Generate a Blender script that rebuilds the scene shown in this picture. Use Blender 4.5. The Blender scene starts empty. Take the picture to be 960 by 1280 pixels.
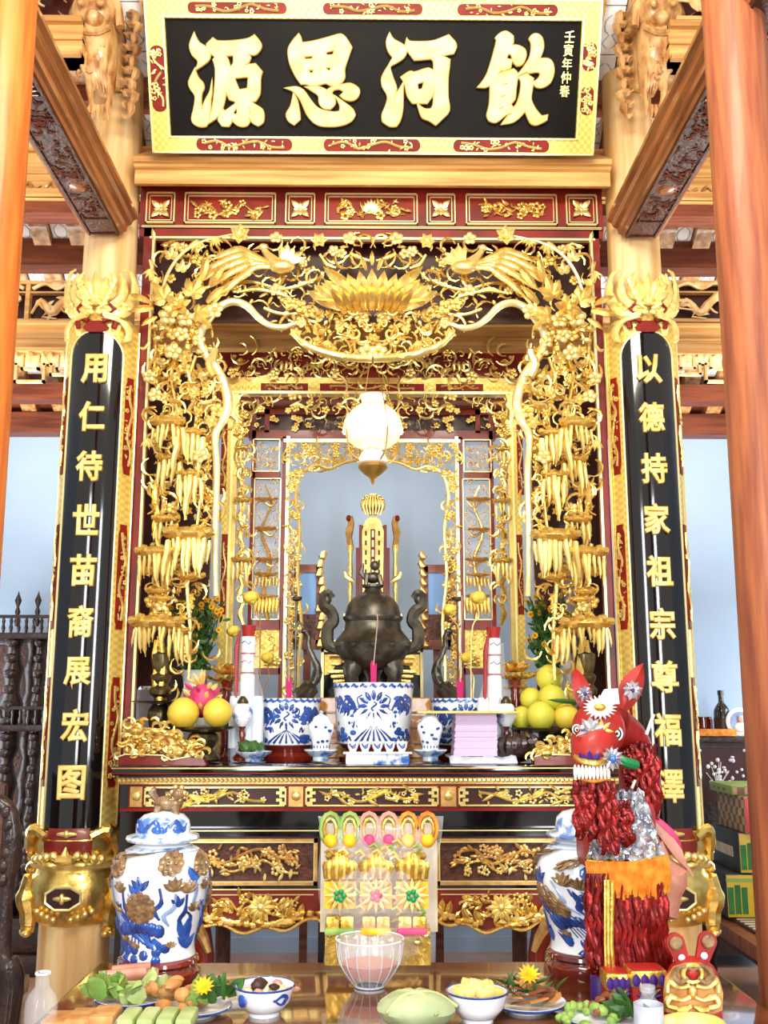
import bpy, bmesh, math, random
from mathutils import Vector as V, Matrix as M, Euler
PI = math.pi; R = math.radians; rnd = random.Random(7)
S = bpy.context.scene; C = S.collection
# ---------------- camera
F = 1272.0; PIT = R(10.7); YAW = math.atan(.0116); CZ = 1.55
cam = bpy.data.cameras.new('camera'); co = bpy.data.objects.new('camera', cam); C.objects.link(co); S.camera = co
cam.sensor_fit = 'VERTICAL'; cam.sensor_height = 36; cam.lens = 36*F/1280; cam.clip_start = .05
co.location = (0, 0, CZ); co.rotation_euler = (PI/2+PIT, 0, -YAW)
FW = V((math.sin(YAW)*math.cos(PIT), math.cos(YAW)*math.cos(PIT), math.sin(PIT)))
RT = V((math.cos(YAW), -math.sin(YAW), 0)); UP = RT.cross(FW)
def ray(px, py): return FW+RT*((px-480)/F)+UP*((640-py)/F)
def at(px, py, Y):
    r = ray(px, py); return V((0, 0, CZ))+r*(Y/r.y)
def atz(px, py, z):
    r = ray(px, py); return V((0, 0, CZ))+r*((z-CZ)/r.z)
# ---------------- world and lights
w = bpy.data.worlds.new('world'); S.world = w; w.use_nodes = True
w.node_tree.nodes['Background'].inputs[0].default_value = (1, .965, .91, 1)
w.node_tree.nodes['Background'].inputs[1].default_value = .62
def area(loc, to, sx, sy, e, col=(1, 1, 1)):
    l = bpy.data.lights.new('area_light', 'AREA'); l.shape = 'RECTANGLE'; l.size = sx; l.size_y = sy; l.energy = e; l.color = col
    o = bpy.data.objects.new('area_light', l); C.objects.link(o); o.location = loc
    o.rotation_euler = (V(to)-V(loc)).to_track_quat('-Z', 'Y').to_euler()
def point(loc, e, col, r=.06):
    l = bpy.data.lights.new('lamp_light', 'POINT'); l.energy = e; l.color = col; l.shadow_soft_size = r
    o = bpy.data.objects.new('lamp_light', l); C.objects.link(o); o.location = loc
area((-1.7, -1.2, 2.3), (0, 4.6, 1.9), .7, 2.6, 105, (.93, .97, 1))       # daylight through the open doors behind the camera
area((1.9, -1.2, 2.3), (0, 4.6, 1.9), .7, 2.6, 110, (.93, .97, 1))
area((0, 1.6, 4.3), (0, 4.6, 2.2), 1.6, .5, 90, (1, .9, .72))            # ceiling lamps over the offering table
area((-3.2, 6.0, 1.3), (-.5, 6.9, .5), .9, 1.6, 24, (.95, .97, 1))      # added fill brightening the low back wall; the side walls have no windows
area((3.2, 6.0, 1.3), (.5, 6.9, .5), .9, 1.6, 24, (.95, .97, 1))
area((-2.3, 5.3, 2.5), (-2.3, 5.6, 4.5), .8, .8, 50, (1, .96, .9)); area((2.3, 5.3, 2.5), (2.3, 5.6, 4.5), .8, .8, 50, (1, .96, .9))   # added upward fill to whiten the roof tiles, no fixture there
area((0, 6.2, 3.3), (0, 6.5, 1.8), 1.2, .4, 5, (1, .88, .7))            # added warm fill brightening the inner altar, no fixture there
S.view_settings.view_transform = 'Standard'; S.view_settings.look = 'None'; S.view_settings.gamma = 1
S.view_settings.use_curve_mapping = False; S.view_settings.exposure = .42
S.cycles.max_bounces = 6; S.cycles.transparent_max_bounces = 16; S.cycles.transmission_bounces = 8; S.cycles.sample_clamp_indirect = 4
# ---------------- materials
MT = {}
def srgb(h):
    c = [int(h[i:i+2], 16)/255 for i in (0, 2, 4)]
    return tuple((x/12.92 if x <= .04045 else ((x+.055)/1.055)**2.4) for x in c)+(1,)
def mat(name, col, rough=.5, metal=0, col2=None, scale=8, stretch=(1, 1, 1), bump=0, kind='noise', coat=0, emit=None, es=1, trans=0, ior=1.45, spec=.5, ramp=(.35, .65), detail=3, bscale=None, alpha=1, bdist=.01):
    m = bpy.data.materials.new(name); m.use_nodes = True; nt = m.node_tree; b = nt.nodes['Principled BSDF']; I = b.inputs
    col = srgb(col) if isinstance(col, str) else col
    I['Base Color'].default_value = col; I['Roughness'].default_value = rough; I['Metallic'].default_value = metal
    I['Coat Weight'].default_value = coat; I['Coat Roughness'].default_value = .06; I['Specular IOR Level'].default_value = spec
    I['Transmission Weight'].default_value = trans; I['IOR'].default_value = ior; I['Alpha'].default_value = alpha
    if emit: I['Emission Color'].default_value = srgb(emit); I['Emission Strength'].default_value = es
    if col2 or bump:
        tc = nt.nodes.new('ShaderNodeTexCoord'); mp = nt.nodes.new('ShaderNodeMapping'); mp.inputs['Scale'].default_value = stretch
        nt.links.new(tc.outputs['Object'], mp.inputs[0])
        def tex(sc):
            if kind == 'voronoi': t = nt.nodes.new('ShaderNodeTexVoronoi'); t.inputs['Scale'].default_value = sc; out = t.outputs['Distance']
            elif kind == 'wave':
                t = nt.nodes.new('ShaderNodeTexWave'); t.inputs['Scale'].default_value = sc; t.inputs['Distortion'].default_value = 5; t.inputs['Detail'].default_value = detail; t.inputs['Detail Scale'].default_value = 1.2; out = t.outputs['Fac']
            elif kind == 'check': t = nt.nodes.new('ShaderNodeTexChecker'); t.inputs['Scale'].default_value = sc; out = t.outputs['Fac']
            elif kind == 'brick': t = nt.nodes.new('ShaderNodeTexBrick'); t.inputs['Scale'].default_value = sc; out = t.outputs['Fac']
            else: t = nt.nodes.new('ShaderNodeTexNoise'); t.inputs['Scale'].default_value = sc; t.inputs['Detail'].default_value = detail; out = t.outputs['Fac']
            nt.links.new(mp.outputs[0], t.inputs['Vector']); return out
        t = tex(scale)
        if col2:
            col2 = srgb(col2) if isinstance(col2, str) else col2
            rp = nt.nodes.new('ShaderNodeValToRGB'); e = rp.color_ramp.elements
            e[0].position, e[1].position = ramp; e[0].color = col; e[1].color = col2
            nt.links.new(t, rp.inputs[0]); nt.links.new(rp.outputs[0], I['Base Color'])
        if bump:
            bt = tex(bscale) if bscale else t
            bp = nt.nodes.new('ShaderNodeBump'); bp.inputs['Strength'].default_value = bump; bp.inputs['Distance'].default_value = bdist
            nt.links.new(bt, bp.inputs['Height']); nt.links.new(bp.outputs[0], I['Normal'])
    MT[name] = m; return m
mat('gold', (1.0, .74, .23, 1), .27, .9, (.82, .52, .12, 1), 30, bump=.35, bscale=60, bdist=.004)
mat('gold_pale', (1.0, .83, .34, 1), .3, .8, (.93, .68, .2, 1), 22, bump=.2, bscale=70, bdist=.003)
mat('gold_flat', (.95, .72, .20, 1), .4, .5, (.82, .56, .12, 1), 60, kind='check', stretch=(1, 0.01, 1), bump=.5, bdist=.003, ramp=(.4, .6))
mat('gold_leaf', (.98, .80, .30, 1), .42, .5, (.85, .6, .16, 1), 40, bump=.4, bdist=.004)
mat('gold_edge', (1.0, .86, .42, 1), .32, .6)
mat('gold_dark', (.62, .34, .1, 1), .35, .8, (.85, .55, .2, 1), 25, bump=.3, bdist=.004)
mat('gold_char', (.90, .66, .24, 1), .4, .5, (.78, .48, .12, 1), 14)
mat('red_lacquer', '86200f', .35, 0, '64160b', 6, coat=.15)
mat('red_bright', '8a1c10', .5, 0, '70160c', 8, spec=.3)
mat('dark_red', '3c0f08', .4, 0, '280a06', 5, coat=.1)
mat('black_lacquer', '0a0606', .1, 0, coat=.7, spec=.4)
mat('board_black', '0c0806', .5, 0, '150f0b', 5, spec=.12)
mat('wood_pale', 'eed09c', .5, 0, 'd2a05e', 2.2, (7, 7, .6), bump=.15, detail=6, coat=.15)
mat('wood_pale_x', 'e4b56e', .5, 0, 'b47c3e', 3, (.5, 7, 9), bump=.15, detail=6, coat=.15)
mat('wood_orange', 'cc702e', .42, 0, 'a04a1e', 3, (9, 9, .7), bump=.08, detail=6, coat=.06, spec=.3)
mat('wood_rose', 'a4603c', .45, 0, '7c4230', 3.5, (9, 9, .7), bump=.1, detail=6, coat=.05, spec=.3)
mat('wood_beam', 'a9683a', .42, 0, '743c1e', 3, (9, .8, 9), bump=.12, detail=6, coat=.3)
mat('wood_brown', '8a4a30', .45, 0, '5f2c1c', 3, (.8, 9, 9), bump=.1, detail=5)
mat('wood_carved', '5e3222', .5, 0, '3c1e14', 30, bump=.6, bscale=55)
mat('wood_amber', 'dcae70', .38, 0, '9c6430', 9, (3, 3, 1), bump=.2, detail=5, coat=.3)
mat('wood_dark', '3c2620', .35, 0, '22140f', 12, bump=.5, bscale=40, coat=.3)
mat('wood_honey', 'c98f45', .35, 0, '93571f', 5, (6, 6, 1.5), bump=.15, coat=.4)
mat('table_wood', '7a4520', .12, 0, '4a220f', 3, (.8, 6, 6), coat=.8, detail=5)
mat('wall_paint', 'abc2da', .7, 0, 'a0b6ce', 1.2)
mat('floor_tile', 'b98f78', .15, 0, 'a47c66', 3, coat=.3)
mat('tile_white', 'fbfbfa', .6)
mat('tile_print', 'b9bcc2', .5)
mat('porcelain', 'f2f5fa', .12, 0, coat=.8)
mat('porcelain_blue', 'f0f4fa', .14, 0, '2b57a8', 9, ramp=(.5, .56), detail=4, coat=.8)
mat('pot_paint', 'f2f5fa', .14, 0, '3a68b8', 11, ramp=(.53, .6), detail=4, coat=.8)
mat('lid_glaze', 'dfe9f5', .14, 0, '5b86c4', 22, ramp=(.5, .62), detail=4, coat=.8)
mat('blue_dark', '16306e', .2, 0, '2c52a4', 20, coat=.6)
mat('blue_mid', '3566bd', .2, 0, '1c3f8c', 20, coat=.6)
mat('blue_pale', '7c93c0', .2, 0, '9fb2d6', 20, coat=.6)
mat('relief_brown', '9b7a52', .3, 0, '6a4c30', 40, bump=.4, coat=.5)
mat('bronze', '6a655a', .36, .75, '403c34', 14, bump=.3, bscale=40, bdist=.004)
mat('brass_dark', '7c6e48', .3, .85, '4a4230', 20, bump=.1)
mat('rosewood', '5a140e', .12, 0, '7c2418', 6, coat=1)
mat('pomelo', 'e8cb4a', .4, 0, 'd9b73a', 9, bump=.25, bscale=160, bdist=.002)
mat('pomelo_green', 'dfd04c', .4, 0, 'b9bf3a', 6, bump=.25, bscale=160, bdist=.002)
mat('leaf_green', '3f6b2a', .5, 0, '27481c', 20)
mat('leaf_light', '9cb45a', .5, 0, '6f9440', 20)
mat('flower_yellow', 'f4c81e', .55, 0, 'd99a10', 40)
mat('flower_core', '9a5a12', .6)
mat('petal_white', 'f8f3e8', .5)
mat('pink', 'd9487a', .5, 0, 'b82a5c', 20)
mat('incense_pink', 'c01f6c', .6)
mat('incense', 'b49a86', .7)
mat('paper_pink', 'd9c3dd', .75, 0, 'cdb4d4', 2, (.1, .1, 120))
mat('cloth_white', 'd3d6e4', .7, 0, 'bcc1d4', 30)
mat('paper_white', 'f3f1ee', .6); mat('paper_red', 'a82018', .5, 0, '8a1812', 12, coat=.08)
mat('tinsel', '8e1814', .3, .6, '4a0c0a', 30, (1, 1, .15), bump=.5)
mat('foil_silver', 'd8d8de', .2, .85, 'a9a9b4', 30, kind='voronoi', bump=1, bscale=30, bdist=.01)
mat('foil_gold', 'e6c05e', .3, .75, 'c49a3c', 40, bump=.4)
mat('fringe', 'e89a34', .5, 0, 'c96a10', 40)
mat('purple', '3c1c70', .5); mat('green_ribbon', '0f8a52', .35); mat('black', '111111', .5)
mat('glass', (1, 1, 1, 1), .02, trans=1, ior=1.3); mat('glass_thin', (.9, .94, .96, 1), .05, spec=.9, alpha=.16)
mat('water_red', 'd86a38', .1, trans=.25, ior=1.33)
mat('lamp_glass', 'fff2d8', .3, emit='ffdca0', es=.5)
mat('lamp_metal', 'c9a35a', .3, .9)
mat('plastic', (.95, .97, 1, 1), .08, spec=1, alpha=.16)
mat('pale_glass', 'dde6ee', .25, 0)
mat('mirror_blue', '7fa6dc', .1, 0)
mat('food_tan', 'cf9a5a', .5, 0, 'a96c34', 20, bump=.4); mat('food_brown', '8a5230', .45, 0, '5e3018', 18, bump=.4)
mat('food_green', 'c2cc8c', .5, 0, '9cb066', 14, bump=.3); mat('food_yellow', 'efd88c', .45, 0, 'dcb95a', 14, bump=.2)
mat('food_pink', 'd99e8a', .45, 0, 'bf7a64', 12, bump=.3); mat('food_pale', 'e9dfc4', .5, 0, 'd0bc94', 10, bump=.3)
mat('pastel_green', 'b4bd92', .6, 0, '98a478', 9, bump=.6)
mat('mushroom', '3c2418', .4)
mat('box_dark', '3c3f38', .4, 0, '2a2d28', 9); mat('box_tan', 'b59a72', .5, 0, '7a5a3c', 24, kind='check', ramp=(.4, .6)); mat('box_red', 'c23a3a', .4)
mat('box_yellow', 'd8b62c', .4, 0, 'c49c1c', 5); mat('box_green', '2f7d3a', .4, 0, '1f5f2c', 12); mat('box_lime', '8fae4a', .4)
mat('mat_weave', '6a4a40', .6, 0, '3c2a24', 60, bump=.5, kind='check', ramp=(.4, .6))
mat('bottle_dark', '15120e', .12, coat=1); mat('inlay', 'd9d4cc', .3, 0, 'b7b0c0', 30)
mat('pearl_grey', 'b9bac0', .5)
# ---------------- mesh builder
class MB:
    def __init__(s): s.v = []; s.f = []
    def add(s, vs, fs, mx=None):
        n = len(s.v); s.v += [tuple(mx@V(p)) for p in vs] if mx else [tuple(p) for p in vs]
        s.f += [tuple(i+n for i in f) for f in fs]; return s
    def box(s, c, d, mx=None, tp=1):
        x, y, z = [k/2 for k in d]; c = V(c)
        vs = [c+V((a*x*(tp if g > 0 else 1), b*y*(tp if g > 0 else 1), g*z)) for g in (-1, 1) for b in (-1, 1) for a in (-1, 1)]
        return s.add(vs, [(0, 2, 3, 1), (4, 5, 7, 6), (0, 1, 5, 4), (2, 6, 7, 3), (0, 4, 6, 2), (1, 3, 7, 5)], mx)
    def span(s, a, b): return s.box((V(a)+V(b))/2, [abs(b[i]-a[i]) for i in range(3)])
    def rbox(s, c, d, r=.01):       # box with chamfered vertical and horizontal edges
        bm = bmesh.new(); bmesh.ops.create_cube(bm, size=1)
        for q in bm.verts: q.co = V(c)+V([q.co[i]*d[i] for i in range(3)])
        bmesh.ops.bevel(bm, geom=bm.edges[:], offset=r, segments=2, affect='EDGES', profile=.6)
        bm.verts.index_update(); s.add([q.co.copy() for q in bm.verts], [[q.index for q in f.verts] for f in bm.faces]); bm.free(); return s
    def lathe(s, prof, c=(0, 0, 0), n=20, sx=1, sy=1, mx=None, cap=True, lobes=0, amp=0):
        vs = []; fs = []; m = len(prof)
        for r, z in prof:
            for i in range(n):
                a = 2*PI*i/n; k = 1+amp*math.cos(lobes*a)
                vs.append((c[0]+r*k*sx*math.cos(a), c[1]+r*k*sy*math.sin(a), c[2]+z))
        for j in range(m-1):
            for i in range(n):
                k = (i+1) % n; fs.append((j*n+i, j*n+k, (j+1)*n+k, (j+1)*n+i))
        if cap:
            if prof[0][0] > 1e-4: fs.append(tuple(range(n-1, -1, -1)))
            if prof[-1][0] > 1e-4: fs.append(tuple(range((m-1)*n, m*n)))
        return s.add(vs, fs, mx)
    def tube(s, pts, rad, n=6, mx=None, flat=1):
        pts = [V(p) for p in pts]; k = len(pts)
        if not isinstance(rad, (list, tuple)): rad = [rad]*k
        if len(rad) != k: rad = [rad[0]+(rad[-1]-rad[0])*i/(k-1) for i in range(k)] if len(rad) == 2 else [rad[min(len(rad)-1, int(i*len(rad)/k))] for i in range(k)]
        vs = []; fs = []; ref = V((0, 1, 0))
        for i, p in enumerate(pts):
            t = (pts[min(i+1, k-1)]-pts[max(i-1, 0)])
            t = t.normalized() if t.length > 1e-9 else V((0, 0, 1))
            if abs(t.dot(ref)) > .95: rf = V((1, 0, 0))
            else: rf = ref
            u = t.cross(rf).normalized(); q = u.cross(t)
            for j in range(n):
                a = 2*PI*j/n; vs.append(p+u*math.cos(a)*rad[i]+q*math.sin(a)*rad[i]*flat)
        for i in range(k-1):
            for j in range(n):
                l = (j+1) % n; fs.append((i*n+j, i*n+l, (i+1)*n+l, (i+1)*n+j))
        fs.append(tuple(range(n-1, -1, -1))); fs.append(tuple(range((k-1)*n, k*n)))
        return s.add(vs, fs, mx)
    def blob(s, c, d, n=8, m=5, mx=None, jit=0):
        vs = [(c[0], c[1], c[2]-d[2])]; fs = []
        for j in range(1, m):
            b = -PI/2+PI*j/m
            for i in range(n):
                a = 2*PI*i/n; k = 1+(rnd.uniform(-jit, jit) if jit else 0)
                vs.append((c[0]+d[0]*k*math.cos(b)*math.cos(a), c[1]+d[1]*k*math.cos(b)*math.sin(a), c[2]+d[2]*k*math.sin(b)))
        vs.append((c[0], c[1], c[2]+d[2])); T = len(vs)-1
        for i in range(n):
            k = (i+1) % n; fs.append((0, 1+k, 1+i)); fs.append((T, T-n+i, T-n+k))
            for j in range(m-2): fs.append((1+j*n+i, 1+j*n+k, 1+(j+1)*n+k, 1+(j+1)*n+i))
        return s.add(vs, fs, mx)
    def prism(s, pts, y0, y1, mx=None, inset=0):     # pts (x,z) outline; y1<y0 is the front
        n = len(pts); cx = sum(p[0] for p in pts)/n; cz = sum(p[1] for p in pts)/n
        k = 1-inset
        vs = [(x, y0, z) for x, z in pts]+[(cx+(x-cx)*k, y1, cz+(z-cz)*k) for x, z in pts]
        fs = [(i, (i+1) % n, n+(i+1) % n, n+i) for i in range(n)]+[tuple(range(n, 2*n)), tuple(range(n-1, -1, -1))]
        return s.add(vs, fs, mx)
    def leaf(s, L, W, th=.15, bend=.2, mx=None, k=4):   # lens shaped leaf growing along +Z from origin, faces -Y
        vs = []; fs = []
        for i in range(k+1):
            t = i/k; wd = W/2*math.sin(PI*min(1, .12+t*.88))**.8 if t < 1 else 0.0; z = L*t; y = -bend*L*math.sin(t*PI*.6)
            vs += [(-wd, y, z), (0, y-th*W, z), (wd, y, z), (0, y+th*W*.4, z)]
        for i in range(k):
            a = 4*i
            for j in range(4): fs.append((a+j, a+(j+1) % 4, a+4+(j+1) % 4, a+4+j))
        fs.append((3, 2, 1, 0)); return s.add(vs, fs, mx)
    def map(s, fn): s.v = [tuple(fn(V(p))) for p in s.v]; return s
    def mir(s):
        n = len(s.v); s.v += [(-x, y, z) for x, y, z in s.v]; s.f += [tuple(i+n for i in reversed(f)) for f in s.f]; return s
    def mesh(s, name, m, smooth=True):
        me = bpy.data.meshes.new(name); me.from_pydata(s.v, [], s.f); me.materials.append(MT[m])
        if smooth:
            me.polygons.foreach_set('use_smooth', [True]*len(me.polygons))
            try: me.set_sharp_from_angle(angle=R(40))
            except Exception: pass
        me.update(); return me
    def build(s, name, m, parent=None, smooth=True, org=None, kind=None):
        o = V(org) if org is not None else V((0, 0, 0))
        if parent is not None: o = ORG[parent.name]
        if o.length: s.v = [(x-o.x, y-o.y, z-o.z) for x, y, z in s.v]
        bm = bmesh.new(); me = s.mesh(name, m, smooth); bm.from_mesh(me); bmesh.ops.recalc_face_normals(bm, faces=bm.faces); bm.to_mesh(me); bm.free()
        ob = bpy.data.objects.new(name, me); C.objects.link(ob)
        if parent is not None: ob.parent = parent; ORG[ob.name] = o
        else: ob.location = o; ORG[ob.name] = o
        if kind: ob['kind'] = kind
        return ob
ORG = {}
def tag(o, label=None, cat=None, group=None, kind=None):
    if label: o['label'] = label
    if cat: o['category'] = cat
    if group: o['group'] = group
    if kind: o['kind'] = kind
    return o
def thing(name, label, cat, loc=(0, 0, 0), group=None):
    o = bpy.data.objects.new(name, None); o.empty_display_size = .05; C.objects.link(o); o.location = loc; ORG[o.name] = V(loc)
    return tag(o, label, cat, group)
def struct(name, mb, m, smooth=False, org=None): return tag(mb.build(name, m, smooth=smooth, org=org), kind='structure')
def put(name, me, parent, loc, sc=1, rot=0, tilt=0, yaw=0, flip=False):
    o = bpy.data.objects.new(name, me); C.objects.link(o); o.parent = parent; o.location = V(loc)-ORG[parent.name]
    s = sc if isinstance(sc, (tuple, list)) else (sc, sc, sc)
    o.rotation_euler = (tilt, rot, yaw); o.scale = (-s[0] if flip else s[0], s[1], s[2]); return o
def copy_tree(o, parent=None, mirror=False):
    c = o.copy(); C.objects.link(c); c.parent = parent
    for ch in list(o.children): copy_tree(ch, c)
    return c
def meshify(o):
    dg = bpy.context.evaluated_depsgraph_get(); dg.update()
    me = bpy.data.meshes.new_from_object(o.evaluated_get(dg)); bpy.data.objects.remove(o); return me
def glyph_mesh(ch, size, bold, ext, bev, m):
    cu = bpy.data.curves.new('glyph', 'FONT'); cu.body = ch; cu.size = size; cu.align_x = 'CENTER'; cu.align_y = 'CENTER'
    cu.offset = bold; cu.extrude = ext; cu.bevel_depth = bev; cu.resolution_u = 2
    o = bpy.data.objects.new('glyph', cu); C.objects.link(o); me = meshify(o); me.materials.clear(); me.materials.append(MT[m])
    return me
def fit_glyph(me, wd, ht):
    xs = [v.co.x for v in me.vertices]; ys = [v.co.y for v in me.vertices]
    cx, cy = (max(xs)+min(xs))/2, (max(ys)+min(ys))/2; kx, ky = wd/(max(xs)-min(xs)), ht/(max(ys)-min(ys))
    for v in me.vertices: v.co.x = (v.co.x-cx)*kx; v.co.y = (v.co.y-cy)*ky
    return me
def outline_mesh(loops, ext, bev, m):    # filled 2D curve with holes
    cu = bpy.data.curves.new('outline', 'CURVE'); cu.dimensions = '2D'; cu.fill_mode = 'BOTH'; cu.extrude = ext; cu.bevel_depth = bev; cu.bevel_resolution = 1; cu.resolution_u = 3
    for lp in loops:
        sp = cu.splines.new('BEZIER'); sp.bezier_points.add(len(lp)-1); sp.use_cyclic_u = True
        n = len(lp)
        for i, (x, y) in enumerate(lp):
            b = sp.bezier_points[i]; b.co = (x, y, 0)
            p = V(lp[i-1]); q = V(lp[(i+1) % n]); c = V((x, y)); t = (q-p)
            ang = (c-p).angle(q-c, 0); k = 0 if ang > R(50) else .17
            b.handle_left = (*(c-t*k*min(1, (c-p).length*2/max(t.length, 1e-6))), 0); b.handle_right = (*(c+t*k*min(1, (q-c).length*2/max(t.length, 1e-6))), 0)
    o = bpy.data.objects.new('outline', cu); C.objects.link(o); me = meshify(o); me.materials.clear(); me.materials.append(MT[m]); return me
def spl(pts, k=4):    # Catmull-Rom
    pts = [V(p) for p in pts]; out = []
    for i in range(len(pts)-1):
        a = pts[max(i-1, 0)]; b = pts[i]; c = pts[i+1]; d = pts[min(i+2, len(pts)-1)]
        for j in range(k):
            t = j/k; out.append(.5*((2*b)+(c-a)*t+(2*a-5*b+4*c-d)*t*t+(3*b-a-3*c+d)*t**3))
    return out+[pts[-1]]
# ---------------- the setting
YB = 6.9
struct('floor', MB().span((-3.6, -.5, -.06), (3.6, YB, 0)), 'floor_tile')
ZW = at(100, 527, YB).z
struct('wall_back', MB().span((-3.6, YB, 0), (3.6, YB+.12, ZW)), 'wall_paint')
struct('wall_left', MB().span((-3.6, 2.6, 0), (-3.48, YB, ZW)), 'wall_paint')
struct('wall_right', MB().span((3.48, 2.6, 0), (3.6, YB, ZW)), 'wall_paint')
struct('baseboard_back', MB().span((-3.48, YB-.02, 0), (3.48, YB, .09)), 'wall_paint')
SL = .55; ZR0 = ZW+.02
def roofz(Y): return ZR0+SL*(YB-Y)
def roofY(py):
    r = ray(100, py); return (ZR0+SL*YB-CZ)/(r.z/r.y+SL)
Y0r = 3.3
def roofbox(x0, x1, ya, yb, d0, d1):
    vs = []
    for x in (x0, x1):
        for (y, d) in ((ya, d0), (yb, d0), (yb, d1), (ya, d1)): vs.append((x, y, roofz(y)+d))
    return MB().add(vs, [(0, 1, 2, 3), (7, 6, 5, 4), (0, 4, 5, 1), (1, 5, 6, 2), (2, 6, 7, 3), (3, 7, 4, 0)])
ceil = struct('ceiling', roofbox(-3.6, 3.6, Y0r, YB+.1, .045, .1), 'wood_brown')
# rafters and patterned roof tiles between them
RP = .215
raf = None; nt_ = 0
tb = MB(); L_ = .235; ang = math.atan(SL)
tb.box((0, 0, 0), (.105, L_, .018)); tile_me = tb.mesh('tile', 'tile_white', False)
pm = MB()
for sx in (-1, 1):
    pm.tube(spl([(sx*.008, -.08, 0), (sx*.035, -.05, 0), (sx*.03, .0, 0), (sx*.008, .02, 0), (sx*.035, .06, 0), (sx*.01, .085, 0)], 2), .0035, 4)
print_me = pm.mesh('motif', 'tile_print')
for i in range(-16, 17):
    x = i*RP
    if abs(x) < 1.0: continue
    mb = roofbox(x-.05, x+.05, Y0r, YB, -.035, .045); mb.build('rafter', 'wood_amber', ceil, smooth=False)
cols = [i*RP+RP/2 for i in range(-15, 15) if abs(i*RP+RP/2) > 1.15]
for x in cols:
    for j in range(15):
        y = Y0r+.15+j*.24*math.cos(ang)*1.02
        if y > YB-.1 or nt_ >= 300: continue
        nt_ += 1
        t = put('tile', tile_me, ceil, (x, y, roofz(y)+.03), 1, 0, -ang)
        m_ = bpy.data.objects.new('motif', print_me); C.objects.link(m_); m_.parent = t; m_.location = (0, 0, -.010)
# purlins and tie beams running across
def crossbeam(name, y0, y1, Y, th, m, label, cat='beam', grp=None, mould=False, x=3.45, gap=None):
    z1 = at(100, y0, Y).z; z0 = at(100, y1, Y).z
    mb = MB().span((-x, Y, z0), (x, Y+th, z1))
    if mould:
        h = z1-z0
        for a, b, e in ((.9, 1.0, .03), (.0, .12, .03), (.46, .52, .012)): mb.span((-x, Y-e, z0+a*h), (x, Y+.01, z0+b*h))
    o = mb.build(name, m, smooth=False, org=(0, Y, z0)); tag(o, label, cat, grp); return o, z0, z1
crossbeam('purlin', 515, 541, YB-.12, .12, 'wood_brown', 'red-brown wall plate timber resting along the top of the blue back wall')
crossbeam('purlin', 478, 499, 6.42, .12, 'wood_brown', 'dark red-brown purlin just under the fretwork, lowest one above the wall plate')
crossbeam('purlin', 298, 331, roofY(300), .13, 'wood_brown', 'orange-brown purlin between two rows of white tiles above the dragon panels')
crossbeam('purlin', 246, 266, 5.05, .13, 'wood_brown', 'red-brown purlin directly under the pale beam with a scroll strip')
b1, zb0, zb1 = crossbeam('tie_beam', 186, 246, 5.0, .16, 'wood_pale_x', 'pale wooden tie beam with a small carved scroll strip along its lower edge', mould=True)
crossbeam('purlin', 96, 126, roofY(98), .12, 'wood_brown', 'short visible red-brown purlin high up beside the carved brackets')
for s in (-1, 1):
    Yq = 4.28; z1, z0 = at(80, 24, Yq).z, at(80, 72, Yq).z; xe = s*abs(at(103 if s < 0 else 836, 50, Yq).x); h = z1-z0; mb = MB()
    for a_, b_, e_ in ((0, 1, 0), (.85, 1.0, .03), (.0, .14, .03), (.44, .52, .012)): mb.span((min(xe, s*3.45), Yq-e_, z0+a_*h), (max(xe, s*3.45), Yq+.1, z0+b_*h))
    o = mb.build('tie_beam', 'wood_pale_x', smooth=False, org=(xe, Yq, z0)); tag(o, 'topmost pale moulded tie beam at the upper '+('left' if s < 0 else 'right')+' corner under the pierced lattice', 'beam')
# scroll strip on the pale beam
for k in range(-26, 27):
    x = k*.12
    if abs(x) < 1.2: continue
    MB().tube(spl([(x-.05, 4.985, zb0+.045), (x-.02, 4.98, zb0+.07), (x+.01, 4.98, zb0+.04), (x+.045, 4.985, zb0+.06)], 3), .008, 5).build('scroll', 'wood_honey', b1)
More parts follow.
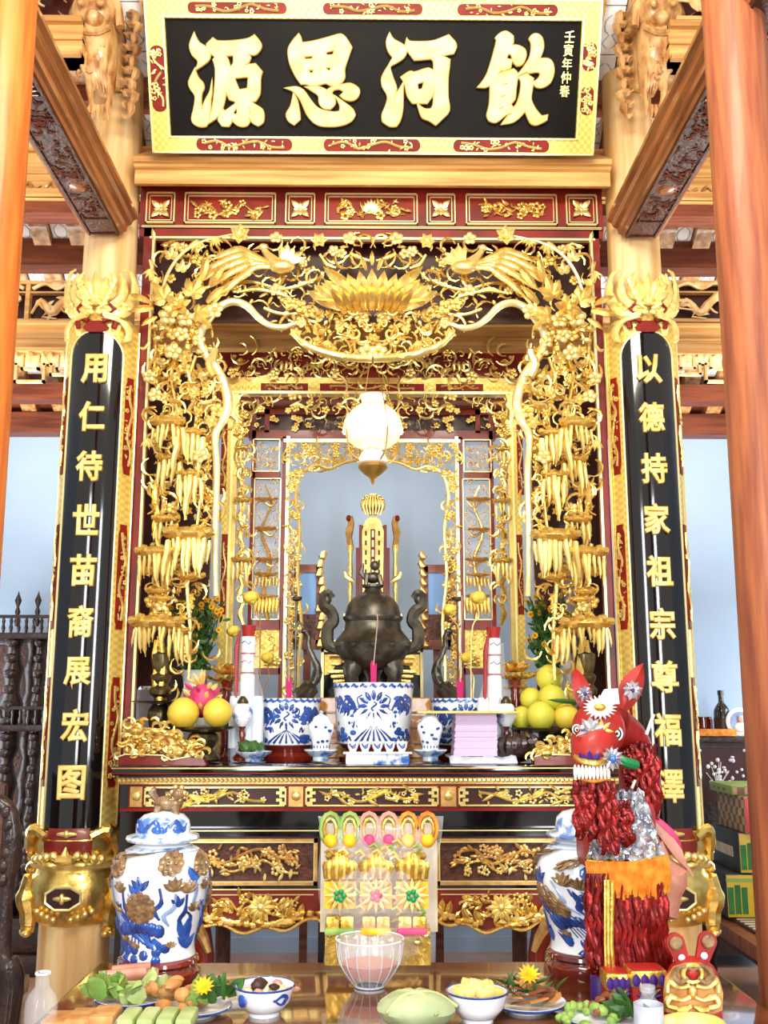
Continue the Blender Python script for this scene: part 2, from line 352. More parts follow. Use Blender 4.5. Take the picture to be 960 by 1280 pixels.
# middle tie beam behind the canopy with dragon lattice above and fretwork below
YM = 5.35
bm_, zm0, zm1 = crossbeam('tie_beam', 403, 441, YM, .2, 'wood_pale_x', 'thick honey-coloured tie beam seen through the gold canopy and beside both columns', mould=True)
def lattice(px0, px1, name, label, grp, Y, y0, y1, seed):
    rr = random.Random(seed)
    a = at(px0, y1, Y); b = at(px1, y0, Y); x0, x1, z0, z1 = a.x, b.x, a.z, b.z
    t = thing(name, label, 'lattice panel', ((x0+x1)/2, Y, z0), grp)
    h = z1-z0; f = MB()
    f.span((x0, Y, z0), (x1, Y+.04, z0+.02)); f.span((x0, Y, z1-.02), (x1, Y+.04, z1)); f.span((x0, Y, z0+h*.70), (x1, Y+.04, z0+h*.74))
    n = max(1, round((x1-x0)/.42)); st = (x1-x0)/n
    for i in range(n+1): f.span((x0+i*st-.012, Y-.004, z0), (x0+i*st+.012, Y+.04, z1))
    f.build('frame', 'wood_pale_x', t, smooth=False)
    MB().span((x0, Y+.05, z0), (x1, Y+.06, z1)).build('back_board', 'dark_red', t, smooth=False)
    for i in range(n):
        cx = x0+(i+.5)*st; w = st*.42
        pts = [(cx-w, Y, z0+h*.2), (cx-w*.6, Y-.01, z0+h*.5), (cx-w*.15, Y-.01, z0+h*.2), (cx+w*.25, Y-.01, z0+h*.45), (cx+w*.6, Y-.01, z0+h*.6), (cx+w*.9, Y, z0+h*.5)]
        d = MB().tube(spl(pts, 4), [.008, .016, .022, .026, .022, .03, .012], 6)
        d.blob((cx+w*.75, Y-.015, z0+h*.55), (.03, .02, .022))
        for q in range(9):
            p = spl(pts, 4)[2*q+2]; d.leaf(.055, .02, mx=M.Translation(p) @ M.Rotation(rr.uniform(-1.6, 1.6)+(PI if q % 2 else 0), 4, 'Y'))
        for q in range(4):
            p = spl(pts, 4)[4*q+3]; d.tube([p, p+V((.03*rr.choice((-1, 1)), -.01, -.04)), p+V((.05, -.01, -.05))], [.009, .005], 5)
        d.build('dragon_carving', 'wood_pale', t)
        c = MB().tube(spl([(cx-w, Y, z0+h*.8), (cx-w*.5, Y, z0+h*.93), (cx, Y, z0+h*.8), (cx+w*.5, Y, z0+h*.93), (cx+w, Y, z0+h*.8)], 4), .012, 5)
        c.blob((cx, Y, z0+h*.9), (.05, .015, .025)); c.build('cloud_scroll', 'wood_pale', t)
    return t
lattice(-40, 108, 'dragon_lattice', 'pierced lattice panel with pale wooden dragon, left of the left plaque crest', None, YM+.02, 351, 402, 1)
lattice(838, 1000, 'dragon_lattice', 'pierced lattice panel with pale wooden dragon, right of the right plaque crest', None, YM+.02, 351, 402, 2)
lattice(-30, 103, 'cloud_lattice', 'topmost pierced lattice at the upper left behind the carved bracket', None, 4.30, -40, 24, 3)
lattice(836, 1000, 'cloud_lattice', 'topmost pierced lattice at the upper right behind the carved bracket', None, 4.30, -40, 24, 4)
def fret(px0, px1, label):
    Y = YM; a = at(px0, 476, Y); b = at(px1, 441, Y); x0, x1, z0, z1 = a.x, b.x, a.z, b.z; h = z1-z0
    t = thing('fretwork_valance', label, 'fretwork', ((x0+x1)/2, Y, z1))
    MB().span((x0, Y, z1-.014), (x1, Y+.03, z1)).build('rail', 'wood_pale_x', t, smooth=False)
    n = max(2, round((x1-x0)/.19)); st = (x1-x0)/n
    for i in range(n):
        c = x0+(i+.5)*st; w = st/2; d = MB()
        lo = z0 if i % 2 else z0+h*.25
        for (u0, v0, u1, v1) in ((-.8, lo, .8, lo), (-.8, lo, -.8, z0+h*.6), (.8, lo, .8, z0+h*.6), (-.45, z0+h*.45, .45, z0+h*.45), (-.45, z0+h*.45, -.45, z1), (.45, z0+h*.45, .45, z1), (-1, z0+h*.6, -.6, z0+h*.6), (1, z0+h*.6, .6, z0+h*.6)):
            d.span((c+min(u0, u1)*w-.007, Y, min(v0, v1)-.007), (c+max(u0, u1)*w+.007, Y+.025, max(v0, v1)+.007))
        for u in (-.9, 0, .9): d.leaf(.07, .045, mx=M.Translation((c+u*w, Y-.005, z0+h*.62)) @ M.Rotation(u*.6, 4, 'Y'))
        d.build('fret_scroll', 'wood_pale', t, smooth=False)
fret(-30, 104, 'pale open fretwork valance hanging under the tie beam, left of the left plaque')
fret(842, 990, 'pale open fretwork valance hanging under the tie beam, right of the right plaque')
# ---------------- columns
YC = 4.72
CXL = at(138, 320, YC).x; CXL = -abs(CXL); CXR = -CXL
def column(x, label, m='wood_pale'):
    t = thing('wooden_column', label, 'column', (x, YC, 0))
    zt = roofz(YC); pr = [(.175, 0), (.175, .05), (.16, .09), (.152, .12), (.15, 1.0), (.14, 2.4), (.13, 3.4), (.122, zt)]
    MB().lathe(pr[3:], (x, YC, 0), 32).build('shaft', m, t); MB().lathe([(.2, 0), (.2, .04), (.185, .07), (.2, .1), (.165, .125)], (x, YC, 0), 32).build('base', 'pearl_grey', t)
    return t
column(CXL, 'pale wooden column behind the left black couplet plaque')
column(CXR, 'pale wooden column behind the right black couplet plaque')
YF = 3.0
for s, m, xx, lab in ((-1, 'wood_orange', at(8, 0, YF).x, 'foreground orange wooden post cut off by the left edge'), (1, 'wood_rose', at(915, 0, YF).x, 'foreground reddish-brown wooden post at the right edge')):
    t = thing('wooden_post', lab, 'post', (xx, YF, 0))
    MB().lathe([(.118, .1), (.115, .6), (.105, 2.4), (.098, 3.9)], (xx, YF, 0), 32).build('shaft', m, t)
    MB().lathe([(.16, 0), (.16, .04), (.145, .07), (.12, .1)], (xx, YF, 0), 28).build('base', 'pearl_grey', t)
# ---------------- sloping-looking carved beams running from the front posts to the columns
def side_beam(s, label):
    Y1 = YC-.15; Y0 = 2.4
    a = at(111, 292, Y1); b = at(152, 294, Y1); xo, xi, z = a.x, b.x, b.z; h = .085
    sec = [(xo-.02, z+.012), (xo, z), (xi, z), (xi+.008, z+.015), (xi+.022, z+.02), (xi+.026, z+.045), (xi+.045, z+.055), (xi+.055, z+.075), (xi+.075, z+h), (xi+.075, z+h+.02), (xo-.04, z+h+.02)]
    if s > 0: sec = [(-p, q) for p, q in sec][::-1]
    t = thing('carved_side_beam', label, 'beam', (s*abs((xo+xi)/2), (Y0+Y1)/2, z))
    n = len(sec); vs = [(p, Y0, q) for p, q in sec]+[(p, Y1, q) for p, q in sec]
    MB().add(vs, [(i, (i+1) % n, n+(i+1) % n, n+i) for i in range(n)]+[tuple(range(n)), tuple(range(2*n-1, n-1, -1))]).build('beam', 'wood_beam', t, smooth=False)
    c = s*abs((xo+xi)/2); w = abs(xi-xo)/2
    MB().span((c-w*.82, Y0+.05, z-.004), (c+w*.82, Y1-.04, z+.004)).build('panel', 'wood_carved', t, smooth=False)
    f = MB()
    for u in (-.86, .86): f.span((c+u*w-.005, Y0+.03, z-.012), (c+u*w+.005, Y1-.02, z+.002))
    for y in (Y1-.03, Y1-.18, 3.42): f.span((c-w*.86, y-.004, z-.012), (c+w*.86, y+.004, z+.002))
    f.build('bead', 'wood_carved', t, smooth=False)
    rr = random.Random(5); d = MB()
    for k in range(70):
        y = 3.45+rr.random()*(Y1-3.65); x = c+rr.uniform(-.7, .7)*w
        q = [(x, y, z-.006)]
        a_ = rr.uniform(0, 6.3)
        for j in range(5): a_ += rr.uniform(.4, 1.0)*rr.choice((1, 1, -1)); p = q[-1]; q.append((max(c-w*.75, min(c+w*.75, p[0]+.014*math.cos(a_))), p[1]+.014*math.sin(a_), z-.010))
        d.tube(q, [.004, .0045, .002], 4)
    tag(d.build('vine_carving', 'wood_brown', t), kind='stuff')
    MB().lathe([(0, -.014), (.03, -.012), (.045, -.004), (.05, 0)], (c, 4.1, z), 14).build('gourd_boss', 'wood_beam', t)
    for k in range(14):
        y = 3.05+k*.028
        for j in range(4):
            x = c+(-.55+j*.36)*w
            MB().span((x-.011, y-.004, z-.011), (x+.011, y+.004, z-.002)).build('fret_bar', 'wood_beam', t, smooth=False)
side_beam(-1, 'dark carved beam running from the left foreground post back to the left column')
side_beam(1, 'dark carved beam running from the right foreground post back to the right column')
# carved dragon-head brackets under the eaves
def bracket(s, label):
    Y = 4.42; c = at(140 if s < 0 else 803, 62, Y); k = 1/260.0
    t = thing('carved_bracket', label, 'bracket', (c.x, Y+.1, at(130, 128, Y).z))
    def P(u, v, w=0): return V((c.x+s*-1*u*k, Y-w*k, c.z-v*k))   # u towards the centre of the hall, in photo-like units
    b = MB()
    b.tube([P(-22, -90, -5), P(-24, -35, 6), P(-16, 0, 8), P(-10, 28, 4), P(-4, 60, -6)], [.10, .115, .10, .075, .035], 12)
    b.tube([P(-30, -70, -40), P(-10, -20, -35), P(-2, 30, -30)], [.09, .08, .05], 10)
    b.build('body', 'wood_amber', t)
    h = MB()
    h.blob(P(-16, -36, 18), (.10, .08, .09), 12, 8); h.blob(P(-14, -18, 34), (.045, .05, .04)); h.tube(spl([P(-42, -22, 18), P(-36, -52, 22), P(-12, -60, 24), P(8, -46, 20), P(14, -18, 18)], 4), [.025, .03, .03, .022], 8)
    h.tube(spl([P(-34, -10, 26), P(-22, 0, 34), P(-8, 0, 34), P(2, -12, 26)], 4), .015, 6); h.build('head', 'wood_amber', t)
    for u in (-28, -4):
        MB().blob(P(u, -32, 44), (.02, .018, .018)).build('eye', 'wood_amber', t)
    for i in range(7):
        MB().tube([P(-30+i*4.5, 4, 26), P(-29+i*4.5, 15, 27)], [.009, .005], 6).build('tooth', 'wood_amber', t)
    for i in range(7):
        u = -30+i*5
        MB().tube(spl([P(u, 20, 20), P(u*.9-2, 36, 20), P(u*.7-2, 50, 16), P(u*.8, 60+abs(i-3)*3, 10)], 3), [.014, .016, .012, .004], 6).build('beard_lock', 'wood_amber', t)
    MB().tube(spl([P(-22, 50, 14), P(-19, 74, 14), P(-16, 92, 12)], 3), [.018, .014, .02], 6).build('claw_leg', 'wood_amber', t)
    MB().tube(spl([P(0, 45, 10), P(4, 70, 12), P(2, 92, 12)], 3), [.018, .014, .02], 6).build('claw_leg', 'wood_amber', t)
    for i in range(5):
        MB().tube(spl([P(-18+i*5, 88, 14), P(-20+i*6, 98, 18), P(-20+i*6, 104, 12)], 3), [.014, .004], 6).build('claw', 'wood_amber', t)
    for i in range(9):
        v = -60+i*16; MB().tube(spl([P(16, v, -12), P(26+(i % 2)*5, v+8, -4), P(22, v+20, -8), P(12, v+16, -6)], 3), [.02, .022, .012, .005], 6).build('scroll', 'wood_amber', t)
    for q in range(16):
        u = -34+rnd.uniform(0, 34); v = -10+rnd.uniform(0, 62); a = rnd.uniform(0, 6)
        MB().tube([P(u+4*math.cos(a+k_*.8)*(1-k_*.12), v+5*math.sin(a+k_*.8)*(1-k_*.12), 24-abs(u+16)*.5) for k_ in range(6)], [.009, .012, .006], 5).build('curl', 'wood_amber', t)
    for q in range(6): MB().leaf(.14, .06, .3, .3, M.Translation(P(-44+q*2, -75+q*20, 4)) @ M.Rotation(s*(.5+.1*q), 4, 'Y')).build('mane_leaf', 'wood_amber', t)
bracket(-1, 'carved wooden dragon-head bracket hanging above the left column')
bracket(1, 'carved wooden dragon-head bracket hanging above the right column')
# ---------------- lintel under the name board
YL = 4.5
def px_prism_x(name, m, prof, x0, x1, parent=None):   # prof [(Y, py)], swept along X
    pts = [(Y, at(465, py, Y).z) for Y, py in prof]; n = len(pts)
    vs = [(x0, y, z) for y, z in pts]+[(x1, y, z) for y, z in pts]
    return MB().add(vs, [(i, (i+1) % n, n+(i+1) % n, n+i) for i in range(n)]+[tuple(range(n)), tuple(range(2*n-1, n-1, -1))])
xl = at(166, 200, YL).x
lin = px_prism_x('x', '', [(YL, 197), (YL, 203), (YL+.02, 206), (YL+.03, 210), (YL+.05, 214), (YL+.05, 231), (YL+.07, 233), (YL+.3, 236), (YL+.3, 190)], xl, -xl)
tag(lin.build('lintel', 'wood_pale_x', smooth=False, org=(0, YL, at(465, 233, YL).z)), 'pale moulded wooden lintel right under the black name board', 'lintel')
# ---------------- name board, hung tilted forward
YBd = 4.45
B0 = at(466, 192, YBd); dY, dZ = -.316, .604
H = math.hypot(dY, dZ); uz = V((0, dY/H, dZ/H)); nn = V((0, -dZ/H, dY/H))   # nn: outward normal (towards viewer)
def onboard(px, py, lift=0):
    r = ray(px, py); o = V((0, 0, CZ)); P0 = B0+nn*lift; t = (P0-o).dot(nn)/r.dot(nn); p = o+r*t-P0; return (p.x, p.dot(uz))
BM = M(((1, 0, 0, B0.x), (0, uz.y, nn.y, B0.y), (0, uz.z, nn.z, B0.z), (0, 0, 0, 1)))   # local x, y(up), z(out)
def XYZ(mb): return mb.map(lambda p: BM@p)
TB = thing('name_board', 'black horizontal name board with four big gold characters and a gilt frame', 'sign', tuple(B0))
o1 = onboard(180, -3); o2 = onboard(750, -3); o3 = onboard(193, 193); o4 = onboard(740, 190)
W2 = (o4[0]-o3[0])/2; cxb = (o4[0]+o3[0])/2; HB = o1[1]
i3 = onboard(214, 170); i2 = onboard(726, 27)
fr = (W2-abs(i3[0]-cxb)); fb = i3[1]; ft = HB-i2[1]
XYZ(MB().span((cxb-W2+.02, .02, -.03), (cxb+W2-.02, HB-.02, -.005))).build('panel', 'board_black', TB, smooth=False)
for nm, a, b in (('frame_rail', (cxb-W2, 0), (cxb+W2, fb)), ('frame_rail', (cxb-W2, HB-ft), (cxb+W2, HB)), ('frame_stile', (cxb-W2, fb), (cxb-W2+fr, HB-ft)), ('frame_stile', (cxb+W2-fr, fb), (cxb+W2, HB-ft))):
    XYZ(MB().span((a[0], a[1], -.03), (b[0], b[1], .018))).build(nm, 'gold_flat', TB, smooth=False)
e = MB()
for (x0, y0, x1, y1, tk) in ((cxb-W2, 0, cxb+W2, HB, .008), (cxb-W2+fr-.006, fb-.006, cxb+W2-fr+.006, HB-ft+.006, .006)):
    for a, b in (((x0, y0), (x1, y0)), ((x0, y1), (x1, y1)), ((x0, y0), (x0, y1)), ((x1, y0), (x1, y1))):
        e.span((min(a[0], b[0])-tk/2, min(a[1], b[1])-tk/2, .01), (max(a[0], b[0])+tk/2, max(a[1], b[1])+tk/2, .026))
XYZ(e).build('edge_bead', 'gold_edge', TB, smooth=False)
def squiggle(mb, x0, x1, y0, y1, z, n, rr, r=.0035):
    """a twig with blossoms and leaves filling a rectangle in local x,y"""
    h = (y1-y0); vert = h > (x1-x0); L = max(h, x1-x0); w_ = min(h, x1-x0)
    pts = []
    for i in range(7):
        t = .08+.84*i/6; q = .5+.3*math.sin(i*1.9+rr.random())
        pts.append((x0+q*w_, y0+t*L, z) if vert else (x0+t*L, y0+q*w_, z))
    mb.tube(spl(pts, 3), r, 5)
    for i in range(n):
        t = rr.uniform(.08, .92); q = rr.uniform(.15, .85); p = (x0+q*w_, y0+t*L, z) if vert else (x0+t*L, y0+q*w_, z)
        s = w_*rr.uniform(.17, .27)
        if i % 3 == 0:
            for j in range(5):
                a = j*1.257; mb.blob((p[0]+s*.6*math.cos(a), p[1]+s*.6*math.sin(a), z), (s*.45, s*.45, .004), 5, 4)
        else:
            a = rr.uniform(0, 6.28); mb.leaf(s*1.6, s*.6, mx=M.Translation(p) @ M.Rotation(a, 4, 'Z') @ M.Rotation(-PI/2, 4, 'X'))
    return mb
def rr_rect(x0, y0, x1, y1, r=.3, k=4):
    r = min(x1-x0, y1-y0)*r; o = []
    for cx_, cy_, a in ((x1-r, y0+r, -90), (x1-r, y1-r, 0), (x0+r, y1-r, 90), (x0+r, y0+r, 180)):
        for i in range(k+1): q = R(a+90*i/k); o.append((cx_+r*math.cos(q), cy_+r*math.sin(q)))
    return o
def zprism(mb, pts, z0, z1):
    n = len(pts); return mb.add([(x, y, z0) for x, y in pts]+[(x, y, z1) for x, y in pts], [(i, (i+1) % n, n+(i+1) % n, n+i) for i in range(n)]+[tuple(range(n, 2*n)), tuple(range(n-1, -1, -1))])
carts = [(0, 233, 360, 4, 21), (0, 402, 530, 4, 21), (0, 570, 699, 4, 21), (0, 244, 367, 173, 192), (0, 403, 527, 173, 192), (0, 565, 688, 173, 192), (0, 184, 207, 50, 147), (0, 727, 745, 50, 92), (0, 727, 743, 105, 147)]
for _, xa, xb, ya, yb in carts:
    p = onboard((xa+xb)/2, (ya+yb)/2, .018); wpx = (onboard(xb, (ya+yb)/2)[0]-onboard(xa, (ya+yb)/2)[0])/2*.97; hpx = (onboard(400, ya)[1]-onboard(400, yb)[1])/2*.85
    if xb-xa < 30:
        wpx = min(wpx, fr*.4); p = ((cxb-W2+fr/2) if xa < 400 else (cxb+W2-fr/2), p[1])
    else: hpx = min(hpx, fb*.38); p = (p[0], fb/2 if ya > 100 else HB-ft/2)
    rc = rr_rect(p[0]-wpx, p[1]-hpx, p[0]+wpx, p[1]+hpx, .45)
    c_ = XYZ(zprism(MB(), rc, .014, .021)).build('cartouche', 'red_bright', TB, smooth=False)
    XYZ(squiggle(MB(), p[0]-wpx, p[0]+wpx, p[1]-hpx, p[1]+hpx, .025, 26, rnd, .006)).build('blossom_twig', 'gold_pale', c_)
CH = {  # outlines measured on the board, in 1/8.727 pixel units from each crop corner
 'yuan': (230, 35, 8.727, [[(113, 70), (160, 160), (240, 215), (288, 290), (270, 350), (215, 400), (135, 450), (158, 400), (155, 355), (95, 290), (68, 190)],
   [(120, 460), (150, 540), (205, 605), (215, 660), (190, 720), (185, 850), (200, 900), (240, 790), (285, 710), (300, 655), (300, 720), (288, 790), (285, 900), (275, 1010), (240, 1070), (180, 1075), (110, 1040), (92, 980), (115, 880), (130, 745), (80, 670), (58, 590)],
   [(318, 118), (370, 150), (530, 148), (700, 125), (770, 85), (830, 160), (840, 215), (790, 285), (730, 290), (690, 268), (725, 325), (700, 380), (650, 415), (780, 398), (850, 480), (830, 560), (825, 720), (780, 795), (700, 800), (720, 810), (790, 850), (850, 890), (870, 950), (860, 1030), (810, 1065), (750, 1030), (712, 965), (710, 1030), (670, 1070), (600, 1065), (545, 1022), (532, 990), (518, 1026), (490, 1070), (420, 1065), (380, 1010), (395, 940), (430, 900), (445, 920), (500, 880), (570, 830), (560, 800), (500, 780), (462, 680), (440, 800), (400, 920), (340, 990), (280, 1030), (320, 860), (345, 640), (350, 450), (325, 350), (350, 320), (260, 240), (255, 180)],
   [(450, 305), (545, 295), (545, 390), (500, 440), (480, 350)], [(545, 545), (710, 530), (700, 665), (600, 685)], [(525, 930), (580, 860), (590, 920), (570, 960)], [(712, 955), (715, 850), (740, 930)]]),
 'si': (350, 35, 8.727, [[(205, 75), (225, 110), (235, 170), (350, 155), (530, 110), (660, 75), (720, 120), (778, 215), (745, 310), (700, 450), (700, 550), (640, 620), (600, 640), (540, 620), (500, 600), (400, 625), (340, 630), (290, 610), (235, 610), (170, 520), (110, 380), (95, 240), (140, 150)],
   [(258, 310), (362, 300), (362, 345), (268, 352)], [(495, 260), (598, 240), (585, 300), (500, 308)], [(305, 455), (375, 450), (365, 500), (320, 500)], [(495, 430), (562, 425), (550, 485), (500, 460)],
   [(150, 735), (185, 790), (210, 920), (215, 1000), (155, 1052), (95, 1010), (75, 940), (120, 860)],
   [(85, 660), (180, 650), (260, 690), (330, 790), (400, 870), (480, 910), (600, 925), (655, 915), (660, 850), (620, 765), (700, 820), (790, 890), (815, 950), (780, 1010), (690, 1055), (560, 1072), (430, 1060), (350, 1010), (290, 930), (230, 790), (160, 700)],
   [(300, 650), (400, 645), (470, 665), (510, 690), (560, 655), (680, 625), (770, 612), (850, 660), (862, 710), (830, 770), (770, 792), (700, 770), (665, 740), (710, 700), (650, 665), (580, 680), (560, 720), (590, 770), (595, 830), (550, 880), (480, 872), (435, 820), (425, 740), (360, 690)]]),
 'he': (470, 35, 8.727, [[(148, 70), (190, 130), (280, 180), (325, 220), (320, 290), (270, 350), (150, 415), (150, 450), (185, 560), (218, 660), (195, 760), (180, 850), (220, 740), (290, 620), (290, 740), (285, 900), (260, 1010), (220, 1070), (150, 1070), (75, 1020), (70, 950), (110, 850), (130, 745), (75, 640), (68, 540), (130, 430), (190, 325), (135, 250), (118, 150)],
   [(338, 128), (370, 155), (520, 158), (640, 145), (790, 85), (860, 160), (870, 215), (840, 280), (690, 300), (800, 350), (795, 420), (780, 560), (780, 760), (795, 900), (720, 990), (650, 1055), (580, 1010), (510, 980), (480, 920), (460, 845), (530, 890), (600, 890), (628, 840), (635, 680), (610, 740), (555, 820), (400, 820), (345, 740), (320, 620), (278, 540), (370, 480), (420, 490), (570, 445), (636, 490), (630, 370), (600, 335), (420, 350), (360, 270), (322, 215)],
   [(442, 605), (530, 580), (510, 670), (455, 690)]]),
 'yin': (590, 35, 7.385, [[(315, 38), (375, 80), (375, 140), (355, 165), (420, 168), (480, 200), (492, 260), (460, 335), (415, 350), (385, 320), (365, 250), (330, 235), (310, 290), (365, 300), (350, 370), (290, 395), (265, 390), (230, 430), (380, 385), (415, 425), (400, 560), (390, 660), (350, 700), (380, 750), (420, 690), (450, 580), (455, 500), (435, 460), (500, 430), (560, 470), (550, 570), (540, 660), (580, 750), (640, 820), (690, 810), (685, 850), (630, 880), (580, 895), (535, 870), (490, 760), (440, 820), (370, 870), (280, 885), (320, 830), (370, 785), (310, 800), (220, 870), (160, 855), (140, 810), (165, 700), (170, 520), (120, 548), (60, 545), (130, 450), (180, 310), (230, 120), (220, 95), (260, 55)],
   [(275, 525), (325, 505), (315, 530), (275, 542)], [(268, 630), (312, 612), (305, 635), (268, 648)], [(252, 740), (290, 722), (280, 745), (255, 752)],
   [(590, 60), (635, 85), (655, 150), (645, 220), (615, 290), (700, 290), (740, 330), (750, 410), (720, 500), (660, 545), (600, 548), (560, 510), (610, 475), (635, 430), (610, 405), (520, 415), (500, 405), (425, 435), (490, 350), (540, 260), (550, 150), (530, 105), (550, 75)]]),
}
for k, (ox, oy, sc, loops) in CH.items():
    L = [[onboard(ox+x/sc, oy+y/sc, .012) for x, y in lp] for lp in loops]
    ccx = sum(p[0] for p in L[0])/len(L[0]); 
    me = outline_mesh(L, .008, .006, 'gold_char'); me.transform(M.Translation((0, 0, .012)))
    me.transform(BM); me.transform(M.Translation(-B0)); me.name = 'character'
    o = bpy.data.objects.new('character', me); C.objects.link(o); o.parent = TB
for i, ch in enumerate('壬寅年仲春'):
    me = fit_glyph(glyph_mesh(ch, .1, .0, .003, .0022, 'gold_pale'), .048, .054)
    x, y = onboard(712-i*1.6, 46+i*17, .0); me.transform(M.Translation((x, y, .0))); me.transform(BM); me.transform(M.Translation(-B0))
    o = bpy.data.objects.new('small_character', me); C.objects.link(o); o.parent = TB
# ---------------- red panelled frieze
YRF = 4.7
TF = thing('panelled_frieze', 'red lacquered frieze with seven gold-edged panels above the gold canopy', 'frieze', tuple(at(465, 287, YRF)))
def pbox(px0, py0, px1, py1, Y, th, lift=0):   # box whose front face covers these pixels
    zt = at(465, py0, Y).z; zb = at(465, py1, Y).z; x0 = at(px0, (py0+py1)/2, Y).x; x1 = at(px1, (py0+py1)/2, Y).x
    return MB().span((x0, Y-lift, zb), (x1, Y+th, zt))
pbox(175, 236, 753, 287, YRF, .08).build('board', 'red_lacquer', TF, smooth=False)
fm = MB()
for y in (238, 240.5, 283): fm.v += []
def pframe(px0, py0, px1, py1, Y, tk=1.2, dp=.012, th=.0):
    zt = at(465, py0, Y).z; zb = at(465, py1, Y).z; x0 = at(px0, (py0+py1)/2, Y).x; x1 = at(px1, (py0+py1)/2, Y).x; k = tk*.0039; m = MB()
    m.span((x0, Y-dp, zt-k), (x1, Y+.003, zt)); m.span((x0, Y-dp, zb), (x1, Y+.003, zb+k)); m.span((x0, Y-dp, zb), (x0+k, Y+.003, zt)); m.span((x1-k, Y-dp, zb), (x1, Y+.003, zt)); return m
def carving(px0, py0, px1, py1, Y, n, name, m, parent, r=.004, rr=rnd):
    zt = at(465, py0, Y).z; zb = at(465, py1, Y).z; x0 = at(px0, (py0+py1)/2, Y).x; x1 = at(px1, (py0+py1)/2, Y).x
    mb = squiggle(MB(), x0, x1, zb, zt, 0, int(n*1.5), rr, r*1.3); mb.v = [(x, Y-.004-z*1.5, y) for x, y, z in mb.v]; return mb.build(name, m, parent)
pframe(177, 233, 752, 236.5, YRF, 1, .03).build('rail', 'red_bright', TF, smooth=False); pframe(177, 283.5, 752, 286, YRF, .8, .006).build('gold_line', 'gold_edge', TF, smooth=False)
for k, (a, b) in enumerate(((183, 219), (231, 345), (357, 394), (406, 522), (533, 569), (582, 696), (707, 746))):
    pn = pbox(a, 243, b, 281, YRF, .0, .010).build('panel', 'red_lacquer', TF, smooth=False)
    pframe(a, 243, b, 281, YRF-.008, 1.4, .014).build('panel_frame', 'gold_edge', pn, smooth=False)
    pframe(a+4, 246.5, b-4, 277.5, YRF-.008, .9, .008).build('inner_frame', 'gold_edge', pn, smooth=False)
    if b-a < 50:
        c = at((a+b)/2, 262, YRF-.012); q = MB()
        for j in range(4): q.leaf(.062, .03, mx=M.Translation(c) @ M.Rotation(PI/4+j*PI/2, 4, 'Y'))
        for j in range(4): q.leaf(.036, .02, mx=M.Translation(c) @ M.Rotation(j*PI/2, 4, 'Y'))
        q.blob(c, (.012, .01, .012)); q.build('rosette', 'gold_pale', pn)
    else:
        carving(a+8, 249, b-8, 275, YRF-.012, 22, 'flower_carving', 'gold', pn, .004)
        if k == 3:
            c = at((a+b)/2, 266, YRF-.014); q = MB()
            for j in range(-4, 5): q.leaf(.07-.004*abs(j), .022, mx=M.Translation(c) @ M.Rotation(j*.3, 4, 'Y'))
            q.build('lotus', 'gold_pale', pn)
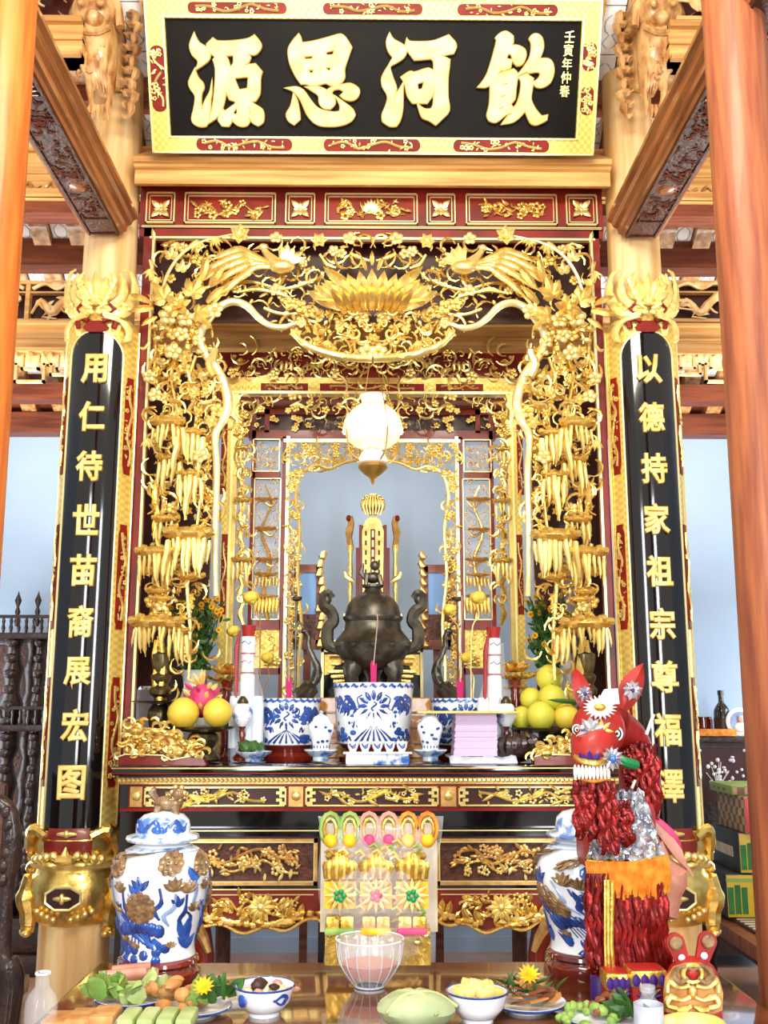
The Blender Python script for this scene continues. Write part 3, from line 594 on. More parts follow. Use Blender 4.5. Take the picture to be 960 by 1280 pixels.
# ---------------- couplet plaques wrapped round the columns
RPq = .172
def plaque(s, text, ys, label):
    cx = s*CXR; Yf = YC-RPq
    zp = lambda py: at(130 if s < 0 else 802, py, Yf).z
    def mp(lift=0): return lambda p: V((cx+(RPq+lift-p.y)*math.sin(p.x/RPq), YC-(RPq+lift-p.y)*math.cos(p.x/RPq), p.z))
    zb, zt = zp(1086), zp(392); t = thing('couplet_plaque', label, 'plaque', (cx, Yf, zb))
    A = R(76)*RPq; n = 18
    def sheet(half, ztop, zbot, dome, y0, y1, nz=1):
        m = MB(); vs = []; 
        for i in range(n+1):
            u = -half+2*half*i/n; zz = ztop-(dome*(1-math.sqrt(max(0, 1-(u/half)**2))) if dome else 0)
            vs += [V((u, y1, zbot)), V((u, y1, zz)), V((u, y0, zbot)), V((u, y0, zz))]
        fs = []
        for i in range(n): a = 4*i; fs += [(a, a+4, a+5, a+1), (a+2, a+3, a+7, a+6), (a+1, a+5, a+7, a+3), (a, a+2, a+6, a+4)]
        fs += [(0, 1, 3, 2), (4*n, 4*n+2, 4*n+3, 4*n+1)]
        return m.add(vs, fs)
    sheet(A, zt, zb, .05, .03, 0).map(mp()).build('gilt_border', 'gold_flat', t)
    B = R(43)*RPq; zk = zp(414); zq = zp(1040)
    sheet(B, zk, zq, B*.95, .01, -.006).map(mp()).build('black_panel', 'black_lacquer', t)
    e = MB(); pts = [(-B, -.008, zq)]+[(-B*math.cos(PI*i/16), -.008, zk-B*.95+B*.95*math.sin(PI*i/16)) for i in range(17)]+[(B, -.008, zq)]
    e.tube(pts, .0045, 5)
    for q in (-1, 1): e.tube([(q*A*.99, -.006, zb), (q*A*.99, -.006, zt-.05)], .005, 5)
    e.map(mp()).build('edge_bead', 'gold_edge', t)
    for q in (-1, 1):
        c = q*R(60)*RPq; w_ = .026
        for a, b in ((466, 588), (652, 785), (846, 985)):
            rc = rr_rect(c-w_, zp(b), c+w_, zp(a), .9)
            ct = MB(); nn_ = len(rc); ct.add([(x, -.001, z) for x, z in rc]+[(x, -.005, z) for x, z in rc], [(i, (i+1) % nn_, nn_+(i+1) % nn_, nn_+i) for i in range(nn_)]+[tuple(range(nn_, 2*nn_))])
            c_ = ct.map(mp()).build('cartouche', 'red_bright', t, smooth=False)
            sq = squiggle(MB(), c-w_, c+w_, zp(b), zp(a), 0, 30, rnd, .006); sq.v = [(x, -.009-z, y) for x, y, z in sq.v]
            sq.map(mp()).build('blossom_twig', 'gold_pale', c_)
    for k, (ch, y) in enumerate(zip(text, ys)):
        g = fit_glyph(glyph_mesh(ch, .16, .0, .006, .0066, 'gold_char'), .122, .146)
        zc = zp(y)
        for v in g.vertices: v.co = V((cx+v.co.x-s*.004, YC-RPq-.0065-v.co.z, zc+v.co.y))-ORG[t.name]
        g.update(); g.name = 'character'; o = bpy.data.objects.new('character', g); C.objects.link(o); o.parent = t
    # crest: two curling wings around a flaming jewel
    PXs = .0037; P = lambda u, v, w=0: V((u*PXs, -.012-w*PXs, zp(392)-(v-60)*PXs))
    cr = MB().prism([(x*PXs, zp(392)-(y-60)*PXs) for x, y in ((-26, 88), (26, 88), (34, 62), (20, 40), (0, 36), (-20, 40), (-34, 62))], .0, -.012); cr.map(mp()).build('crest_plate', 'gold_leaf', t)
    cr = MB().blob(P(0, 38, 4), (.040, .028, .055), 10, 7); [cr.leaf(.13-.02*abs(j), .035, .35, .15, M.Translation(P(j*3, 46, 8)) @ M.Rotation(j*.22, 4, 'Y'), 4) for j in range(-3, 4)]; cr.map(mp()).build('crest_jewel', 'gold_leaf', t)
    for q in (-1, 1):
        for pts, r in (([(8, 62), (26, 60), (38, 44), (43, 24), (38, 4), (28, 0)], [.02, .028, .026, .02, .012, .006]), ([(6, 58), (18, 50), (27, 36), (28, 18), (24, 6)], [.018, .022, .02, .014, .005]), ([(4, 52), (12, 40), (17, 26), (16, 10)], [.014, .016, .014, .005]), ([(10, 66), (28, 70), (37, 80), (36, 92), (30, 96)], [.012, .018, .016, .01])):
            m = MB().tube(spl([P(q*u, v, 5) for u, v in pts], 4), r, 7, flat=.7); m.map(mp()).build('crest_wing', 'gold_leaf', t)
        m = MB().tube(spl([P(q*8, 72, 3), P(q*22, 66, 3), P(q*20, 80, 3)], 3), .012, 6); m.map(mp()).build('crest_inset', 'red_bright', t)
        for j in range(7):
            u, v = 4+j*5.2, 62-j*1.5-(j % 2)*6; MB().blob(P(q*u, v, 8), (.014, .012, .014), 7, 5).map(mp()).build('crest_curl', 'gold_leaf', t)
        for j in range(5):
            m = MB().tube(spl([P(q*(3+j*2.5), 58-j*6, 9), P(q*(10+j*2), 52-j*8, 12), P(q*(6+j*1.5), 44-j*9, 10)], 3), [.007, .011, .004], 6); m.map(mp()).build('crest_flame', 'gold_leaf', t)
        m = MB().tube(spl([P(q*13, 50, 9), P(q*18, 56, 9), P(q*15, 62, 9)], 3), .007, 6); m.map(mp()).build('crest_inset', 'red_bright', t)
    m = MB().prism([(x*PXs, zp(392)-(y-60)*PXs) for x, y in ((-16, 80), (-8, 71), (8, 71), (16, 80), (8, 86), (-8, 86))], -.01, -.02); m.map(mp()).build('crest_inset', 'red_bright', t)
    # guardian-lion bracket at the foot
    g = thing('guardian_bracket', ('gilded guardian-lion bracket with red insets cradling the foot of the %s plaque' % ('left' if s < 0 else 'right')), 'bracket', (cx, YC-.2, zp(1165)))
    z = lambda py: at(100 if s < 0 else 832, py, YC-.2).z
    k0 = z(1160)
    def ring(pts, name, m, a0=-1.5, a1=1.5, parent=g, n=16):
        vs = []; fs = []; q = len(pts)
        for i in range(n+1):
            a = a0+(a1-a0)*i/n
            for r, zz in pts: vs.append((cx+r*math.sin(a), YC-r*math.cos(a), zz))
        for i in range(n):
            for j in range(q-1): fs.append((i*q+j, (i+1)*q+j, (i+1)*q+j+1, i*q+j+1))
        return MB().add(vs, fs).build(name, m, parent)
    ring([(.13, z(1168)), (.17, z(1158)), (.195, z(1140)), (.208, z(1118)), (.205, z(1104)), (.185, z(1096)), (.18, z(1090))], 'belly', 'gold')
    ring([(.17, z(1092)), (.2, z(1088)), (.205, z(1082)), (.195, z(1078)), (.175, z(1074))], 'jaw_rim', 'gold_pale')
    ring([(.17, z(1078)), (.195, z(1060)), (.19, z(1048)), (.175, z(1038)), (.168, z(1036))], 'brow_plate', 'gold')
    ring([(.192, z(1070)), (.199, z(1060)), (.199, z(1052))], 'mouth_inset', 'red_lacquer', -.55, .55); ring([(.2, z(1050)), (.19, z(1041)), (.181, z(1036.5))], 'brow_inset', 'red_lacquer', -.5, .5)
    def G(a, py, r): return V((cx+r*math.sin(a), YC-r*math.cos(a), z(py)))
    oc = MB(); pts = [G(.38*math.cos(q*PI/4+.39), 1123+15*math.sin(q*PI/4+.39), .214) for q in range(8)]; oc.add(pts+[G(0, 1123, .218)], [(i, (i+1) % 8, 8) for i in range(8)]); oc.build('belly_inset', 'dark_red', g)
    MB().tube(pts+[pts[0]], .006, 5).build('inset_rim', 'gold_edge', g); MB().blob(G(0, 1123, .218), (.04, .01, .012)).blob(G(0, 1123, .218), (.014, .014, .024)).build('inset_motif', 'gold_pale', g)
    MB().blob(G(0, 1043, .2), (.045, .01, .012)).blob(G(0, 1043, .2), (.014, .014, .018)).build('inset_motif', 'gold_pale', g)
    MB().blob(G(0, 1074, .21), (.05, .03, .022)).tube([G(0, 1070, .21), G(.03, 1058, .22)], [.02, .004], 6).build('snout', 'gold_pale', g)
    for q in (-1, 1):
        for j in range(4): MB().blob(G(q*(.25+.17*j), 1070+j*2, .205), (.02, .02, .02)).build('curl', 'gold_pale', g)
        MB().blob(G(q*.3, 1082, .205), (.035, .015, .014)).build('curl', 'gold_pale', g)
        MB().tube(spl([G(q*.5, 1048, .2), G(q*.85, 1040, .21), G(q*1.1, 1056, .205), G(q*1.25, 1080, .2)], 4), [.02, .03, .028, .015], 7).build('ear', 'gold', g)
        for j in range(4): MB().blob(G(q*(.18+.14*j), 1150-j*3, .205), (.013, .013, .013)).build('toe_bead', 'gold_pale', g)
        MB().tube(spl([G(q*1.05, 1100, .2), G(q*1.12, 1125, .215), G(q*1.1, 1148, .2), G(q*1.05, 1166, .2), G(q*.95, 1170, .21)], 4), [.03, .042, .036, .03, .024], 8).build('leg', 'gold', g)
        for j in range(3): MB().blob(G(q*(.9+.12*j), 1172, .215), (.017, .017, .014)).build('claw', 'gold_pale', g)
        for j in range(5): MB().tube(spl([G(q*1.2, 1040+j*22, .18), G(q*1.32, 1046+j*22, .2), G(q*1.28, 1058+j*22, .2)], 3), [.018, .02, .006], 6).build('mane_lock', 'gold', g)
plaque(-1, '用仁待世苗裔展宏图', (462, 521, 583, 650, 713, 777, 842, 907, 978), 'black couplet plaque with nine gold characters on the left column')
plaque(1, '以德持家祖宗尊福澤', (462, 522, 586, 649, 714, 780, 846, 912, 982), 'black couplet plaque with nine gold characters on the right column')

# ---------------- library of carved pieces (unit size, facing -Y)
def lib():
    L = {}
    m = MB()
    for j in range(5):
        a = j*2*PI/5+.3; m.blob((.55*math.cos(a), -.12, .55*math.sin(a)), (.42, .2, .42), 6, 4)
    m.blob((0, -.3, 0), (.22, .2, .22), 5, 4); L['blossom'] = m
    m = MB()
    for ring_, n_, tl in ((1, 6, .25), (.62, 5, -.3)):
        for j in range(n_):
            a = j*2*PI/n_+tl; m.leaf(.95*ring_, .62*ring_, .2, .3, M.Translation((0, -.15 if ring_ < 1 else 0, 0)) @ M.Rotation(a, 4, 'Y') @ M.Rotation(.35 if ring_ < 1 else .1, 4, 'X'), 3)
    m.blob((0, -.4, 0), (.24, .22, .24), 6, 4); L['peony'] = m
    m = MB()
    for a, l in ((0, 1), (.75, .8), (-.75, .8), (1.5, .55), (-1.5, .55)): m.leaf(l, .5, .2, .2, M.Rotation(a, 4, 'Y'), 3)
    L['lobed_leaf'] = m
    L['long_leaf'] = MB().leaf(1.3, .42, .22, .3, None, 4)
    m = MB()
    for a in (-.8, -.35, .05, .45, .9): m.leaf(1.15-.2*abs(a), .24, .25, .1, M.Rotation(PI+a, 4, 'Y'), 3)
    L['bamboo_leaf'] = m
    m = MB().tube(spl([(0, 0, 0), (.05, -.1, -.5), (-.04, -.12, -1.1), (.02, -.05, -1.75)], 3), [.24, .3, .26, .22, .05], 6); L['drip'] = m
    m = MB()
    pts = [(math.cos(a)*r, -.1, math.sin(a)*r) for a, r in [(i*.7, .95*(1-i/11)) for i in range(10)]]
    m.tube(pts, [.1, .16, .14, .12], 5); L['curl'] = m
    m = MB().tube(spl([(-1, 0, 0), (-.6, -.15, .35), (0, -.1, 0), (.5, -.15, -.35), (1, 0, .1)], 3), [.05, .13, .14, .12, .05], 5); L['scroll'] = m
    m = MB().blob((0, -.1, 0), (.3, .25, .42), 6, 5); m.leaf(.5, .3, .2, .2, M.Translation((0, 0, .2)), 3); L['bud'] = m
    # pine cloud: cap with hanging drips
    m = MB().blob((0, 0, 0), (1, .5, .28), 12, 6, jit=.06)
    for j in range(7): m.blob((-.8+j*.27, -.3, .05+.12*math.sin(j*2.1)), (.2, .2, .17), 5, 4)
    L['pine_cloud'] = m
    return L
LB = lib()
def pieces(m): return {k: v.mesh(k, m) for k, v in LB.items()}
PG = pieces('gold'); PP = pieces('gold_pale'); PD = pieces('gold_dark')
class Carve:
    """places carved pieces on a plane given in photograph pixels; every piece is mirrored about the shrine's centre line"""
    def __init__(s, t, Y): s.t = t; s.Y = Y; s.n = {}; s.px = at(300, 500, Y); s.k = (FW.dot(at(300, 500, Y)-V((0, 0, CZ))))/F; s.stuff = MB()
    def one(s, kind, x, y, size, rot=0, lib_=None, dy=0, mirror=True, sz=None):
        lib_ = lib_ or (PG if rnd.random() < .55 else PP)
        p = at(x, y, s.Y+dy); s.n[kind] = s.n.get(kind, 0)
        for q in ((0, 1) if mirror else (0,)):
            if s.n[kind] >= 296: return
            s.n[kind] += 1; sc = size*s.k
            put(kind, lib_[kind], s.t, (-p.x if q else p.x, p.y, p.z), (sc, sc, sc*(sz or 1)), -rot if q else rot, rnd.uniform(-.15, .15), flip=bool(q))
    def tube(s, pts, r, name='branch', m='gold_pale', dy=0, n=7, mirror=True, parent=None):
        P = spl([at(x, y, s.Y+dy+(d[0] if d else 0)) for x, y, *d in pts], 4)
        for q in ((0, 1) if mirror else (0,)):
            MB().tube([V((-p.x, p.y, p.z)) if q else p for p in P], [k*s.k for k in r] if isinstance(r, (list, tuple)) else r*s.k, n).build(name, m, parent or s.t)
    def fill(s, poly, n, kinds, smin, smax, d0=-.05, d1=.05, seed=1, up=None):
        rr = random.Random(seed); xs = [p[0] for p in poly]; ys = [p[1] for p in poly]; c = 0; pts = []; tries = 0
        while c < n and tries < n*60:
            tries += 1; x = rr.uniform(min(xs), max(xs)); y = rr.uniform(min(ys), max(ys))
            if not inside(x, y, poly): continue
            k = rr.choice(kinds); sz = rr.uniform(smin, smax)
            if any((x-a)**2+(y-b)**2 < (.55*(sz+z))**2 for a, b, z in pts) and tries < n*45: continue
            pts.append((x, y, sz)); c += 1
            s.one(k, x, y, sz, rr.uniform(-3.1, 3.1) if k not in ('drip', 'bamboo_leaf', 'pine_cloud') else rr.uniform(-.3, .3), dy=rr.uniform(d0, d1))
    def trace(s, poly, n, seed=3, r=1.3, step=6, d0=0, d1=.05):
        rr = random.Random(seed); xs = [p[0] for p in poly]; ys = [p[1] for p in poly]
        for _ in range(n):
            x = rr.uniform(min(xs), max(xs)); y = rr.uniform(min(ys), max(ys))
            if not inside(x, y, poly): continue
            a = rr.uniform(0, 6.3); pts = []; dd = rr.uniform(d0, d1); tw = rr.choice((-1, 1))*rr.uniform(.3, .8)
            for j in range(7): pts.append(at(x, y, s.Y+dd)); a += tw; x += step*math.cos(a); y += step*math.sin(a)
            for q in (1, -1): s.stuff.tube([V((q*p.x, p.y, p.z)) for p in pts], [r*s.k*k for k in (.6, 1.2, 1.3, 1.1, .5)], 5)
    def pine(s, x, y, w, drips, dl, seed=1, d=0):
        rr = random.Random(seed); s.one('pine_cloud', x, y, w/2, 0, dy=d, lib_=PG)
        for j in range(drips):
            u = -1+2*(j+.5)/drips; s.one('drip', x+u*w*.47, y+3+7*u*u, dl/1.75*rr.uniform(.5, 1.1)*.6, rr.uniform(-.12, .12), dy=d-.03+rr.uniform(-.02, .03), sz=1.8, lib_=PP)
    def done(s, m='gold', name='tracery'):
        if s.stuff.v: tag(s.stuff.build(name, m, s.t), kind='stuff')
def inside(x, y, poly):
    c = False; j = len(poly)-1
    for i in range(len(poly)):
        (xi, yi), (xj, yj) = poly[i], poly[j]
        if (yi > y) != (yj > y) and x < (xj-xi)*(y-yi)/(yj-yi)+xi: c = not c
        j = i
    return c
# ---------------- gilded canopy between the columns
YG = 4.64; ZT = at(465, 957, 4.35).z
TC = thing('carved_canopy', 'openwork gilded canopy with central lotus, two phoenixes and hanging pines around the altar opening', 'carved screen', (0, YG, ZT))
zt_ = at(465, 286, YRF).z
for q in (-1, 1):
    xo = at(174 if q < 0 else 754, 420, YRF).x; xo = q*abs(xo); xi = q*abs(at(187, 420, YRF).x)
    MB().span((min(xo, xi), YRF, ZT-.6), (max(xo, xi), YRF+.07, zt_)).build('side_stile', 'red_lacquer', TC, smooth=False)
    MB().span((xi-.006, YRF-.008, ZT), (xi+.006, YRF+.02, zt_-.035)).build('gold_line', 'gold_edge', TC, smooth=False)
pbox(174, 286, 754, 297, YRF, .07).build('top_rail', 'red_lacquer', TC, smooth=False); pbox(187, 296.5, 744, 299, YRF-.008, .03).build('gold_line', 'gold_edge', TC, smooth=False)
cv = Carve(TC, YG)
# big curving boughs
cv.tube([(270, 745), (269, 700), (270, 640), (271, 590), (269, 545), (279, 525), (285, 505), (281, 482), (272, 462), (258, 445), (251, 428), (252, 412), (262, 397), (272, 385), (290, 377), (308, 382), (322, 396), (336, 406), (352, 409), (366, 405), (380, 400)], [3.5, 4, 4, 4.2, 5, 6, 6.5, 6, 5.5, 5, 5, 5.5, 5.5, 5.5, 5, 5, 4.5, 4, 4, 3, 2], m='gold_edge', dy=-.02, n=9)
cv.tube([(367, 417), (378, 428), (396, 437), (420, 444), (445, 447), (465, 448)], [3.5, 4.5, 5, 5.5, 5.5, 5.5], dy=-.07, n=9)
cv.tube([(268, 470), (262, 455), (268, 440), (267, 428)], [5, 6, 5, 1], dy=-.03)
cv.tube([(202, 366), (208, 346), (218, 328), (230, 315), (244, 306), (262, 299), (290, 293)], [2, 2.3, 2.2, 2, 2, 1.6, 1.2], name='bamboo_cane', m='gold_edge', dy=-.05)
cv.tube([(187, 325), (192, 345), (200, 366)], [1.3, 1.5, 1.5], name='bamboo_cane', dy=-.04)
for pts in ([(262, 385), (285, 360), (310, 352), (330, 356), (350, 362)], [(300, 365), (320, 362), (345, 366), (362, 372)], [(235, 318), (250, 330), (270, 335), (292, 332)], [(350, 362), (372, 358), (392, 350)], [(330, 385), (350, 392), (372, 392), (395, 385)], [(400, 318), (408, 330), (420, 335)], [(438, 316), (448, 322), (462, 326)], [(215, 400), (222, 430), (214, 470), (222, 520), (214, 560)], [(245, 445), (236, 480), (246, 520), (240, 560), (250, 610), (246, 660)], [(200, 560), (205, 620), (198, 680), (204, 740), (200, 800)], [(237, 690), (234, 730), (238, 790), (236, 850)], [(192, 400), (195, 440), (190, 480)]):
    cv.tube(pts, [2.2, 2.6, 2.2, 1.8], dy=rnd.uniform(-.02, .03), m='gold', n=6)
# lotus
for j, (dx, l, w_) in enumerate([(q*9.5, 46-abs(q)*1.6, 17) for q in range(-6, 7)]):
    p = at(465, 384, YG-.03)
    m_ = MB().leaf(l*cv.k*(1.0 if abs(dx) < 20 else 1.12), w_*cv.k, .25, .25, M.Translation(p+V((dx*.8*cv.k, 0, 0))) @ M.Rotation(dx/60*1.25, 4, 'Y') @ M.Rotation(.15, 4, 'X'), 5)
    m_.build('lotus_petal', 'gold_pale', TC)
for j in range(-4, 5):
    p = at(465, 388, YG-.08)
    MB().leaf(34*cv.k, 13*cv.k, .3, .35, M.Translation(p+V((j*8*cv.k, 0, 0))) @ M.Rotation(j*.2, 4, 'Y') @ M.Rotation(.35, 4, 'X'), 4).build('lotus_petal', 'gold', TC)
for j, (a, x0, y0) in enumerate(((1.15, 478, 382), (.85, 485, 375), (1.45, 480, 388))):
    for q in (-1, 1):
        p = at(x0, y0, YG-.02); MB().leaf(58*cv.k, 18*cv.k, .2, .25, M.Translation((q*abs(p.x), p.y, p.z)) @ M.Rotation(q*a, 4, 'Y'), 5).build('lotus_leaf', 'gold', TC)
MB().blob(at(465, 372, YG-.1), (.05, .04, .035), 10, 6).build('lotus_heart', 'gold', TC)
for x, y in ((465, 316), (458, 322), (472, 322)): cv.one('long_leaf', x, y+16, 14, (x-465)*.06, dy=-.02, mirror=False)
# phoenixes
for q in (-1, 1):
    def Q(x, y, d=0): p = at(x, y, YG-.06+d); return V((p.x*(-q), p.y, p.z))
    s_ = cv.k
    MB().blob(Q(352, 333), (17*s_, .035, 9*s_), 10, 7).tube([Q(344, 328), Q(334, 318), Q(330, 312)], [8*s_, 5*s_, 4*s_], 8).build('phoenix_body', 'gold_pale', TC)
    MB().blob(Q(329, 309), (6*s_, .02, 5*s_), 8, 6).tube([Q(325, 309), Q(316, 312)], [2.5*s_, .5*s_], 5).build('phoenix_head', 'gold_pale', TC)
    for j, (dx, dz) in enumerate(((3, -24), (9, -27), (15, -22), (20, -14), (24, -8))):
        MB().tube(spl([Q(352+j*2, 330), Q(350+dx*.9, 330+dz*.6), Q(346+dx*1.5, 330+dz)], 3), [4*s_, 4.5*s_, 1*s_], 5, flat=.5).build('wing_feather', 'gold_pale', TC)
    for j, (x1, y1, x2, y2) in enumerate(((300, 318, 245, 345), (300, 326, 235, 358), (305, 332, 250, 366), (300, 312, 262, 326), (310, 340, 272, 372))):
        MB().tube(spl([Q(345, 333), Q((x1+330)/2, (y1+326)/2, -.01), Q(x1, y1, .0), Q((x1+x2)/2, (y1+y2)/2-2, .01), Q(x2, y2, .02)], 3), [4*s_, 5*s_, 5.5*s_, 4.5*s_, 1*s_], 6, flat=.45).build('tail_feather', 'gold', TC)
# top row of single blossoms standing on the rail, corner leaves
for x, y, k, sz in ((246, 300, 'bamboo_leaf', 17), (222, 303, 'bamboo_leaf', 13), (193, 301, 'long_leaf', 12), (300, 294, 'peony', 15), (270, 297, 'bamboo_leaf', 12), (345, 297, 'blossom', 9), (399, 302, 'peony', 12), (437, 298, 'blossom', 10), (188, 336, 'bamboo_leaf', 14), (196, 346, 'bamboo_leaf', 12), (214, 322, 'lobed_leaf', 15), (226, 338, 'lobed_leaf', 14)):
    cv.one(k, x, y, sz, rnd.uniform(-.3, .3), lib_=PP, dy=-.05)
for x, y, k, sz, r_ in ((192, 385, 'long_leaf', 24, -1.9), (188, 378, 'long_leaf', 20, -1.3), (206, 375, 'lobed_leaf', 26, -.6), (222, 384, 'peony', 20, 0), (240, 368, 'lobed_leaf', 26, .4), (258, 378, 'long_leaf', 24, .9), (246, 392, 'lobed_leaf', 22, 1.7), (262, 358, 'long_leaf', 26, .7), (252, 350, 'long_leaf', 24, .3), (210, 395, 'blossom', 13, 0), (232, 398, 'blossom', 12, 0), (268, 388, 'blossom', 12, 0), (196, 396, 'long_leaf', 18, -2.3), (252, 398, 'long_leaf', 18, 2.4)):
    cv.one(k, x, y, sz, r_, dy=-.08, lib_=PG if k != 'blossom' else PP)
top = [(195, 302), (465, 302), (465, 398), (385, 405), (330, 392), (300, 374), (262, 372), (195, 372)]
cv.fill([(200, 305), (300, 305), (300, 372), (200, 372)], 16, ['blossom', 'bud', 'long_leaf', 'scroll'], 6, 10, .0, .05, 11)
cv.fill([(290, 340), (405, 335), (400, 402), (350, 405), (300, 370)], 30, ['blossom', 'long_leaf', 'scroll', 'bud', 'blossom'], 6, 11, -.02, .05, 12)
cv.fill([(375, 305), (440, 308), (405, 350), (375, 350)], 12, ['blossom', 'long_leaf', 'bud'], 6, 10, -.02, .04, 13)
cv.fill([(385, 388), (465, 388), (465, 445), (400, 440), (368, 418)], 34, ['blossom', 'long_leaf', 'curl', 'bud', 'bamboo_leaf', 'peony'], 6, 12, -.09, .0, 14)
cv.fill([(360, 378), (465, 392), (465, 405), (370, 405)], 16, ['scroll', 'long_leaf', 'blossom'], 7, 11, -.03, .02, 15)
cv.trace(top, 90, 4, 1.5, 6, .0, .05); cv.trace([(375, 400), (465, 400), (465, 444), (395, 434)], 26, 5, 1.6, 5, -.06, 0)
# thick side foliage
side = [(192, 400), (250, 400), (262, 440), (282, 490), (280, 520), (266, 560), (264, 640), (192, 640)]
cv.fill([(194, 404), (248, 404), (250, 440), (262, 470), (194, 475)], 26, ['blossom', 'peony', 'lobed_leaf', 'long_leaf', 'bud'], 8, 14, -.06, .04, 21)
cv.fill([(192, 470), (272, 465), (280, 500), (268, 540), (262, 580), (225, 560), (192, 560)], 44, ['curl', 'lobed_leaf', 'blossom', 'peony', 'long_leaf', 'scroll'], 7, 13, -.07, .04, 22)
cv.fill([(240, 560), (264, 560), (262, 700), (246, 700)], 22, ['curl', 'blossom', 'long_leaf', 'scroll', 'lobed_leaf'], 6, 10, -.04, .04, 23)
cv.fill([(190, 560), (245, 560), (245, 650), (190, 650)], 12, ['long_leaf', 'bud', 'blossom', 'bamboo_leaf'], 6, 10, -.02, .05, 24)
cv.fill([(194, 404), (262, 404), (276, 470), (276, 540), (262, 560), (194, 560)], 60, ['long_leaf', 'lobed_leaf', 'curl', 'bud', 'scroll'], 9, 14, .02, .09, 51)
cv.fill([(192, 560), (262, 560), (258, 740), (188, 740)], 50, ['long_leaf', 'scroll', 'bud', 'lobed_leaf'], 8, 12, .04, .1, 52)
cv.fill([(188, 740), (240, 740), (236, 850), (188, 850)], 20, ['long_leaf', 'scroll', 'bud'], 7, 11, .03, .1, 53)
cv.trace(side, 110, 6, 1.7, 6, -.02, .05)
cv.tube([(187, 428), (180, 436), (172, 432)], [2, 2, 1], dy=-.06); cv.one('bamboo_leaf', 184, 548, 14, -.3, dy=-.06, lib_=PP); cv.one('blossom', 186, 470, 9, 0, dy=-.06)
cv.pine(210, 528, 46, 7, 34, 1, -.05); cv.pine(238, 540, 40, 6, 40, 2, -.03); cv.pine(212, 572, 34, 5, 44, 3, 0); cv.pine(238, 592, 34, 5, 50, 4, -.02)
cv.pine(208, 648, 36, 5, 22, 5, -.02)
cv.pine(236, 668, 62, 9, 46, 6, -.08); cv.pine(196, 690, 52, 8, 44, 7, -.07)
for a in ((212, 708, 30), (240, 720, 34), (184, 716, 22), (198, 738, 30), (205, 748, 26)): cv.one('pine_cloud', a[0], a[1], a[2]/2, 0, lib_=PG, dy=-.05)
cv.fill([(188, 710), (245, 710), (240, 775), (185, 775)], 18, ['blossom', 'lobed_leaf', 'bud', 'curl', 'long_leaf'], 7, 11, -.06, .02, 25)
cv.pine(196, 778, 66, 10, 30, 8, -.07); cv.pine(222, 788, 30, 4, 34, 9, -.05)
for y, r_ in ((600, 0), (640, .3), (690, 0), (740, .2), (800, 0), (830, .2)):
    cv.tube([(196, y), (194, y+22), (198, y+44)], [3, 4, 2.5], m='gold', dy=.0)
cv.trace([(190, 690), (262, 690), (250, 860), (188, 860)], 40, 7, 1.5, 6, -.03, .04)
cv.tube([(200, 795), (204, 830), (199, 880), (202, 930)], [4, 5, 4, 5], m='gold')
cv.done()
for q in (-1, 1):
    xo = q*abs(at(175, 700, YG+.42).x); xi = q*abs(at(263, 700, YG+.42).x)
    MB().span((min(xo, xi), YG+.40, ZT), (max(xo, xi), YG+.43, at(200, 440, YG+.4).z)).build('side_board', 'dark_red', TC, smooth=False)
pbox(188, 297, 742, 402, YG+.2, .03).build('back_board', 'dark_red', TC, smooth=False)  # dark sheet standing in for the shaded space above the tie beam

# ---------------- inner screen: red and gold frame behind the canopy
YI = 5.30
TI = thing('inner_screen', 'inner red and gold altar screen with pierced side windows, behind the gilded canopy', 'carved screen', (0, YI, ZT))
ci = Carve(TI, YI-.02)
def bx(a, b, c, d, Y, th, name, m, lift=0, both_=False, par=None):
    mb = pbox(a, b, c, d, Y, th, lift)
    if both_: mb.mir()
    return mb.build(name, m, par or TI, smooth=False)
def bxm(*a, **k):   # same box on the left and on the right as two objects
    o = bx(*a, **k); x0, y0, x1, y1 = a[:4]; 
    o2 = o.copy(); o2.data = o.data.copy(); C.objects.link(o2)
    for v in o2.data.vertices: v.co.x = -v.co.x
    o2.data.flip_normals(); ORG[o2.name] = ORG[o.name]; return o, o2
bx(262, 438, 668, 473, YI+.03, .04, 'red_board', 'red_lacquer')
bx(278, 472, 652, 478, YI, .06, 'moulding', 'gold_dark'); bx(278, 478, 652, 490, YI, .06, 'frieze', 'gold_flat'); bx(278, 489.5, 652, 492.5, YI, .06, 'moulding', 'gold_edge', .006)
for a, b in ((326, 385), (400, 530), (545, 604)):
    c_ = bx(a, 479.5, b, 488.5, YI-.004, .004, 'cartouche', 'red_bright'); carving(a+2, 480, b-2, 488, YI-.008, 14, 'scroll_carving', 'gold_pale', c_, .0045)
for i in range(8): ci.one('scroll', 296+i*3.7, 484, 2.4, 1.57, dy=.01, lib_=PP)
ci.fill([(290, 440), (465, 440), (465, 470), (290, 470)], 44, ['blossom', 'scroll', 'long_leaf', 'bamboo_leaf', 'curl', 'drip'], 5, 9, -.02, .03, 31)
ci.trace([(290, 442), (465, 442), (465, 470), (290, 470)], 46, 8, 1.4, 5, 0, .03)
for x in (352, 358, 364): ci.one('drip', x, 452, 7, 0, lib_=PP, dy=-.02)
ci.fill([(294, 494), (465, 494), (465, 514), (330, 514), (294, 530)], 34, ['blossom', 'scroll', 'long_leaf', 'bud', 'curl'], 4.5, 8, .02, .06, 32)
ci.trace([(294, 494), (465, 494), (465, 514), (330, 514), (294, 530)], 40, 9, 1.4, 5, .02, .05)
bxm(275, 492, 284, 945, YI, .05, 'gilt_strip', 'gold_flat'); bxm(284, 492, 286, 945, YI, .05, 'moulding', 'gold_edge', .012); bxm(286, 492, 292.5, 945, YI, .05, 'moulding', 'gold_pale')
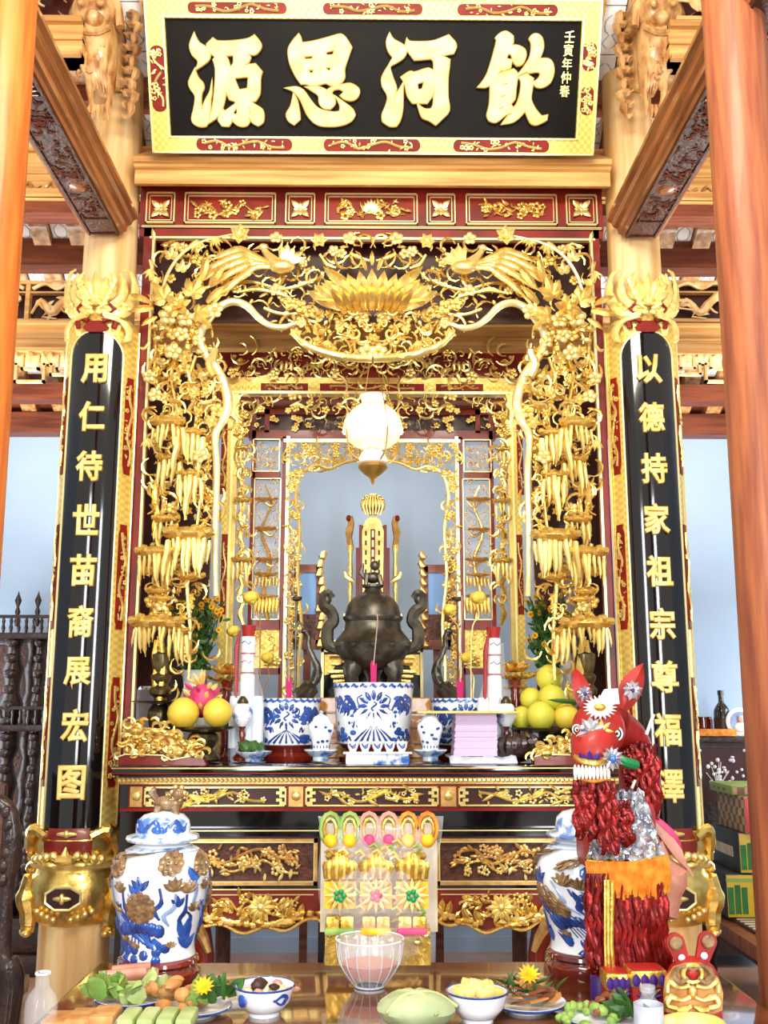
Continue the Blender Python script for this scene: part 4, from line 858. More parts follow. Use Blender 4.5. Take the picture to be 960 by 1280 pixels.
for y0, y1 in ((530, 618), (668, 768)):
    for q in (0, 1):
        a, b = (276, 283.5) if not q else (646.5, 654)
        c_ = bx(a, y0, b, y1, YI-.004, .004, 'cartouche', 'red_bright'); carving(a, y0+3, b, y1-3, YI-.008, 16, 'scroll_carving', 'gold_pale', c_, .004)
# carved column strips with hanging pines
for y in range(515, 760, 24): ci.tube([(303, y), (300, y+12), (304, y+26)], [3, 4, 3], name='trunk', m='gold', dy=.04)
ci.fill([(295, 518), (311, 518), (311, 700), (295, 700)], 40, ['long_leaf', 'blossom', 'curl', 'lobed_leaf'], 4, 7.5, -.01, .04, 33)
ci.trace([(294, 510), (312, 510), (312, 760), (294, 760)], 40, 10, 1.4, 4, .0, .04)
ci.pine(302, 700, 26, 5, 26, 11, 0); ci.pine(303, 625, 22, 4, 20, 12, 0); ci.pine(303, 560, 20, 4, 16, 13, 0)
ci.done('gold_pale')
# red window frame behind
YW = 5.5
TW = thing('screen_window_frame', 'red lacquered frame with glazed side lights and gilt lace border around the shrine opening', 'screen', (0, YW, ZT))
cw = Carve(TW, YW-.02)
def b2(*a, **k): k['par'] = TW; return bxm(*a, **k)
bx(311, 512, 619, 518, YW, .05, 'rail', 'red_lacquer', par=TW); bx(311, 538, 619, 549, YW, .05, 'rail', 'red_lacquer', par=TW)
for a, b in ((311, 316), (331, 337), (350, 355)):
    b2(a, 512 if a != 350 else 546, b, 541 if a == 331 else 905, YW, .05, 'stile', 'red_lacquer')
b2(355, 546, 359, 944, YW, .05, 'gilt_stile', 'gold_edge', .01); bx(355, 549, 575, 553, YW, .05, 'gilt_rail', 'gold_edge', .006, par=TW)
for a, b in ((316, 331), (337, 465)): b2(a, 518, b, 538, YW+.03, .01, 'back_board', 'dark_red')
for a, b in ((316, 331), (337, 464)):
    cw.fill([(a+2, 520), (b-2, 520), (b-2, 536), (a+2, 536)], int((b-a)/6)+1, ['scroll', 'long_leaf', 'blossom'], 3.5, 6, .0, .03, 41)
for y0, y1 in ((590, 598), (775, 787), (835, 843)): b2(316, y0, 350, y1, YW, .05, 'rail', 'red_lacquer')
for y0, y1 in ((549, 590), (598, 775)):
    b2(316, y0, 350, y1, YW+.045, .006, 'pane', 'glass_thin')
    for q in (0, 1):
        (lambda o: o)(pframe(316 if not q else 579, y0, 350 if not q else 614, y1, YW, 1.2, .006).build('bead', 'gold_edge', TW, smooth=False))
b2(316, 787, 350, 835, YW+.03, .01, 'gilt_panel', 'gold_flat')
cw.fill([(319, 790), (347, 790), (347, 832), (319, 832)], 12, ['blossom', 'long_leaf', 'curl', 'pine_cloud'], 4, 8, -.01, .02, 42)
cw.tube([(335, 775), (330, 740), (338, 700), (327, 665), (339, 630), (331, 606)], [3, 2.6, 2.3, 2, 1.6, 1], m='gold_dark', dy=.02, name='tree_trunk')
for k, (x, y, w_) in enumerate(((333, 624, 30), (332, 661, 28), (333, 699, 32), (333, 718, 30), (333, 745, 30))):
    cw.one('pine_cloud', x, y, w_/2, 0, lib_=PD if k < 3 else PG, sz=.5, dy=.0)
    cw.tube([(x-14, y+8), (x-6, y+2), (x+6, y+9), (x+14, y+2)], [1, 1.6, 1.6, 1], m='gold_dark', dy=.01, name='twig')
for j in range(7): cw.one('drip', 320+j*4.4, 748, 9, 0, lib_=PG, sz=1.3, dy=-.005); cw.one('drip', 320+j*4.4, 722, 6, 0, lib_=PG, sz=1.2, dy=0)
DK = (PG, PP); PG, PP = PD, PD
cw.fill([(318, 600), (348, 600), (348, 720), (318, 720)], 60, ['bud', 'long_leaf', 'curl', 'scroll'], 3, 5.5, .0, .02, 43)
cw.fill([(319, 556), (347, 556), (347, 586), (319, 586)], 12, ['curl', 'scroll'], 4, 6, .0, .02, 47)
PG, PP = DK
cw.fill([(319, 556), (347, 556), (347, 586), (319, 586)], 12, ['bud', 'long_leaf', 'curl', 'bamboo_leaf'], 3, 6, .0, .02, 44)
# gilt lace border of the opening
cw.tube([(377, 940), (373, 840), (377, 780), (372, 720), (375, 660), (370, 620), (378, 592), (396, 582), (412, 586), (432, 578), (465, 572)], [2.2]*11, name='lace_edge', m='gold_pale', dy=0)
cw.fill([(360, 556), (465, 556), (465, 570), (400, 578), (372, 600), (374, 935), (360, 935)], 190, ['curl', 'long_leaf', 'scroll', 'blossom', 'lobed_leaf'], 4, 7, -.01, .02, 45)
cw.trace([(360, 556), (465, 556), (465, 572), (400, 580), (372, 600), (374, 935), (360, 935)], 260, 12, 1.3, 4, .0, .02)
cw.fill([(408, 576), (422, 576), (420, 588), (408, 588)], 3, ['lobed_leaf'], 6, 8, -.01, .01, 46)
cw.done('gold_pale')
# ---------------- hanging oil lamp
YL2 = 4.95
lp = lambda x, y: at(x, y, YL2)
tl = thing('hanging_oil_lamp', 'lit hanging oil lamp with a white milk-glass shade on thin chains', 'lamp', tuple(lp(466, 605)))
c0 = lp(466, 545); k_ = .00392
def LT(prof, name, m, n=32, parent=tl, **kw):  # profile in px (r, y)
    return MB().lathe([(r*k_, lp(466, y).z) for r, y in prof], (c0.x, YL2, 0), n, **kw).build(name, m, parent)
LT([(17, 495), (15, 500), (14, 504), (20, 508), (30, 516), (37, 527), (39, 537), (36, 540)], 'shade', 'lamp_glass', cap=False)
for i in range(26):
    a = i*2*PI/26; put('shade_bead', (MB().blob((0, 0, 0), (.006, .006, .006), 6, 4).mesh('shade_bead', 'petal_white') if i == 0 else bead_), tl, (c0.x+.15*math.cos(a), YL2+.15*math.sin(a), lp(466, 540).z)); bead_ = tl.children[-1].data if i == 0 else bead_
LT([(36, 541), (33, 550), (24, 557), (12, 561)], 'lower_shade', 'lamp_glass', cap=False)
LT([(3, 552), (7, 556), (10, 562)], 'burner', 'lamp_metal'); LT([(8, 562), (14, 566), (19, 574), (20, 579), (16, 581)], 'oil_font', 'petal_white'); LT([(17, 580), (19, 585), (12, 592), (5, 597), (3, 602), (1, 606)], 'font_cradle', 'lamp_metal')
LT([(6, 520), (7, 532), (5, 552)], 'chimney', 'lamp_glass', 16)
for q in range(4):
    a = q*PI/2+.5
    MB().tube([lp(466, 440)+V((.02*math.cos(a), .02*math.sin(a), 0)), (c0.x+.152*math.cos(a), YL2+.152*math.sin(a), lp(466, 536).z)], .0022, 5).build('chain', 'lamp_metal', tl)
    MB().tube(spl([(c0.x+.15*math.cos(a), YL2+.15*math.sin(a), lp(466, 540).z), (c0.x+.13*math.cos(a), YL2+.13*math.sin(a), lp(466, 568).z), (c0.x+.06*math.cos(a), YL2+.06*math.sin(a), lp(466, 580).z)], 3), .004, 5).build('arm', 'lamp_metal', tl)
MB().tube([lp(466, 440), (c0.x, YL2, roofz(YL2))], .005, 5).build('chain', 'lamp_metal', tl)
point((c0.x, YL2, lp(466, 532).z), 16, (1, .82, .55), .05)
# ---------------- the altar
YA = 4.40
def zA(py, Y=YA): return at(465, py, Y).z
XA = abs(at(140, 960, 4.35).x); ZT = at(465, 957, 4.35).z
TA = thing('altar_table', 'tall black and red lacquered altar table with gilt carved frieze panels', 'altar', (0, 4.35, 0))
MB().rbox((0, 4.35+.625, ZT-.02), (2*XA, 1.25, .04), .006).build('table_top', 'black_lacquer', TA)
def ab(x0, y0, x1, y1, Y, th, name, m, lift=0, par=TA, mir=False):
    z1, z0 = zA(y0, Y), zA(y1, Y); X0 = at(x0, (y0+y1)/2, Y).x; X1 = at(x1, (y0+y1)/2, Y).x
    o = MB().span((X0, Y-lift, z0), (X1, Y+th, z1)).build(name, m, par, smooth=False)
    if mir:
        o2 = o.copy(); o2.data = o.data.copy(); C.objects.link(o2); ORG[o2.name] = ORG[o.name]
        for v in o2.data.vertices: v.co.x = -v.co.x-2*ORG[o.name].x
        o2.data.flip_normals()
    return o
RX = 930-150
ab(139, 959.5, 791, 961, 4.348, .01, 'red_line', 'gold_dark'); ab(139, 966, 791, 967.5, 4.348, .01, 'red_line', 'red_bright')
ab(148, 968, 782, 972, 4.38, .9, 'moulding', 'dark_red')
bd = MB(); z_ = zA(975.5, 4.385); x0 = at(150, 975, 4.385).x; nb = 110
ab(148, 971, 782, 980, 4.39, .9, 'moulding', 'gold_dark')
for i in range(nb): bd.blob((x0+(-2*x0)*i/(nb-1), 4.388, z_), (.0105, .008, .0095), 5, 4)
tag(bd.build('bead_row', 'gold_pale', TA), kind='stuff')
ab(150, 980, 780, 1013, YA, .8, 'frieze_board', 'red_lacquer')
ab(150, 980, 160, 1016, YA-.004, .8, 'corner_block', 'black_lacquer', mir=True)
ab(150, 1010, 780, 1013.5, YA, .1, 'moulding', 'red_bright', .012)
for a, b in ((181, 358), (382, 548), (573, 749)):
    pn = ab(a, 983, b, 1007.5, YA, .002, 'frieze_panel', 'dark_red', .003)
    pframe(a, 983, b, 1007.5, YA-.003, 1.5, .012).build('panel_frame', 'gold_pale', pn, smooth=False)
    carving(a+14, 985, b-14, 1006, YA-.008, 26, 'bamboo_carving', 'gold_pale', pn, .0045)
    q = MB()
    for x in (a, b):
        d = 1 if x == a else -1
        for u, v in ((5, 987), (9, 991), (5, 995), (9, 1000), (5, 1004)): p = at(x+d*u, v, YA-.008); q.span((p.x-.012, p.y-.006, p.z-.006), (p.x+.012, p.y+.006, p.z+.006))
    for k in range(12):
        p = at((a+b)/2+rnd.uniform(-.33, .33)*(b-a), 996+rnd.uniform(-6, 6), YA-.012); q.leaf(.06, .014, .3, .1, M.Translation(p) @ M.Rotation(rnd.uniform(.9, 2.2)*rnd.choice((-1, 1)), 4, 'Y'), 3)
    tag(q.build('corner_fret', 'gold_pale', pn), kind='stuff')
for a, b in ((163, 178), (361, 379), (551, 570), (752, 767)):
    o = ab(a, 983, b, 1008, YA, .002, 'gilt_block', 'gold_dark', .008); p = at((a+b)/2, 995, YA-.01); MB().blob(p, (.02, .008, .02)).build('rosette', 'gold_pale', o)
for s in (-1, 1):   # outer legs and side boards
    x0 = s*abs(at(148, 1050, YA).x); x1 = s*abs(at(176, 1050, YA).x)
    MB().span((min(x0, x1), YA+.01, 0), (max(x0, x1), YA+.12, zA(1013))).build('leg', 'black_lacquer', TA, smooth=False)
    MB().span((min(x0, x1), YA+1.0, 0), (max(x0, x1), YA+1.12, zA(1000))).build('leg', 'black_lacquer', TA, smooth=False)
x0 = at(170, 1025, YA+.03).x; MB().span((x0, YA+.05, zA(1040, YA+.05)), (-x0, YA+.09, zA(1012))).build('recess_board', 'black_lacquer', TA, smooth=False)
# lower offering table tucked under the altar
YT2 = 4.42
T2 = thing('low_altar_table', 'lower dark red cabinet table under the altar with gilt plum carvings and wavy apron', 'altar', (0, YT2, 0))
def lb(*a, **k): k['par'] = T2; return ab(*a, **k)
lb(188, 1035, 742, 1045, YT2, .7, 'table_top', 'black_lacquer'); lb(188, 1037.5, 742, 1039, YT2-.002, .01, 'gold_line', 'gold_edge')
lb(196, 1045, 734, 1165 if False else 1112, YT2+.01, .6, 'cabinet_body', 'dark_red')
for a, b in ((206, 397), (402, 541), (545, 724)):
    pn = lb(a, 1048, b, 1106, YT2+.01, .003, 'panel', 'wood_carved', .004)
    pframe(a, 1048, b, 1106, YT2+.006, 4, .014).build('panel_frame', 'gold_dark', pn, smooth=False)
    pframe(a+4, 1052, b-4, 1102, YT2+.0, .8, .010).build('gold_bead', 'gold_edge', pn, smooth=False)
    carving(a+14, 1055, b-10, 1086, YT2, 30, 'plum_carving', 'gold_dark', pn, .005); carving(a+26, 1068, b-12, 1098, YT2, 24, 'plum_carving', 'gold_pale', pn, .004)
lb(196, 1107, 734, 1112, YT2-.003, .05, 'moulding', 'black_lacquer'); lb(196, 1111, 734, 1112.4, YT2-.006, .03, 'gold_line', 'gold_edge')
def zl(py): return zA(py, YT2)
for a, b, q in ((238, 398, 0), (398, 545, 0), (545, 692, 0)):
    n = 24; xs = [a+(b-a)*i/n for i in range(n+1)]
    low = [1148+14*math.sin(PI*min(1, max(0, (x-a)/(b-a))))+4*math.sin(6*PI*(x-a)/(b-a)) for x in xs]
    pts = [(at(x, 1140, YT2).x, zl(l)) for x, l in zip(xs, low)]+[(at(b, 1140, YT2).x, zl(1112)), (at(a, 1140, YT2).x, zl(1112))]
    ap = MB().prism(pts, YT2+.04, YT2).build('apron', 'red_lacquer', T2, smooth=False)
    MB().tube([V((p[0], YT2-.008, p[1])) for p in pts[:n+1]], .009, 6).build('apron_edge', 'gold', ap)
    e = MB(); x_ = at(a+6, 1118, YT2-.003).x; y_ = at(b-6, 1118, YT2-.003).x
    e.span((x_, YT2-.005, zl(1118.6)), (y_, YT2+.001, zl(1117.6))); e.build('gold_line', 'gold_edge', ap, smooth=False)
    cf = MB()
    for i in range(30):
        x = rnd.uniform(a+4, b-4); t = (x-a)/(b-a); l = 1146+14*math.sin(PI*t); p = at(x, l-rnd.uniform(2, 8), YT2-.012); cf.blob(p, (.02, .014, .016), 6, 4); 
        if i % 2: cf.leaf(.06, .03, .3, .2, M.Translation(p) @ M.Rotation(rnd.uniform(-1.6, 1.6), 4, 'Y'), 3)
    tag(cf.build('border_carving', 'gold', ap), kind='stuff')
    carving(a+20, 1116, b-18, 1150, YT2-.004, 34, 'chrysanthemum_carving', 'gold', ap, .005)
    p = at((a+b)/2+8, 1134, YT2-.012); fl = MB()
    for j in range(12): fl.leaf(.055+.012*(j % 2), .025, .3, .2, M.Translation(p) @ M.Rotation(j*PI/6, 4, 'Y'), 3)
    fl.blob(p, (.02, .02, .02)); fl.build('chrysanthemum', 'gold_pale', ap)
for s in (-1, 1):
    lx = lambda x: s*abs(at(x, 1150, YT2).x)
    for yy in (0, .5):
        zz = [zl(1112), zl(1150), zl(1175), zl(1195), .2, .07, .0]; xx = [lx(222), lx(236), lx(250), lx(256), lx(257), lx(252), lx(246)]
        MB().tube([V((x, YT2+.05+yy, z)) for x, z in zip(xx, zz)], [.10, .075, .045, .035, .035, .05, .06], 10).build('leg', 'wood_carved' if yy else 'red_lacquer', T2)
    MB().tube([V((lx(243), YT2-.03, zl(1148))), V((lx(255), YT2, zl(1172))), V((lx(262), YT2, zl(1190)))], [.03, .022, .012], 7).build('leg_carving', 'gold_dark', T2)
# ---------------- things on the altar
def on(px, py): p = atz(px, py, ZT); return p
def kk(Y): return FW.dot(at(465, 900, Y)-V((0, 0, CZ)))/F
def latheY(px, Y, prof, name, m, par, n=28, **kw):   # profile (radius px, image y) for an axis at px on plane Y
    x = at(px, 900, Y).x; k = kk(Y); return MB().lathe([(r*k, at(px, y, Y).z) for r, y in prof], (x, Y, 0), n, **kw).build(name, m, par)
def wrap(cx, cy, rf, z0, mb, lift=.002):   # flat (x,depth,z) -> round pot surface
    def f(p): a = p.x/rf(p.z); r = rf(p.z)+lift-p.y; return V((cx+r*math.sin(a), cy-r*math.cos(a), p.z))
    return mb.map(f)
def stroke(mb, pts, r, flat=.35, n=5): return mb.tube(spl([(x, 0, z) for x, z in pts], 3), r, n, flat=flat)
def pot(px, Y, half, ytop, ybot, label, seed, stand=True):
    x = at(px, 900, Y).x; k = kk(Y); r = half*k; zt = at(px, ytop, Y).z; zb = at(px, ybot, Y).z; h = zt-zb; rr = random.Random(seed)
    t = thing('incense_bowl', label, 'incense bowl', (x, Y, ZT))
    prf = [(r*.86, 0), (r*.9, .02*h), (r*.97, .4*h), (r, .8*h), (r*1.02, .9*h), (r*1.02, h), (r*.97, h), (r*.95, h*.9), (r*.93, h*.8)]
    MB().lathe([(a, zb+b) for a, b in prf], (x, Y, 0), 40).build('bowl', 'porcelain', t)
    MB().lathe([(r*.93, zb+h*.86), (0.001, zb+h*.88)], (x, Y, 0), 24, cap=False).build('sand', 'pearl_grey', t)
    rf = lambda z: r*(.9+.1*min(1, max(0, (z-zb)/(h*.85))))
    u = r
    def S(mb, nm, m, par=t): return wrap(x, Y, rf, 0, mb).build(nm, m, par)
    m = MB()
    for q in (-1, 1):
        for i in range(5):    # clouds and dragon bodies
            bx_, bz = q*u*(.62+.1*i), zb+h*(.62+.06*math.sin(i*2))
            stroke(m, [(bx_-.03, bz-.02), (bx_, bz+.022), (bx_+.03, bz-.01), (bx_+.012, bz-.04)], [.006, .011, .009, .004])
        stroke(m, [(q*u*.28, zb+h*.80), (q*u*.42, zb+h*.74), (q*u*.36, zb+h*.6), (q*u*.5, zb+h*.52), (q*u*.58, zb+h*.40)], [.003, .004, .003, .003])
        stroke(m, [(q*u*.42, zb+h*.28), (q*u*.47, zb+h*.4), (q*u*.53, zb+h*.28), (q*u*.6, zb+h*.38)], [.004, .006, .003])
    tag(S(m, 'painted_dragon', 'blue_dark'), kind='stuff')
    m = MB()
    for q in (-1, 1):
        for i in range(16):
            a = q*u*rr.uniform(.55, 1.25); b = zb+h*rr.uniform(.35, .8); m.blob((a, 0, b), (.016*rr.uniform(.6, 1.4), .002, .012*rr.uniform(.6, 1.4)), 7, 4)
        for i in range(10):
            a = q*u*rr.uniform(.5, 1.3); m.blob((a, 0, zb+h*rr.uniform(.08, .25)), (.018, .002, .012), 7, 4)
    S(m, 'painted_cloud', 'blue_mid')
    m = MB()
    for i in range(-3, 4): stroke(m, [(0, zb+h*.34), (i*.016, zb+h*.2), (i*.03, zb+h*.05)], [.002, .0045, .006])
    for i in range(-8, 9): 
        if abs(i) > 3: stroke(m, [(i*.03-.014, zb+h*.06), (i*.03, zb+h*.13), (i*.03+.014, zb+h*.06)], [.003, .006, .003])
    S(m, 'painted_wave', 'blue_dark')
    m = MB(); nf = 12
    for i in range(nf): a = i*2*PI/nf; m.leaf(.05*(r/.19), .022, .1, 0, M.Translation((.028*math.cos(a), 0, zb+h*.62+.028*math.sin(a))) @ M.Rotation(PI/2-a, 4, 'Y'), 3)
    S(m, 'painted_flame', 'blue_dark'); m = MB().blob((0, -.001, zb+h*.62), (.026, .002, .026), 12, 4); S(m, 'painted_sun', 'porcelain')
    m = MB(); stroke(m, [(0, zb+h*.62+.02), (.012, zb+h*.62+.01), (0, zb+h*.62), (-.010, zb+h*.62-.01), (0, zb+h*.62-.02)], .0045); m.v = [(a, b-.003, c) for a, b, c in m.v]; S(m, 'painted_swirl', 'blue_dark')
    m = MB()
    for i in range(26):
        a = -PI*r+2*PI*r*i/26; stroke(m, [(a-.018, zb+h*.93), (a-.006, zb+h*.965), (a+.008, zb+h*.93), (a+.018, zb+h*.95)], [.004, .008, .007, .003])
    wrap(x, Y, lambda z: r*1.02, 0, m).build('rim_scroll', 'blue_mid', t)
    if stand:
        MB().lathe([(r*.88, ZT), (r*.92, ZT+(zb-ZT)*.25), (r*.72, ZT+(zb-ZT)*.5), (r*.8, ZT+(zb-ZT)*.75), (r*.9, zb)], (x, Y, 0), 32).build('stand', 'rosewood', t)
    return t, x, zt
pc = pot(467, 4.78, 49, 854, 930, 'large central blue and white incense bowl with a flaming sun motif', 1)
pl = pot(361, 4.86, 38.5, 873, 931, 'blue and white incense bowl left of the central one, on a rosewood stand', 2)
pr_ = pot(579, 4.90, 39, 873, 931, 'blue and white incense bowl behind the pink paper stack', 3)
def incense(px, Y, y0, y1, zb, label, lean=0):
    t = thing('incense_sticks', label, 'incense', tuple(at(px, y1, Y)))
    for i in range(9):
        dx = (i-4)*.9; h_ = rnd.uniform(-3, 5)
        MB().tube([at(px+dx*.7, y1+12, Y), at(px+dx, y1-24+h_, Y)], .0022, 5).build('pink_stub', 'incense_pink', t)
    MB().tube(spl([at(px, y1-20, Y), at(px+lean, (y0+y1)/2, Y), at(px+lean*2.5, y0+6, Y), at(px+lean*1.6, y0, Y)], 3), .0028, 5).build('burning_stick', 'incense', t)
incense(467, 4.78, 768, 852, 0, 'long incense stick over pink stubs in the central bowl', 2)
incense(361, 4.86, 700, 872, 0, 'incense stick and pink stubs in the left bowl', 0)
incense(575, 4.90, 745, 872, 0, 'incense stick and pink stubs in the right bowl', 1)
def jar(px, label):
    Y = 4.52; x = at(px, 900, Y).x; t = thing('lidded_jar', label, 'jar', (x, Y, ZT))
    b = lambda pr, nm, m: latheY(px, Y, pr, nm, m, t, 24)
    b([(10, 951), (10, 946), (14, 944), (21, 938), (21, 936.5), (10, 938)], 'dish', 'lid_glaze')
    b([(11, 938), (10, 934), (13, 922), (16, 912), (15.5, 906), (12, 902), (9, 901)], 'body', 'porcelain')
    b([(11, 902), (11, 900), (9, 896), (4, 893.5), (2, 892), (3, 890), (1, 888)], 'lid', 'lid_glaze')
    k = kk(Y); m = MB()
    for i in range(9): m.blob((rnd.uniform(-14, 14)*k, 0, at(px, rnd.uniform(907, 928), Y).z), (.008, .002, .006), 6, 4)
    for i in range(8): m.leaf(.014, .006, .1, 0, M.Translation(((i-4)*4*k, 0, at(px, 935, Y).z)), 3)
    wrap(x, Y, lambda z: 15.8*k if z > at(px, 925, Y).z else 12.8*k, 0, m, .001).build('painted_leaf', 'blue_dark', t)['kind'] = 'stuff'
jar(401.5, 'small blue and white lidded jar left of the row of teacups'); jar(537.5, 'small blue and white lidded jar right of the row of teacups')
Yc = 4.42
t = thing('cup_stand', 'low blue and white porcelain stand carrying five teacups', 'stand', (at(472, 950, Yc).x, Yc, ZT))
a = at(432, 952, Yc); b = at(512, 941, Yc); MB().rbox(((a.x+b.x)/2, Yc+.03, (ZT+b.z)/2), (b.x-a.x, .10, b.z-ZT), .008).build('body', 'pot_paint', t)
MB().rbox(((a.x+b.x)/2, Yc+.03, b.z), (b.x-a.x+.02, .12, .008), .003).build('rim', 'porcelain', t)
for i, nm in enumerate(('leftmost', 'second from left', 'middle', 'second from right', 'rightmost')):
    px = 441+i*15.4; p = at(px, 940, Yc); k = kk(Yc)
    tc_ = thing('teacup', nm+' of the five small blue and white teacups', 'cup', (p.x, Yc+.02, b.z+.004), 'teacups on the porcelain stand')
    z0 = b.z+.004; MB().lathe([(4*k, z0), (4.5*k, z0+.006), (6.5*k, z0+.02), (7.2*k, z0+.042), (6.6*k, z0+.042), (5*k, z0+.015), (.0001, z0+.01)], (p.x, Yc+.02, 0), 18).build('bowl', 'porcelain', tc_)
    m = MB(); stroke(m, [(-.014, z0+.034), (0, z0+.018), (.012, z0+.034)], [.003, .008, .003]); wrap(p.x, Yc+.02, lambda z: 6.9*k, 0, m).build('painted_leaf', 'blue_dark', tc_)
# candlesticks
def candlestick(px, Y, y0, y1, label, pan):
    t = thing('brass_candlestick', label, 'candlestick', (at(px, 900, Y).x, Y, ZT)); h = y1-y0
    pr = [(15, 951), (18, 946), (16, 938), (10, 930), (8, 920), (12, 908), (15, 896), (14, 888), (9, 880), (8, 872), (13, 868), (14, 862), (9, 856), (12, 850), (13, 845), (9, 841), (11, 836), (13, 826), (13, 818), (8, 815), (7, 811), (2, 810)]
    latheY(px, Y, pr, 'stem', 'brass_dark', t, 24)
    if pan: latheY(px+8, Y, [(4, 881), (40, 878), (44, 876), (40, 877), (4, 879)], 'drip_pan', 'brass_dark', t, 32)
candlestick(199, 4.66, 815, 950, 'turned brass candlestick with a wide drip pan, left side of the altar', True)
candlestick(734, 4.66, 815, 950, 'turned brass candlestick behind the paper horse on the right', False)
# fruit compotes
def pomelo(px, py, r, Y, label, grp, m='pomelo'):
    p = at(px, py, Y); k = kk(Y); t = thing('pomelo', label, 'fruit', (p.x, Y, p.z-r*k), grp)
    MB().lathe([(.001, -.93), (.3, -.96), (.62, -.78), (.9, -.42), (1, 0), (.92, .4), (.68, .72), (.38, .93), (.15, 1.0), (.001, .98)], (0, 0, 0), 24, mx=M.Translation(p) @ M.Scale(r*k, 4)).build('flesh', m, t)
    MB().tube([p+V((0, 0, r*k*.96)), p+V((.003, 0, r*k*1.06))], [.004, .003], 5).build('stem', 'leaf_green', t); return t
def compote(px, Y, half, ytop, label, off=0):
    t = thing('brass_compote', label, 'fruit stand', (at(px, 900, Y).x, Y, ZT))
    latheY(px, Y, [(20, 952), (22, 949), (20, 944), (17, 940), (12, 936), (17, 930), (20, 924), (18, 918), (13, 915), (half*.6, ytop+4), (half, ytop), (half+2, ytop-3), (half-2, ytop-1.5), (half*.5, ytop+1), (.1, ytop+1)], 'stand', 'brass_dark', t, 32); return t
compote(255, 4.56, 36, 911, 'brass fruit stand with two yellow pomelos and a dragon fruit')
pomelo(229, 892, 20, 4.54, 'yellow pomelo on the left of the left brass stand', 'pomelos on the left stand'); pomelo(272, 891, 18.5, 4.54, 'yellow pomelo on the right of the left brass stand', 'pomelos on the left stand')
p = at(252, 876, 4.62); t = thing('dragon_fruit', 'pink dragon fruit with green-tipped scales between two pomelos', 'fruit', (p.x, p.y, p.z-.07))
MB().blob(p, (.062, .055, .075), 14, 10).build('flesh', 'pink', t)
for j in range(20):
    a = j*2.4; b = -.7+j*.085; q = p+V((.06*math.cos(a)*math.cos(b), .052*math.sin(a)*math.cos(b), .072*math.sin(b)))
    MB().leaf(.045, .022, .2, .1, M.Translation(q) @ M.Rotation(.9*math.cos(a), 4, 'Y') @ M.Rotation(-.7*math.sin(a), 4, 'X'), 3).build('scale', 'pink' if j % 2 else 'food_yellow', t)
for j in range(7):
    a = j*.9; MB().leaf(.075, .016, .2, .3, M.Translation(p+V((0, 0, .065))) @ M.Rotation(.7*math.cos(a)-.5, 4, 'Y') @ M.Rotation(.5*math.sin(a), 4, 'X'), 3).build('crown_leaf', 'food_yellow', t)
compote(692, 4.66, 50, 912, 'wide brass fruit stand piled with yellow pomelos')
for (x, y, r, Y, w_) in ((676, 895, 18.5, 4.62, 'front left pomelo of the right pile, largest'), (708, 896, 16.5, 4.62, 'front right pomelo of the right pile beside the horse ear'), (652, 898, 15, 4.72, 'leftmost pomelo of the right pile, half hidden'), (664, 874, 14.5, 4.76, 'pomelo second tier left in the right pile'), (690, 873, 17.5, 4.68, 'central second-tier pomelo in the right pile'), (687, 848, 17.5, 4.74, 'topmost pomelo of the right pile'), (713, 870, 13.5, 4.78, 'small pomelo at the back right of the right pile')):
    pomelo(x, y, r, Y, w_, 'pomelos on the right stand', 'pomelo_green' if x < 700 else 'pomelo')
p = at(708, 880, 4.58); t = thing('green_leaf', 'long dark green leaf lying between the pomelos on the right', 'leaf', tuple(p)); MB().leaf(.16, .022, .2, .1, M.Translation(at(728, 878, 4.58)) @ M.Rotation(-1.5, 4, 'Y')).build('blade', 'leaf_green', t)
# carved dragon blocks on red bases
def block(x0, x1, label, seed, ytop=902):
    Y = 4.42; rr = random.Random(seed); a = at(x0, 945, Y); b = at(x1, 945, Y); t = thing('carved_dragon_block', label, 'carving', ((a.x+b.x)/2, Y, ZT))
    zb = ZT; z = lambda py: at(x0, py, Y).z
    pts = [(a.x, zb), (b.x, zb), (b.x-.015, z(948)), (b.x-.06, z(945)), ((a.x+b.x)/2+.04, z(950)), ((a.x+b.x)/2, z(944)), (a.x+.03, z(943)), (a.x, z(946))]
    MB().prism(pts, Y+.09, Y).build('base', 'red_lacquer', t, smooth=False); MB().tube([(x, Y-.004, zz) for x, zz in pts[2:]], .0035, 5).build('gold_line', 'gold_edge', t)
    w_ = b.x-a.x; m = MB(); m2 = MB()
    def hz(x): u = (x-a.x)/w_; u = u if x0 < 400 else 1-u; return z(ytop+2+28*max(0, (u-.45))/.55)
    m.v += []
    MB().prism([(a.x+.01, zb+.02), (b.x-.03, zb+.02)]+[(b.x-.03-(w_-.04)*i/6, hz(b.x-.03-(w_-.04)*i/6)-.02) for i in range(7)], Y+.08, Y+.04).build('core', 'gold_dark', t)
    for i in range(95):
        x = a.x+rr.uniform(.02, .97)*w_; zz = rr.uniform(z(947), hz(x)); aa = rr.uniform(0, 6.3); q = [V((x, Y+rr.uniform(0, .06), zz))]; tw = rr.choice((-1, 1))*rr.uniform(.4, .9)
        for j in range(6): aa += tw; q.append(q[-1]+V((.012*math.cos(aa), -.002, .010*math.sin(aa))))
        (m if i % 2 else m2).tube(q, [.004, .0075, .008, .006, .003], 5)
    for i in range(24):
        x = a.x+rr.uniform(.02, .95)*w_; q = V((x, Y+rr.uniform(-.01, .04), rr.uniform(z(944), hz(x)-.01))); m.blob(q, (.018, .014, .014), 7, 5)
    tag(m.build('dragon_scrolls', 'gold', t), kind='stuff'); tag(m2.build('cloud_scrolls', 'gold_pale', t), kind='stuff')
block(148, 258, 'gilded carved dragon and clouds on a low red base at the altar left edge', 1); block(668, 782, 'gilded carved dragon on a low red base at the altar right edge behind the horse', 2, 908)
